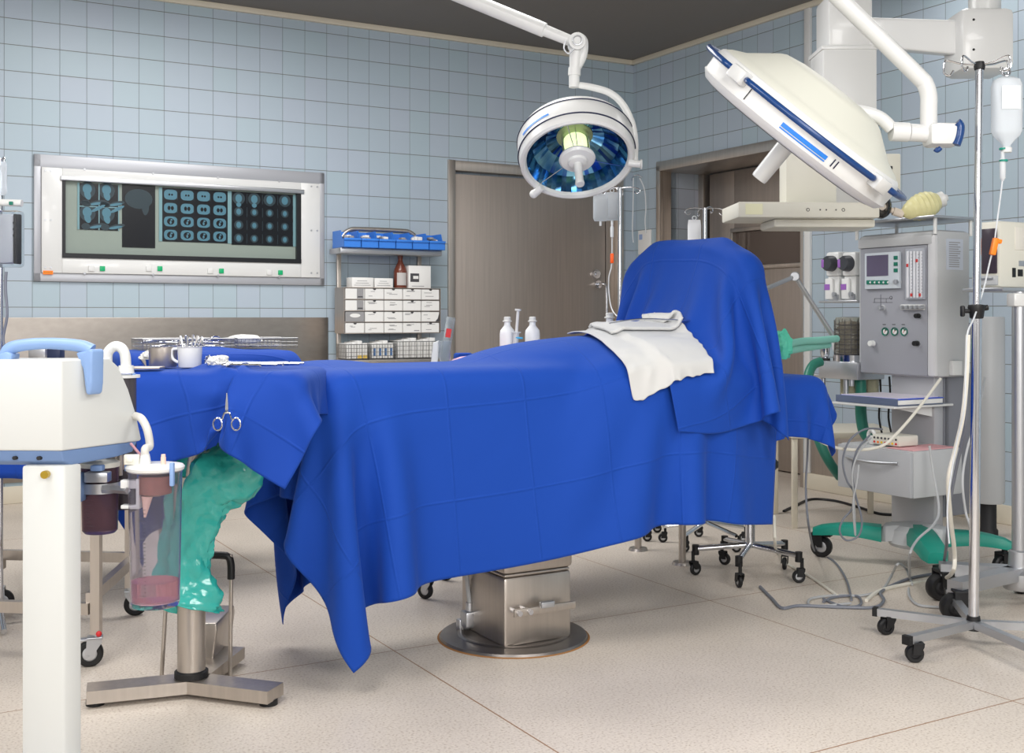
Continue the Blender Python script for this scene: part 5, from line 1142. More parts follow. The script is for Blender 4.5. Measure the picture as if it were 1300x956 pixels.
names = [['top left carton with a grey printed block', 'second carton in the top row with a thumb notch', 'middle carton of the top row with a thumb notch', 'fourth carton in the top row with a thumb notch', 'top right carton with a thumb notch'],
 ['carton with a grey block at the left end of the second row', 'second carton in the second row with a thumb notch', 'plain lined middle carton of the second row', 'fourth carton in the second row with a thumb notch', 'plain lined carton at the right end of the second row'],
 ['grey carton with a white oval at the left of the third row', 'second carton in the third row with a thumb notch', 'middle carton of the third row with a thumb notch', 'fourth carton in the third row with a curled corner', 'dark edged carton with a loose flap at the right of the third row'],
 ['bottom left carton with a thumb notch above it', 'second carton of the bottom row, plain fronted', 'blank middle carton of the bottom row', 'fourth carton of the bottom row with a small print line', 'bottom right carton with a thumb notch']]
notch = {(0, 1), (0, 2), (0, 3), (0, 4), (1, 1), (1, 3), (2, 1), (2, 2), (2, 3), (3, 0), (3, 4)}
cw = (bx1_-bx0_)/5
for r in range(4):
    zt_, zl = z4[r]-.005, z4[r+1]+.001
    for c in range(5):
        x0_ = bx0_+cw*c+.003; x1_ = bx0_+cw*(c+1)-.003; y = -.018-rnd.random()*.006; mb = MB(RK)
        grey = (r, c) == (2, 0)
        mb.bb(x0_, x1_, y, .12, zl, zt_-.003, .002, 3 if grey else 0)
        xm_ = (x0_+x1_)/2; hh = zt_-zl
        if c == 0 and r < 2: mb.bb(x1_-.052, x1_-.006, y-.0008, y, zl+.002, zt_-.004, 0, 1); mb.bb(x1_-.046, x1_-.012, y-.0014, y-.0008, zl+.010, zl+.018, 0, 2)
        elif grey:
            mb.add([(xm_+.036*math.cos(t), y-.001, zl+hh*.6+.013*math.sin(t)) for t in [2*PI*i/20 for i in range(20)]], [list(range(20))], 0)
        else:
            for k in range(2+rnd.randrange(3)):
                zz = zl+hh*(.2+.6*rnd.random()); xx = x0_+.012+rnd.random()*.03; ww = .02+rnd.random()*.04
                mb.bb(xx, min(x1_-.004, xx+ww), y-.0008, y, zz, zz+.0035, 0, 1)
        if (r, c) in notch or (r, c) == (2, 4) and False:
            mb.add([(xm_+.011*math.cos(t), y-.0012, zt_-.003-abs(.009*math.sin(t))) for t in [PI*i/10 for i in range(11)]], [list(range(11))], 2)
        if (r, c) == (2, 4): mb.add([(x1_-.03, y-.001, zl), (x1_, y-.001, zl), (x1_, y-.001, zt_-.006), (x1_-.012, y-.001, zl+.02)], [[0, 1, 2, 3]], 2)
        if (r, c) == (3, 3): mb.bb(x1_-.05, x1_-.012, y-.0012, y, zl+.010, zl+.016, 0, 1)
        single(mb, 'carton', [M_paper, M_print, M_print2, mat('grey_card', (150, 150, 152), .7)], names[r][c], 'carton', ang=TH, group='small cartons on the rack', smooth=False)
zz = z4[0]+.001
for px0, px1, py, lb_ in ((447, 474, 352, 'low white carton standing at the left on top of the carton shelves'), (476, 499, 353, 'low white carton right beside the brown bottle')):
    a, b = rk(px0, py, -.0), rk(px1, py, -.0); mb = MB(RK); mb.bb(a.x, b.x, 0, .10, zz, a.z, .002, 0)
    for k in range(3): mb.bb(a.x+.015+.01*k, b.x-.02-.012*k, -.001, 0, zz+.012+.014*k, zz+.015+.014*k, 0, 1)
    single(mb, 'carton', [M_paper, M_print], lb_, 'carton', ang=TH)
a, b = rk(519, 337, 0), rk(547, 337, 0); mb = MB(RK); mb.bb(a.x, b.x, 0, .12, zz, a.z, .002, 0); q1, q2 = rk(521, 347), rk(532, 358); mb.bb(q1.x, q2.x, -.001, 0, q2.z, q1.z, 0, 1); mb.bb(q1.x+.02, q2.x-.005, -.0015, -.001, q2.z+.02, q2.z+.04, 0, 0); mb.bb(q1.x+.01, q1.x+.10, -.001, 0, q2.z-.03, q2.z-.026, 0, 2)
single(mb, 'carton', [M_paper, M_print2, M_print], 'tall white carton with a dark printed square beside the brown bottle', 'carton', ang=TH)
q = rk(509, 366, .03); p = RK @ Vector((q.x, .04, zz)); hb_ = rk(509, 324, .03).z-zz; bt_ = thing('brown_bottle', 'brown medicine bottle with a pale label on the supply rack', 'bottle', p)
X = Matrix.Translation(p); M_brown = mat('amber_brown_glass', (112, 58, 44), .2, spec=.6)
mb = MB(X); r = .044; mb.lathe([(0, 0), (r*.95, 0), (r, .006), (r, hb_*.5), (r*.9, hb_*.58), (r*.42, hb_*.78), (r*.34, hb_*.84), (r*.34, hb_*.93)], n=32); mb.build('body', M_brown, bt_)
mb = MB(X); mb.lathe([(r*.40, hb_*.90), (r*.40, hb_), (0, hb_)], n=24); mb.build('cap', mat('dark_red_cap', (86, 40, 36), .4), bt_)
mb = MB(X); mb.lathe([(r*1.012, hb_*.08), (r*1.012, hb_*.46)], n=20, a0=-PI*.80+TH, a1=-PI*.30+TH); mb.build('label', mat('pale_label', (190, 186, 184), .6), bt_)
# six blue bins
M_bin = mat('bright_blue_bin', (58, 128, 222), .38)
zB = rk(500, 317).z+.001; n6 = 6; bw6 = (rk(557, 310).x-rk(429, 310).x)/n6
blab = ['leftmost blue bin on the rack top, with loose wires', 'second blue bin from the left on the rack top', 'third blue bin from the left on the rack top', 'fourth blue bin from the left, nearly empty', 'fifth blue bin, heaped with white packets', 'rightmost blue bin on the rack top, with grey packets']
for k in range(n6):
    x0_ = rk(429, 310).x+bw6*k+.002; X = RK @ Matrix.Translation((x0_, -.10, zB)); w_ = bw6-.004; bn = thing('storage_bin', blab[k], 'bin', X.translation, TH, 'blue bins on the rack top')
    hF, hB, t = .065, .11, .003; mb = MB(X)
    mb.bb(0, w_, 0, .20, 0, t); mb.bb(0, w_, .20-t, .20, 0, hB)
    for xx in (0, w_-t): mb.prism([(0, 0), (.20, 0), (.20, hB), (.06, hB), (.035, hF-.01), (0, hF-.01)], xx, xx+t, X=Matrix(((0, 1, 0, 0), (1, 0, 0, 0), (0, 0, 1, 0), (0, 0, 0, 1))))
    mb.bb(0, w_, 0, t, 0, hF-.01); mb.bb(0, w_, -.010, .0, hF-.02, hF-.006, .002)
    mb.build('tray', M_bin, bn)
    for i in range(3+k % 3):
        px = .02+rnd.random()*(w_-.05); mb = MB(X); mb.box((px+.01, .06+rnd.random()*.08, hF-.004+rnd.random()*.02), (.03, .05, .016+.02*(k == 4)), .003)
        single(mb, 'packet', M_paper if k in (4,) or i % 2 else M_print, 'small packet lying in one of the blue bins', 'packet', ang=TH, group='packets in the blue bins')
# wire baskets on the lower shelf
for i, (p0, p1, lb_, hh) in enumerate(((439, 470, 'left wire basket of white packs on the rack', .10), (471, 503, 'middle wire basket of blue marked packs on the rack', .10), (504, 556, 'wide right wire basket of white packs on the rack', .115))):
    a, b = rk(p0, 450, -.06).x, rk(p1, 450, -.06).x; X = RK @ Matrix.Translation((a, -.06, zb_+.001)); wire_basket('wire_basket', X, b-a, .17, hh, lb_, nx=9 if i < 2 else 14, nz=4, r=.0015, taper=.004)
    for j in range(4 if i < 2 else 6):
        w_ = (b-a-.02)/(4 if i < 2 else 6); mb = MB(X); mb.box((.01+w_*(j+.5), .085, .006+(hh+.004)/2+(.004*(j % 3))), (w_*.86, .14, hh+.008*(j % 3)), .004, 0)
        if i == 1: mb.box((.01+w_*(j+.5), .0145, hh*.5), (w_*.4, .002, hh*.5), 0, 1)
        if i == 0 and j > 1: mb.box((.01+w_*(j+.5), .0145, .02), (w_*.8, .002, .02), 0, 2)
        single(mb, 'white_pack', [M_paper, mat('blue_print', (80, 120, 170), .6), mat('yellow_print', (236, 200, 90), .6)], ('white sterile pack with yellow strip in the left rack basket', 'white pack with blue marks in the middle rack basket', 'white sterile pack in the wide right rack basket')[i], 'pack', ang=TH, group='packs in rack basket '+('left', 'middle', 'right')[i])

# ================================================================= anaesthesia machine
AO = Vector((1.591, 5.25, 0)); AM = frame(AO, TH-PI/2)
def am(px, py, yo=0.): return hit(px, py, AM, yo)
an = thing('anesthesia_machine', 'tall grey anesthesia machine with a control panel, drawer and green feet', 'anesthesia machine', AM @ Vector((.22, .12, 0)), TH-PI/2)
W = .45; zb_a = am(1190, 480).z; zt_a = am(1190, 291).z; DP = .22
mb = MB(AM); mb.bb(0, W, .004, DP, zb_a, zt_a, .022); mb.build('cabinet', M_grey, an)
px1 = am(1178, 400).x
mb = MB(AM); mb.bb(.022, px1, -.004, .01, zb_a+.006, am(1150, 312).z, .006); mb.build('front_panel', M_grey2, an)
mb = MB(AM); mb.bb(px1-.0, W-.004, -.008, .02, zb_a+.004, zt_a-.02, .012); mb.build('edge_column', mat('light_grey_edge', (206, 207, 210), .35), an)
mb = MB(AM); mb.bb(.015, W-.02, -.010, .004, am(1150, 312).z, am(1150, 300).z, .004); mb.build('handle_rail', M_grey, an)
zs_ = am(1190, 273).z; mb = MB(AM); mb.bb(-.02, W+.01, -.03, DP+.06, zs_-.012, zs_, .004); mb.build('top_shelf', M_alu, an)
for x, y in ((.0, 0.0), (W-.01, 0.0), (W-.02, DP+.02), (.02, DP+.02)):
    mb = MB(AM); mb.cyl((x, y, zt_a-.02), (x, y, zs_-.01), .008, n=12); mb.build('shelf_post', M_white, an)
def panel(name, p0, p1, m, y0=-.010, y1=-.004, bev=.002, parent=an, yo=-.006):
    a, b = am(p0[0], p0[1], yo), am(p1[0], p1[1], yo); mb = MB(AM); mb.bb(a.x, b.x, y0, y1, b.z, a.z, bev); return mb.build(name, m, parent)
u = panel('display_unit', (1100, 322), (1144, 366), mat('display_housing', (196, 204, 212), .4), y0=-.018)
u2 = panel('screen', (1103, 325), (1130, 350), mat('dark_violet_screen', (92, 84, 108), .15), y0=-.020, y1=-.017, bev=0)
for k, py in enumerate((325, 333, 341)): panel('key', (1137.5, py), (1142, py+4.5), M_dgreen, y0=-.022, y1=-.017, bev=.001)
for k in range(5):
    o = panel('key', (1103+5.6*k, 356), (1107.6+5.6*k, 361), M_dgreen, y0=-.022, y1=-.017, bev=.001)
    q = am(1105.3+5.6*k, 358.5, -.02); mb = MB(AM); mb.cyl((q.x, -.021, q.z), (q.x, -.024, q.z), .0045, n=12); mb.build('key_lamp', M_white, an)
def knob(px, py, r, m, name='knob', l=.022, base=None):
    q = am(px, py, -.015); mb = MB(AM); mb.cyl((q.x, -.003, q.z), (q.x, -.008, q.z), r*1.25, n=24); 
    if base: mb.build('knob_base', base, an); mb = MB(AM)
    mb.cyl((q.x, -.008, q.z), (q.x, -.008-l, q.z), r, r*.88, n=24); mb.build(name, m, an)
knob(1139, 358, .012, M_alu, base=M_grey)
knob(1119, 391, .011, M_alu, base=M_grey); knob(1165, 401, .011, M_black, base=M_alu); knob(1107, 436, .014, M_white, base=M_grey2); knob(1163, 436, .012, M_black, base=M_alu)
for px in (1123, 1135, 1147):
    q = am(px, 421, -.01); o_ = MB(AM); o_.lathe([(0, .0), (.0155, 0), (.0165, .004), (.0185, .006), (.0185, 0)], Matrix.Translation((q.x, -.004, q.z)) @ Matrix.Rotation(PI/2, 4, 'X'), n=28); g_ = o_.build('gauge', M_dgreen, an)
    mb = MB(AM); mb.add([(q.x+.0125*math.cos(t), -.0062, q.z+.0125*math.sin(t)) for t in [2*PI*i/24 for i in range(24)]], [list(range(24))]); mb.build('gauge_face', M_white, g_)
    mb = MB(AM); mb.add([(q.x+.0135*math.cos(t), -.0066, q.z+.0135*math.sin(t)) for t in [.9-.35*i/2 for i in range(3)]]+[(q.x, -.0066, q.z)]+[(q.x+.0135*math.cos(1.9), -.0066, q.z+.0135*math.sin(1.9))], [[4, 3, 2, 1, 0]]); mb.build('gauge_sector', M_dgreen, g_)
    mb = MB(AM); mb.tube([(q.x-.006, -.0072, q.z-.006), (q.x+.004, -.0072, q.z+.007)], .0009, n=6, k=1); mb.build('needle', M_red, g_)
    a = am(px-2.5, 411.5, -.005); mb = MB(AM); mb.bb(a.x, a.x+.018, -.0048, -.004, a.z-.0035, a.z, 0); mb.build('gauge_caption', M_print2, an)
f = panel('flowmeter', (1151, 316), (1175, 380), mat('flowmeter_frame', (170, 174, 184), .35), y0=-.016); 
for k in range(5):
    x0_ = 1153.5+k*4.2; panel('flow_tube', (x0_, 319), (x0_+2.8, 378), mat('flow_tube_clear', (222, 224, 230), .2), y0=-.021, y1=-.016, bev=.001)
for px, py in ((1155, 337), (1167, 331), (1160, 374.5), (1171, 374.5)): panel('float', (px-1.4, py-2), (px+1.2, py+2), mat('float_red', (200, 60, 60), .4), y0=-.0225, y1=-.02, bev=.0005)
mb = MB(AM)
for k in range(13):
    for px in (1157, 1165.6, 1170): a = am(px, 323+k*4, -.02); mb.bb(a.x, a.x+.006, -.0225, -.0215, a.z-.0012, a.z, 0)
o_ = mb.build('flow_scale', M_print2, an, smooth=False); o_['kind'] = 'stuff'
mb = MB(AM)
for p0, p1 in (((1110, 379), (1132, 379)), ((1110, 379), (1110, 384)), ((1118, 374), (1118, 388)), ((1125, 379), (1125, 384)), ((1108, 384), (1133, 384))):
    a, b = am(*p0, -.005), am(*p1, -.005); mb.tube([(a.x, -.0045, a.z), (b.x, -.0045, b.z)], .0009, n=4, k=1)
q = am(1131, 378, -.005); mb.torus((q.x, -.0045, q.z), .007, .001, axis=(0, 1, 0), n=18, k=4); mb.build('flow_diagram', M_print2, an, smooth=False)['kind'] = 'stuff'
a, b = am(1142, 390, -.01), am(1176, 390, -.01); mb = MB(AM); mb.tube([(a.x+.012, -.010, a.z), (b.x-.012, -.010, b.z)], .0125, k=1, n=16); mb.build('valve_strip', M_white, an)
for k in range(5): q = am(1147+k*6, 390, -.02); mb = MB(AM); mb.cyl((q.x, -.015, q.z), (q.x, -.036, q.z), .0085, .0075, n=14); mb.build('valve_knob', M_alu, an)
# right side: instruction sheet and small bottle holder
SM = AM @ Matrix.Translation((W, 0, 0)) @ Matrix.Rotation(PI/2, 4, 'Z')      # local x = depth, y=0 is the side face, outside at y<0
def sidep(name, p0, p1, m, parent=an, th=.003, bev=.0):
    a, b = hit(p0[0], p0[1], SM), hit(p1[0], p1[1], SM); mb = MB(SM); mb.bb(a.x, b.x, -th, 0.001, b.z, a.z, bev); return mb.build(name, m, parent)
sidep('instruction_sheet', (1201, 303), (1222, 343), mat('sheet_blue_grey', (196, 202, 214), .6))
mb = MB(SM); rnd = random.Random(8)
for k in range(12):
    a, b = hit(1204, 307+k*2.8, SM), hit(1219-rnd.random()*4, 307+k*2.8, SM); mb.bb(a.x, b.x, -.0036, -.003, a.z-.004, a.z, 0)
mb.build('sheet_print', M_print, an, smooth=False)['kind'] = 'stuff'
sidep('side_holder', (1205, 458), (1217, 476), M_white, th=.02, bev=.004)
# column, drawer, writing shelf
x0_, x1_ = am(1131, 520, .04).x, am(1186, 520, .04).x
zc0 = .12
mb = MB(AM); mb.bb(x0_, x1_, .04, .10, zc0, zb_a+.01, .008); mb.build('support_panel', mat('silver_column', (178, 178, 182), .4, metal=.3), an)
mb = MB(AM); mb.bb(x1_-.03, x1_+.0, .10, .34, .20, zb_a+.01, .008); mb.bb(x0_, x1_, .10, .14, .2, zb_a, .004); mb.build('back_column', mat('dark_column', (124, 126, 134), .45), an)
sa, sb = am(1056, 515, -.24), am(1135, 515, -.24); zsh = am(1135, 519.5, -.24).z
mb = MB(AM); mb.bb(sa.x, sb.x, -.24, .13, zsh, zsh+.010, .003); mb.build('writing_shelf', M_white, an)
mb = MB(AM); mb.prism([(-.20, zsh), (.06, zsh), (.06, zsh-.05)], sb.x-.05, sb.x-.04, X=Matrix(((0, 1, 0, 0), (1, 0, 0, 0), (0, 0, 1, 0), (0, 0, 0, 1)))); mb.build('shelf_bracket', M_white, an)
d0, d1 = am(1064, 600, -.27), am(1157, 600, -.27); zd0, zd1 = am(1157, 634, -.27).z, am(1157, 574, -.27).z
mb = MB(AM); mb.bb(d0.x, d1.x, -.255, .04, zd0, zd1, .006); mb.build('drawer_case', M_grey, an)
mb = MB(AM); mb.bb(d0.x+.002, d1.x-.002, -.275, -.255, zd0+.003, zd1-.004, .004); dw = mb.build('drawer', mat('drawer_front_grey', (178, 180, 184), .42), an)
mb = MB(AM); zh = am(1110, 585, -.29).z; pts = [(d0.x+(d1.x-d0.x)*(.14+.70*i/8), -.278-.022*math.sin(PI*i/8), zh-.006*math.sin(PI*i/8)) for i in range(9)]; mb.tube(pts, .0065, n=10, k=3); mb.build('drawer_handle', M_alu, dw)
# feet
Hb = P(1165, 660, 4.92)
def foot(p0, w0, h0, p1, w1, h1, name, m):
    p0, p1 = Vector(p0), Vector(p1); d = (p1-p0); d.z = 0; d.normalize(); s_ = Vector((-d.y, d.x, 0)); mb = MB(); N = 8; vs = []; fs = []
    prof = [(-1, 0), (-1, .6), (-.75, .92), (-.3, 1), (.3, 1), (.75, .92), (1, .6), (1, 0)]
    for i in range(N+1):
        t = i/N; c = p0.lerp(p1, t); w_ = w0+(w1-w0)*t; h_ = h0+(h1-h0)*t; c.z += .012*math.sin(PI*t)
        if i == N: w_ *= .7; h_ *= .8
        vs += [c+s_*a*w_/2+Vector((0, 0, b*h_)) for a, b in prof]
    K = len(prof)
    for i in range(N):
        for j in range(K): fs.append([i*K+j, i*K+(j+1) % K, (i+1)*K+(j+1) % K, (i+1)*K+j])
    fs += [list(range(K)), [N*K+j for j in range(K)][::-1]]; mb.add(vs, fs); return mb.build(name, m, an)
L0 = P(1032, 674, 5.06); R0 = P(1286, 680, 4.72); F0 = P(1190, 707, 4.48); Kb = P(1168, 664, 5.25)
hub = Vector((Hb.x, Hb.y, .115))
mb = MB(Matrix.Translation((hub.x, hub.y, 0))); mb.lathe([(0, .085), (.115, .085), (.125, .10), (.115, .155), (.09, .175), (0, .175)], n=40); mb.build('base_hub', M_grey, an)
for (pe, w1_) in ((L0, .05), (R0, .05)):
    pm_ = hub.lerp(pe, .34); foot((hub.x, hub.y, .095), .15, .075, (pm_.x, pm_.y, .10), .12, .068, 'foot_root', M_grey); foot((pm_.x, pm_.y, .10), .12, .066, (pe.x, pe.y, .105), w1_, .04, 'foot', M_teal)
foot((hub.x, hub.y, .095), .13, .08, (F0.x, F0.y, .10), .10, .055, 'foot', M_teal)
foot((hub.x, hub.y, .095), .13, .07, (Kb.x+.1, Kb.y+.1, .10), .08, .05, 'foot', M_grey)
for (px, py, rr, he) in ((1043, 707, .047, 2.6), (1163, 695, .040, 1.2)):
    g = G(px, py); caster(an, g.x, g.y, rr, .034, head=he, top=.105, brake=px == 1043, hub=True)
caster(an, F0.x+.01, F0.y, .042, .03, head=-1.4, top=.105); caster(an, R0.x-.05, R0.y, .042, .03, head=0.4, top=.105)
# vaporizers on their own ledge
vz = am(1064, 382, .10).z; mb = MB(AM); a = am(1043, 382, .02); mb.bb(a.x, .0, .0, .16, vz-.010, vz, .003); mb.build('vaporizer_ledge', M_alu, an)
for px, lb_ in ((1062, 'vaporizer with a dark dial and purple band at the left end of the ledge'), (1083, 'vaporizer with purple band half hidden beside the control cabinet')):
    q = am(px, 350, .06); X = AM @ Matrix.Translation((q.x, .06, vz)); v_ = thing('vaporizer', lb_, 'vaporizer', X.translation, TH-PI/2, 'vaporizers')
    h_ = am(px, 320, .06).z-vz; mb = MB(X); mb.bb(-.042, .042, -.03, .06, h_*.50, h_, .012); mb.bb(-.036, .036, -.02, .06, 0, h_*.5, .004); mb.build('body', M_white, v_)
    mb = MB(X); mb.bb(-.043, .005, -.034, -.02, .006, h_*.46, .006); mb.build('filler', M_white, v_)
    mb = MB(X); mb.bb(-.044, -.010, -.0355, -.033, h_*.22, h_*.34, 0); mb.build('purple_band', mat('purple_band', (146, 96, 176), .45), v_)
    mb = MB(X @ Matrix.Translation((.0, -.03, h_*.76))); mb.lathe([(0, .04), (.030, .04), (.036, .030), (.038, 0)], Matrix.Rotation(PI/2, 4, 'X'), n=28); mb.build('dial', mat('dark_dial', (60, 62, 68), .35), v_)
    mb = MB(X @ Matrix.Translation((-.022, -.068, h_*.76))); mb.box((0, 0, 0), (.018, .006, .04), .003); mb.build('purple_mark', mat('purple_band', (0, 0, 0)), v_)
    mb = MB(X); mb.bb(.008, .034, -.03, -.01, .004, .03, .004); mb.cyl((.022, -.03, .03), (.022, -.045, .03), .010, n=16); mb.build('lock', M_alu, v_)
# absorber with bellows dome
ab = thing('breathing_absorber', 'steel breathing block with a caged bellows dome beside the control cabinet', 'absorber', AM @ Vector((-.1, .05, .9)), TH-PI/2)
a, b = am(1039, 458, -.02), am(1092, 483, -.02); mb = MB(AM); mb.bb(a.x, .02, -.02, .16, b.z, a.z, .005); mb.build('block', M_alu, ab); zt_b = a.z; zb_b = b.z
q = am(1080, 440, .07); zd = am(1080, 402, .07).z; X = AM @ Matrix.Translation((q.x, .07, 0)); R_ = am(1080, 440, .07).x-am(1065, 440, .07).x
mb = MB(X); mb.lathe([(R_*1.08, zt_b), (R_*1.08, zt_b+.03), (R_*.95, zt_b+.034)], n=36); mb.build('dome_ring', M_chrome, ab)
mb = MB(X); mb.lathe([(R_, zt_b+.03), (R_, zd-.02), (R_*.9, zd-.004), (R_*.5, zd), (0, zd)], n=40); mb.build('dome', mat('smoked_dome', (206, 200, 184), .08, trans=.85, ior=1.12), ab)
mb = MB(X); z_ = zt_b+.03
pr = []
while z_ < zd-.03: pr += [(R_*.80, z_), (R_*.62, z_+.008)]; z_ += .016
pr.append((0, z_)); mb.lathe([(0, zt_b+.03)]+pr, n=28); mb.build('bellows', mat('dark_bellows', (84, 80, 74), .5), ab)
mb = MB(X)
for k in range(16): t = 2*PI*k/16; mb.cyl((R_*1.01*math.cos(t), R_*1.01*math.sin(t), zt_b+.03), (R_*1.01*math.cos(t), R_*1.01*math.sin(t), zd-.015), .0016, n=5)
for k in range(7): mb.torus((0, 0, zt_b+.035+k*(zd-zt_b-.05)/7), R_*1.01, .0013, n=32, k=5)
mb.build('dome_cage', M_print2, ab)
q = am(1047.5, 452, .03); X = AM @ Matrix.Translation((q.x, .03, zt_b)); h_ = am(1047, 433, .03).z-zt_b
mb = MB(X); mb.lathe([(.020, 0), (.020, .012), (.014, .014), (.022, .03), (.023, h_*.7), (.016, h_), (0, h_)], n=24); mb.build('relief_valve', M_chrome, ab)
mb = MB(X); mb.cyl((0, 0, 0), (0, 0, .012), .024, n=24); mb.build('valve_seal', M_black, ab)
q = am(1057.5, 452, .03); X = AM @ Matrix.Translation((q.x, .05, zt_b)); h_ = am(1057, 424, .03).z-zt_b
mb = MB(X); mb.lathe([(.016, 0), (.016, .012), (.009, .014), (.009, .04), (.012, .045), (.016, .06), (.017, h_*.75), (.011, h_), (0, h_)], n=24); mb.build('pressure_valve', M_white, ab)
mb = MB(X); mb.tube([(0, 0, h_), (0, 0, h_+.02), (.03, 0, h_+.022)], .005, k=1); mb.build('pressure_elbow', M_black, ab)
for px, d_ in ((1045, .03), (1074, .03), (1081, -.01)):
    q = am(px, 490, -.0); mb = MB(AM); mb.cyl((q.x, 0, zb_b), (q.x, 0, zb_b-.04-d_), .012, n=18); mb.build('port', M_alu, ab)
q = am(1030, 482, .0); mb = MB(AM); mb.tube([(am(1042, 480).x, 0, zb_b+.01), (q.x, 0, zb_b+.012)], .009, k=1); mb.cyl((q.x, 0, zb_b-.02), (q.x, 0, zb_b+.03), .012, n=14); mb.build('side_port', M_alu, ab)
for px0, px1, y1_, nm, yo in ((1066, 1083, 506, 'absorber_jar', .05), (1098, 1110, 503, 'absorber_jar', .12)):
    a, b = am(px0, 490, yo), am(px1, y1_, yo); r_ = (b.x-a.x)/2; X = AM @ Matrix.Translation(((a.x+b.x)/2, yo+.02, 0)); mb = MB(X); mb.lathe([(0, b.z), (r_, b.z), (r_, zb_b), (r_*.9, zb_b), (r_*.9, b.z+.006), (0, b.z+.006)], n=32); mb.build(nm, mat('amber_clear_jar', (216, 212, 190), .08, trans=.7, ior=1.15), ab)
    mb = MB(X); mb.lathe([(r_*1.05, b.z-.002), (r_*1.05, b.z+.012), (r_, b.z+.014)], n=32); mb.build('jar_band', M_steeld, ab)
# support arm and hoses
mb = MB(); mb.cyl(P(1010, 352, 5.1), P(1056, 424, 5.18), .010, .012, n=14); mb.cyl(P(1009, 351, 5.1), P(962, 371, 4.75), .0095, n=14); mb.sph(P(1009, 351, 5.1), .022); mb.cyl(P(1009, 351, 5.06), P(1009, 351, 5.14), .018, n=18)
single(mb, 'hose_arm', M_alu, 'jointed grey metal arm reaching from the machine to the screen drape', 'support arm', loc=P(1056, 424, 5.18))
def corrugated(pts, r, pitch=.011, amp=.0022, k=30):
    P_, _ = spline([Vector(p) for p in pts], k, False, 1.); L_ = [0]
    for a, b in zip(P_[:-1], P_[1:]): L_.append(L_[-1]+(b-a).length)
    n = int(L_[-1]/(pitch/3)); out = []; rr = []; j = 0
    for i in range(n+1):
        s_ = L_[-1]*i/n
        while j < len(L_)-2 and L_[j+1] < s_: j += 1
        f_ = (s_-L_[j])/max(1e-9, L_[j+1]-L_[j]); out.append(P_[j].lerp(P_[j+1], min(1, f_))); rr.append(r+(amp if i % 3 == 0 else (-amp if i % 3 == 1 else 0)))
    return MB().tube(out, rr, n=14, k=1)
M_tealh = mat('teal_hose', (132, 196, 182), .35, trans=.15); M_dtealh = mat('dark_teal_hose', (50, 130, 112), .35, trans=.2)
single(corrugated([P(990, 440, 4.55), P(1015, 434, 4.8), P(1042, 432, 5.0), P(1062, 430, 5.2)], .014), 'breathing_hose', M_tealh, 'upper pale teal corrugated hose from the drape to the bellows block', 'hose')
single(corrugated([P(990, 448, 4.52), P(1015, 443, 4.78), P(1036, 440, 5.0), P(1052, 438, 5.15)], .0125), 'breathing_hose', M_tealh, 'lower pale teal corrugated hose from the drape to the bellows block', 'hose')
mb = MB(); mb.tube([P(1042, 459, 5.3), P(1032, 464, 5.28), P(1026, 478, 5.25), P(1025, 500, 5.2), P(1032, 530, 5.15), P(1040, 560, 5.1), P(1052, 585, 5.1), P(1066, 605, 5.15)], .022, n=16)
single(mb, 'breathing_hose', M_dtealh, 'thick dark teal hose curving from the block down behind the drawer', 'hose')
mb = MB(); mb.tube([P(1092, 478, 5.32), P(1093, 500, 5.32), P(1093, 525, 5.32), P(1096, 545, 5.3), P(1102, 556, 5.28)], .026, n=16)
single(mb, 'breathing_hose', M_dtealh, 'thick dark teal hose dropping behind the writing shelf', 'hose')
for px in (1117, 1129):
    mb = MB(); mb.tube([P(px, 478, 5.38), P(px+1, 500, 5.38), P(px-1, 530, 5.38), P(px+4, 556, 5.36)], .005, n=8); single(mb, 'black_cable', M_black, 'thin black cable hanging behind the writing shelf of the machine', 'cable', group='black cables behind the shelf')
# folder, module and papers on the machine
zq = zsh+.011; a, b = am(1062, 512, -.22), am(1140, 512, -.22)
fo = thing('document_folder', 'blue ring folder with white papers lying on the writing shelf', 'folder', AM @ Vector(((a.x+b.x)/2, -.1, zq)), TH-PI/2)
mb = MB(AM); mb.bb(a.x, b.x, -.22, .06, zq, zq+.004, .001); mb.bb(a.x, b.x, -.225, -.22, zq, zq+.03, .001); mb.build('cover', mat('grey_blue_cover', (92, 104, 130), .4), fo)
mb = MB(AM); mb.bb(a.x+.005, b.x-.003, -.215, .06, zq+.004, zq+.024, .002); mb.build('pages', M_paper, fo)
mb = MB(AM); mb.bb(a.x, b.x, -.222, .065, zq+.025, zq+.029, .001); mb.build('blue_sheet', mat('royal_blue_sheet', (60, 90, 200), .4), fo)
mb = MB(AM); mb.bb(a.x+.01, b.x-.02, -.20, .05, zq+.029, zq+.032, .0); mb.build('top_page', mat('lilac_page', (214, 208, 220), .6), fo)
zq = zd1+.001; q = am(1128, 560, -.2)
pg = MB(AM).bb(am(1128, 560, -.24).x, d1.x-.01, -.25, .02, zq, zq+.003); single(pg, 'chart_sheet', mat('pink_chart', (232, 176, 180), .6), 'pink printed chart sheet lying on the drawer top', 'paper', ang=TH-PI/2)
mo = thing('monitor_module', 'flat white connector module with coloured sockets on the drawer top', 'module', AM @ Vector((q.x, -.2, zq+.003)), TH-PI/2)
a, b = am(1107, 560, -.22), am(1141, 560, -.22); mb = MB(AM); hm = .05; mb.bb(a.x, b.x, -.22, -.10, zq+.006, zq+hm, .006); mb.build('case', M_warm, mo)
cols = [M_red, M_green, M_orange, M_black, mat('yellow_socket', (240, 200, 40), .4), M_dgreen]
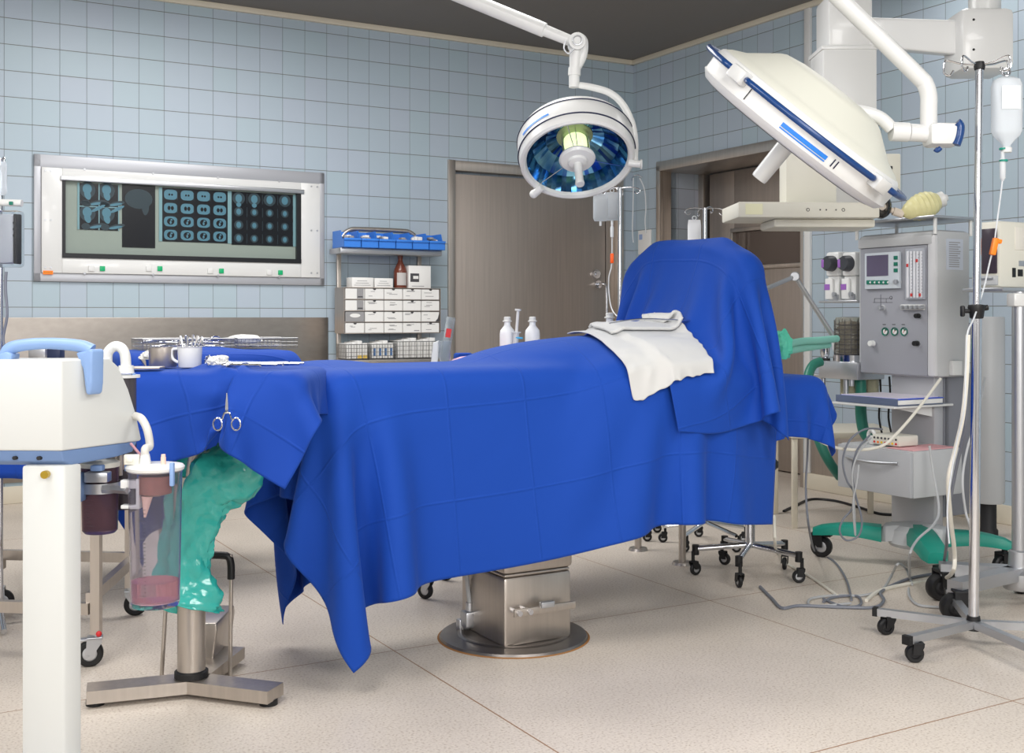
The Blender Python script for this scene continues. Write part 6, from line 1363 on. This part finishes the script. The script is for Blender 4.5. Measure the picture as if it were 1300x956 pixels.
for i in range(7):
    for jx in range(2):
        x_ = a.x+.014+(b.x-a.x-.028)*i/6; mb = MB(AM); mb.cyl((x_, -.219, zq+.017+.018*jx), (x_, -.2225, zq+.017+.018*jx), .0048, n=10); mb.build('socket', cols[(i*2+jx) % 6] if jx == 0 else M_print2, mo)
mb = MB(AM); mb.torus((a.x-.02, -.20, zq+.035), .026, .008, axis=(.3, 1, 0), n=28, k=10); mb.box((a.x-.01, -.205, zq+.02), (.03, .02, .04), .006); mb.build('cable_clip', M_white, mo)

# resuscitator bag and mask on the top shelf
zq = zs_+.001; rb = thing('resuscitator_bag', 'ribbed yellow resuscitator bag with a white end valve on the machine top', 'resuscitator', AM @ Vector((.27, .1, zq)), TH-PI/2)
c0_, c1_ = P(1146, 271, 4.95), P(1193, 254, 4.95); ax = (c1_-c0_).normalized(); X = axis_frame(c0_, ax); L_ = (c1_-c0_).length
pr = []; N = 42
for i in range(N+1):
    t = i/N; r = .062*(math.sin(PI*(.06+.88*t)))**.62; r *= 1+(.035 if (i//1) % 5 in (0,) else 0)-(.02 if i % 5 == 2 else 0); pr.append((r*(.80+.3*t), t*L_))
mb = MB(X); mb.lathe([(0, 0)]+pr+[(0, L_)], n=40); mb.build('bag', mat('yellow_rubber', (238, 232, 176), .35, trans=.15), rb)
mb = MB(X); mb.lathe([(.028, L_-.012), (.034, L_-.004), (.034, L_+.016), (.018, L_+.022), (.014, L_+.034), (0, L_+.034)], n=28); mb.build('end_valve', M_white, rb)
mb = MB(); mb.tube([P(1146, 272, 4.95), P(1134, 268, 4.95)], .018, k=1, n=20); mb.tube([P(1134, 268, 4.95), P(1122, 262, 4.95)], .012, k=1, n=16); mb.build('valve_body', mat('milk_valve', (226, 214, 200), .35), rb)
zl_ = P(1190, 262, 4.97); mb = MB(); mb.tube([P(1176, 274, 4.97), P(1192, 266, 4.97), P(1198, 258, 4.97)], .006, k=3); mb.build('strap', M_white, rb)
mk = thing('breathing_mask', 'black rubber breathing mask with a pale window beside the yellow bag', 'mask', P(1119, 278, 4.95)); cM = P(1119, 262, 4.95)
mb = MB(Matrix.Translation(cM) @ Matrix.Rotation(PI/2, 4, 'X') @ Matrix.Diagonal((1, 1.22, 1, 1))); mb.lathe([(.020, -.03), (.034, -.026), (.044, -.010), (.042, .012), (.030, .026), (.020, .028), (.016, .0), (.020, -.03)], n=36); mb.build('cushion', mat('glossy_black_rubber', (14, 14, 14), .12, coat=.6), mk)
mb = MB(Matrix.Translation(cM) @ Matrix.Rotation(PI/2, 4, 'X') @ Matrix.Diagonal((1, 1.3, 1, 1))); mb.lathe([(0, .010), (.014, .010), (.018, -.006)], n=28); mb.build('window', mat('milk_valve', (0, 0, 0)), mk)

# ================================================================= infusion stand at the right, bottle and line
S0 = P(1236, 793, 3.70); S0 = Vector((S0.x, S0.y, 0)); iv = thing('infusion_stand', 'tall chrome infusion stand in the right foreground on castered legs', 'infusion stand', S0)
zt_i = P(1244, 80, 3.70).z; top = Vector((P(1243.5, 80, 3.7).x, S0.y, zt_i)); md = S0.lerp(top, .52); md.z = P(1239, 395, 3.7).z
mb = MB(); mb.cyl(S0+Vector((0, 0, .075)), md, .0165, n=24); mb.build('lower_tube', M_chrome, iv)
mb = MB(); mb.cyl(md, top, .0125, n=24); mb.build('upper_tube', M_chrome, iv)
mb = MB(Matrix.Translation(md)); mb.lathe([(.016, -.025), (.021, -.022), (.024, 0), (.028, .012), (.026, .02), (.014, .022)], n=28); mb.cyl((-.024, 0, 0), (-.042, 0, 0), .007, n=12); mb.box((-.046, 0, 0), (.012, .022, .036), .005); mb.cyl((.0, 0, .005), (.036, 0, .012), .009, n=12); mb.build('clamp_collar', M_black, iv)
MT = frame((top.x, top.y, 0), 0); mb = MB(MT); mb.lathe([(.016, zt_i-.022), (.018, zt_i-.01), (.014, zt_i+.004), (0, zt_i+.006)], n=20); mb.build('top_cap', M_black, iv)
for k, (a, L_) in enumerate(((.25, .095), (PI-.25, .095), (PI+.6, .08), (-.6, .08))):
    d = Vector((math.cos(a), math.sin(a), 0)); c_ = Vector((0, 0, zt_i-.006)); mb = MB(MT)
    mb.tube([c_, c_+d*L_*.5+Vector((0, 0, .004)), c_+d*L_+Vector((0, 0, .018)), c_+d*(L_+.012)+Vector((0, 0, .012)), c_+d*(L_+.014)+Vector((0, 0, -.02)), c_+d*(L_-.004)+Vector((0, 0, -.030)), c_+d*(L_-.016)+Vector((0, 0, -.014))], .003, n=8, k=5); mb.build('hook', M_chrome, iv)
for px, py, zl in ((1113, 776, .075), (1153, 812, .075), (1338, 796, .075), (1345, 838, .075), (1205, 752, .075)):
    d = (CZ-zl)*F/(py-HY); e = Vector(((px-CX)/F*d, d, 0)); mb = MB(); bar((S0.x, S0.y, 0), (e.x, e.y, 0), .026, .024, .062, mb); mb.build('leg', M_alu, iv)
    v = (e-S0).normalized(); mb = MB(); bar((e.x-v.x*.004, e.y-v.y*.004, 0), (e.x+v.x*.012, e.y+v.y*.012, 0), .029, .028, .060, mb); mb.build('leg_cap', M_black, iv)
    cpos = e-v*.03; caster(iv, cpos.x, cpos.y, .028, .026, head=.2 if px != 1153 else -.1, top=.066, hub=False)
mb = MB(); mb.cyl(S0+Vector((0, 0, .055)), S0+Vector((0, 0, .10)), .026, .02, n=24); mb.build('base_socket', M_black, iv)
# bottle
pb = P(1278, 188, 3.72); tb_ = P(1278, 97, 3.72); hB_ = tb_.z-pb.z; ib = thing('infusion_bottle', 'clear square shouldered infusion bottle hanging from the right stand', 'infusion bottle', pb)
def rsq(w, d, z, n=32, e=.28):
    out = []
    for i in range(n):
        a = 2*PI*i/n; c, s_ = math.cos(a), math.sin(a); out.append((w*math.copysign(abs(c)**e*1, c) if False else w*c*(abs(c)**e+abs(s_)**e)/1.25 if False else w*math.copysign(abs(c)**.62, c), d*math.copysign(abs(s_)**.62, s_), z))
    return out
mb = MB(Matrix.Translation(pb)); rings = [(.010, 0), (.013, .01), (.022, .022), (.040, .040), (.046, .055), (.0465, hB_*.55), (.047, hB_*.86), (.040, hB_*.95), (.022, hB_*.99), (.004, hB_)]
vs = []; fs = []
for r_, z_ in rings: vs += rsq(r_, r_*.72, z_)
for i in range(len(rings)-1):
    for j_ in range(32): fs.append([i*32+j_, i*32+(j_+1) % 32, (i+1)*32+(j_+1) % 32, (i+1)*32+j_])
mb.add(vs, fs); mb.build('bottle_body', mat('bottle_clear', (236, 241, 246), .15, trans=.45, ior=1.12), ib)
mb = MB(Matrix.Translation(pb)); mb.torus((0, 0, hB_+.014), .012, .003, axis=(0, 1, 0), n=18, k=6); mb.build('hanger', M_chrome, ib)
mb = MB(Matrix.Translation(pb)); mb.lathe([(0, -.014), (.016, -.014), (.017, 0), (.012, .004), (0, .004)], n=24); mb.build('cap', M_white, ib)
mb = MB(Matrix.Translation(pb)); mb.bb(-.030, .030, -.036, -.035, hB_*.52, hB_*.84, 0); mb.build('label', mat('faint_label', (238, 240, 244), .5), ib)
il = thing('infusion_line', 'infusion tube with drip chamber, green ring and orange clamp on the right stand', 'infusion line', P(1272, 250, 3.72))
mb = MB(Matrix.Translation(P(1273, 226, 3.72))); mb.lathe([(.003, -.01), (.009, 0), (.010, .06), (.006, .066), (.006, .085)], n=20); mb.build('drip_chamber', M_milk, il)
for py in (189, 204): mb = MB(Matrix.Translation(P(1274, py, 3.72))); mb.lathe([(.007, -.004), (.0135, -.003), (.0135, .003), (.007, .004)], n=20); mb.build('green_ring', M_teal, il)
mb = MB(); mb.tube([P(1273, 226, 3.72), P(1270, 250, 3.72), P(1266, 280, 3.72), P(1262, 310, 3.72), P(1256, 335, 3.72), P(1250, 362, 3.71), P(1243, 385, 3.70), P(1236, 405, 3.66), P(1228, 425, 3.62), P(1226, 470, 3.62), P(1224, 520, 3.62), P(1213, 570, 3.66), P(1203, 640, 3.66), P(1205, 690, 3.66)], .0028, n=8); mb.build('tube', M_milk, il)
mb = MB(); q = P(1262, 313, 3.71); X = Matrix.Translation(q) @ Matrix.Rotation(.22, 4, 'Y'); mb.box((0, 0, 0), (.018, .018, .056), .003, 0, X); mb.box((.008, 0, .02), (.024, .016, .014), .003, 0, X); mb.build('roller_clamp', M_orange, il)

# ================================================================= patient monitor on its trolley
MM = frame(P(1269, HY, 4.38)-Vector((0, 0, CZ)), TH-PI/2)
def mo_(px, py, yo=0.): return hit(px, py, MM, yo)
mt_ = thing('patient_monitor', 'boxy cream patient monitor with a dark screen behind the infusion stand', 'monitor', MM @ Vector((-.2, .15, mo_(1269, 366).z)), TH-PI/2)
zt_m = mo_(1269, 280).z; zb_m = mo_(1269, 365).z; xl = mo_(1234, 300).x
mb = MB(MM); mb.bb(xl, 0, 0, .34, zb_m, zt_m, .012); mb.build('case', M_warm, mt_)
a, b = mo_(1246, 291, -.005), mo_(1265, 347, -.005); mb = MB(MM); mb.bb(a.x, b.x, -.006, .002, b.z, a.z, .002); mb.build('screen', mat('monitor_dark_screen', (66, 58, 68), .2), mt_)
mb = MB(MM); mb.bb(xl+.008, -.006, -.010, .002, zb_m+.01, b.z-.008, .003); mb.build('button_bar', M_grey, mt_)
for k in range(5): mb = MB(MM); mb.box((xl+.03+k*(-xl-.06)/4, -.012, zb_m+.035), (.02, .005, .010), .001); mb.build('button', M_alu, mt_)
SX = MM @ Matrix.Rotation(PI/2, 4, 'Z')
def sx(px, py): return hit(px, py, SX)
for p0, p1, m, nm in (((1285, 340), (1289, 352), M_black, 'socket'), ((1292, 342), (1298, 351), M_black, 'socket'), ((1293, 331), (1300, 338), M_alu, 'socket')):
    a, b = sx(*p0), sx(*p1); mb = MB(SX); mb.bb(a.x, b.x, -.003, .001, b.z, a.z, .001); mb.build(nm, m, mt_)
a, b = sx(1288, 288), sx(1304, 318); mb = MB(SX); mb.bb(a.x, b.x, -.003, .001, b.z, a.z, .002); mb.build('recorder_door', mat('pale_cream_door', (228, 224, 214), .4), mt_)
tr = thing('monitor_trolley', 'aluminium monitor trolley with a round post and big black casters', 'trolley', MM @ Vector((0, 0, 0)), TH-PI/2)
mb = MB(MM); mb.bb(xl-.0, .06, -.06, .36, zb_m-.016, zb_m-.001, .004); mb.build('tray', M_alu, tr)
Hc = Vector((P(1294, 725, 4.24).x, 4.24, 0))
mb = MB(Matrix.Translation(Hc)); mb.lathe([(.026, .12), (.026, zb_m-.02)], n=32); mb.build('post', M_alu, tr)
mb = MB(Matrix.Translation(Hc)); mb.lathe([(0, .06), (.055, .06), (.062, .075), (.062, .12), (.04, .135), (.036, .20), (.028, .205)], n=36); mb.build('base_hub', M_alu, tr)
mb = MB(Matrix.Translation(Hc)); mb.box((0, 0, zb_m-.05), (.07, .07, .05), .008); mb.build('tray_mount', M_white, tr)
for px, py, he in ((1193, 762, .1), (1212, 789, -.1), (1296, 753, .3), (1420, 790, .2)):
    g = G(px, py); mb = MB(); bar((Hc.x, Hc.y, 0), (g.x, g.y, 0), .06, .045, .098, mb); mb.build('base_arm', M_alu, tr); caster(tr, g.x, g.y, .050, .050, head=he, top=.10, hub=False)
# grey gas cylinder cabinet
gc = thing('gas_cabinet', 'tall rounded pale grey cabinet between the machine and the monitor post', 'cabinet', (P(1263, 600, 5.5).x, 5.5, 0))
zt_g, zb_g = P(1263, 402, 5.5).z, P(1263, 641, 5.5).z; rg = 20/F*5.5; cxg = P(1263, 600, 5.5).x
mb = MB(Matrix.Translation((cxg, 5.5+rg, 0))); mb.lathe([(0, zb_g), (rg*.93, zb_g), (rg, zb_g+.01), (rg, zt_g-.01), (rg*.93, zt_g), (0, zt_g)], n=48); mb.build('shell', M_grey, gc)
mb = MB(Matrix.Translation((cxg, 5.5+rg, 0))); mb.lathe([(0, 0), (rg*.6, 0), (rg*.6, .03), (rg*.5, .04), (rg*.5, zb_g+.01), (0, zb_g+.01)], n=32); mb.build('plinth', M_dark, gc)

# ================================================================= head end: arm board, small drape, cap, cream frame
HT = TF; ab0 = thing('arm_board', 'padded white arm board under a small blue cloth right of the big drape', 'arm board', TF @ Vector((1.15, -.02, .80)), TH)
MB(TF).bb(.93, 1.21, -.20, .16, .775, .82, .015).build('board', M_cream, ab0)
mb = MB(TF); mb.tube([(1.02, -.19, .745), (1.14, -.19, .735), (1.19, -.19, .715), (1.185, -.18, .67)], [.03, .03, .028, .02], k=4, n=16); mb.build('white_padding', M_gauze, ab0)
mb = MB(TF); mb.bb(.90, .99, -.16, -.08, .735, .775, .006); mb.cyl((.95, -.17, .75), (.99, -.17, .75), .014, n=14); mb.bb(.93, .97, -.05, .0, .70, .775, .004); mb.build('clamp', M_steeld, ab0)
P7 = rect_grid(.88, 1.35, -.40, .26, .875, .024)
G7 = sim2(P7, lambda p: sd_box(p, (1.08, -.02, .765), (.16, .20, .080), .05), 80, 40, iters=12, fric=.6, noise=.003, bend=.15, pin=lambda A: (A[..., 0] < .95) & (np.abs(A[..., 1]) < .12))
d7 = cloth_obj('small_drape', G7, TF, M_blue, P0=P7, lev=2); tag(d7, 'small blue cloth over the arm board at the right end of the table', 'drape'); origin(d7, TF @ Vector((1.05, 0, .8)), TH)
crumple(P(991, 447, 4.42), .056, (.75, .6, 1.05), 'crumpled mint green cap peeking from behind the screen drape', name='surgical_hat', m=mat('mint_cap', (92, 206, 176), .5, trans=.1, bump=.6, bscale=40), seed=31, cat='cap', amp=.25)
bpy.data.objects['surgical_hat'].location.z -= .03
mb = MB(); 
cf = thing('cream_table', 'low cream painted table frame behind the cables at the head end', 'table', (P(1040, 600, 5.9).x, 6.1, 0))
a, b = P(1010, 549, 5.75), P(1105, 557, 5.75)
MB(LF)
mb = MB(); mb.bb(a.x-.02, b.x+.18, 5.75, 6.25, b.z, a.z, .006); mb.build('tabletop', M_cream, cf)
for x, y in ((a.x, 5.78), (a.x, 6.2), (b.x+.14, 6.2), (b.x+.14, 5.78)): MB().bb(x-.012, x+.016, y-.014, y+.014, 0, b.z, .004).build('leg', M_cream, cf)

# ================================================================= cables
def cable(pts, r, m, label, name='cable', group=None):
    V = [P(*p) if isinstance(p, tuple) else p for p in pts]; mb = MB(); mb.tube(V, r, n=8, k=8); o = mb.build(name, m); tag(o, label, 'cable', group); return origin(o, V[0])
def fl(px, py, h=.006): d = (CZ-h)*F/(py-HY); return Vector(((px-CX)/F*d, d, h))
M_cg = mat('grey_cable', (118, 122, 132), .45); M_cl = mat('light_cable', (176, 178, 180), .45); M_cw = mat('white_cable', (226, 222, 210), .45); M_cb = mat('black_cable', (26, 26, 28), .45)
cable([(983, 490, 4.3), (1000, 515, 4.35), (1016, 540, 4.4), (1034, 556, 4.42), (1060, 568, 4.45), (1092, 571, 4.48), (1120, 566, 4.5), (1138, 551, 4.52), (1165, 520, 4.6), (1194, 481, 4.75)], .006, M_cw, 'thick white cable sagging from the drape up to the machine cabinet')
cable([(1026, 545, 4.5), (1025, 580, 4.5), (1023, 620, 4.5), (1027, 670, 4.45), fl(1036, 680+22), fl(1058, 712), fl(1074, 735), fl(1081, 762)], .0045, M_cg, 'grey cable hanging from the arm board to the floor')
cable([(983, 655, 4.45), (984, 690, 4.4), fl(987, 702), fl(1000, 716), fl(1030, 733), fl(1064, 757)], .006, M_cw, 'white cable running from under the drape across the floor')
cable([fl(1100, 762), fl(1117, 750), fl(1150, 742), fl(1190, 737), (1208, 728, 4.0), (1212, 705, 3.95), (1207, 660, 3.85), (1204, 610, 3.75), (1213, 570, 3.72), (1222, 530, 3.68), (1227, 480, 3.66), (1229, 425, 3.66)], .0075, M_cw, 'thick white cable climbing beside the right infusion stand')
cable([(1180, 566, 4.62), (1185, 600, 4.6), (1192, 645, 4.5), (1186, 665, 4.4), (1165, 685, 4.3), (1155, 705, 4.2), fl(1155, 735), fl(1154, 755), fl(1166, 768), fl(1195, 771)], .005, M_cl, 'pale grey cable falling from the drawer top to the floor')
cable([fl(965, 745), fl(980, 760), fl(993, 772), fl(1015, 769), fl(1070, 771), fl(1110, 771), fl(1122, 762), fl(1118, 752), fl(1135, 742), fl(1160, 733), fl(1195, 727)], .006, M_cg, 'dark grey cable lying on the floor in a long bend')
cable([fl(1080, 766), fl(1048, 769), fl(1028, 768), fl(1030, 760), fl(1060, 756), fl(1095, 756), fl(1120, 748), fl(1132, 730), (1140, 716, 4.55), fl(1150, 722), fl(1158, 742)], .005, M_cl, 'pale grey cable coiled on the floor between stool and stand')
cable([fl(1045, 760), fl(1070, 770), fl(1092, 768), fl(1088, 757), fl(1060, 758), fl(1045, 764)], .005, M_cg, 'small loop of grey cable on the floor')
cable([(1120, 545, 4.6), (1098, 545, 4.5), (1078, 560, 4.45), (1070, 585, 4.42), (1075, 610, 4.42), (1084, 625, 4.42), (1082, 645, 4.42), (1070, 660, 4.42), (1066, 675, 4.42), (1075, 686, 4.42), (1090, 680, 4.42), (1094, 660, 4.42), (1086, 628, 4.42), (1082, 600, 4.42), (1088, 572, 4.45), (1104, 553, 4.5)], .004, M_cg, 'thin grey lead wires hanging in loops before the drawer')
cable([(1106, 556, 4.5), (1090, 575, 4.43), (1082, 600, 4.4), (1084, 630, 4.4), (1086, 680, 4.4), (1083, 640, 4.38), (1088, 610, 4.38), (1090, 590, 4.4)], .0035, M_cl, 'thin pale lead wire before the drawer')
cable([(1250, 480, 4.6), (1240, 530, 4.3), (1228, 570, 4.2), (1222, 610, 4.1), (1226, 650, 4.1), (1232, 675, 4.1), fl(1232, 745)], .0045, M_cl, 'pale cable looping down behind the right infusion stand')
cable([(1232, 410, 3.8), (1228, 470, 3.8), (1226, 540, 3.8), (1215, 590, 3.85), (1206, 640, 3.9), (1202, 690, 4.0), fl(1196, 725), fl(1190, 745), fl(1205, 757), fl(1225, 748)], .006, M_cg, 'slate grey cable hanging along the right infusion stand')
cable([fl(995, 649), fl(1010, 642), fl(1030, 634), fl(1060, 636), fl(1090, 644), fl(1115, 652), fl(1135, 654), fl(1148, 658), fl(1156, 660)], .008, M_cb, 'black power cable on the floor behind the green footed base')

# ================================================================= left edge: pump holder and bag
Dl = 3.9; ed = thing('infusion_pump', 'slim grey infusion pump in a clear holder at the left edge', 'infusion pump', P(10, 345, Dl))
a, b = P(-6, 272, Dl), P(25, 335, Dl); mb = MB(); mb.bb(a.x+.006, b.x-.012, Dl-.02, Dl+.02, b.z, a.z, .014); mb.build('case', mat('pump_grey', (176, 178, 186), .35), ed)
mb = MB(); mb.bb(b.x-.014, b.x-.004, Dl-.02, Dl+.02, b.z, a.z, .004); mb.build('dark_edge', M_dark, ed)
for py in (283, 291, 299): q = P(19, py, Dl-.02); mb = MB(); mb.cyl(q, q+Vector((0, -.004, 0)), .006, n=12); mb.build('button', M_dark, ed)
mb = MB(); mb.bb(a.x-.01, b.x+.008, Dl-.028, Dl+.03, b.z-.012, a.z+.012, .012); mb.build('clear_holder', mat('holder_plastic', (232, 238, 242), .1, trans=.97, ior=1.08), ed)
q0, q1 = P(-6, 257, Dl), P(28, 258, Dl); mb = MB(); mb.tube([q0, q1], .012, k=1, n=14); mb.build('clamp_arm', M_white, ed)
q = P(14, 258, Dl-.014); mb = MB(); mb.box(q, (.014, .006, .012), .002); mb.build('green_mark', M_dgreen, ed)
bag(-16, 9, 205, 248, 3.9, 'half visible clear infusion bag at the left edge above the pump', M_bag)
e0 = P(-3, 200, 3.95); il2 = thing('infusion_stand', 'chrome infusion stand cut by the left edge of the view', 'infusion stand', (e0.x, 3.97, 0))
mb = MB(); mb.cyl((e0.x, 3.97, .05), (e0.x, 3.97, e0.z), .0095, n=16); mb.build('pole', M_chrome, il2)
mb = MB(); mb.tube([(e0.x, 3.97, e0.z-.01), (e0.x+.02, 3.95, e0.z), (e0.x+.028, 3.94, e0.z-.01), (e0.x+.022, 3.94, e0.z-.03)], .003, k=4); mb.build('hook', M_chrome, il2)
for k in range(4): a_ = PI/2*k+.5; mb = MB(); mb.tube([(e0.x, 3.97, .05), (e0.x+.16*math.cos(a_), 3.97+.16*math.sin(a_), .012)], .010, k=1); mb.build('leg', M_chrome, il2)
cable([(8, 345, 3.88), (7, 365, 3.88), (9, 400, 3.88), (4, 430, 3.88), (10, 450, 3.88)], .005, M_cg, 'grey cable dropping from the infusion pump at the left edge')
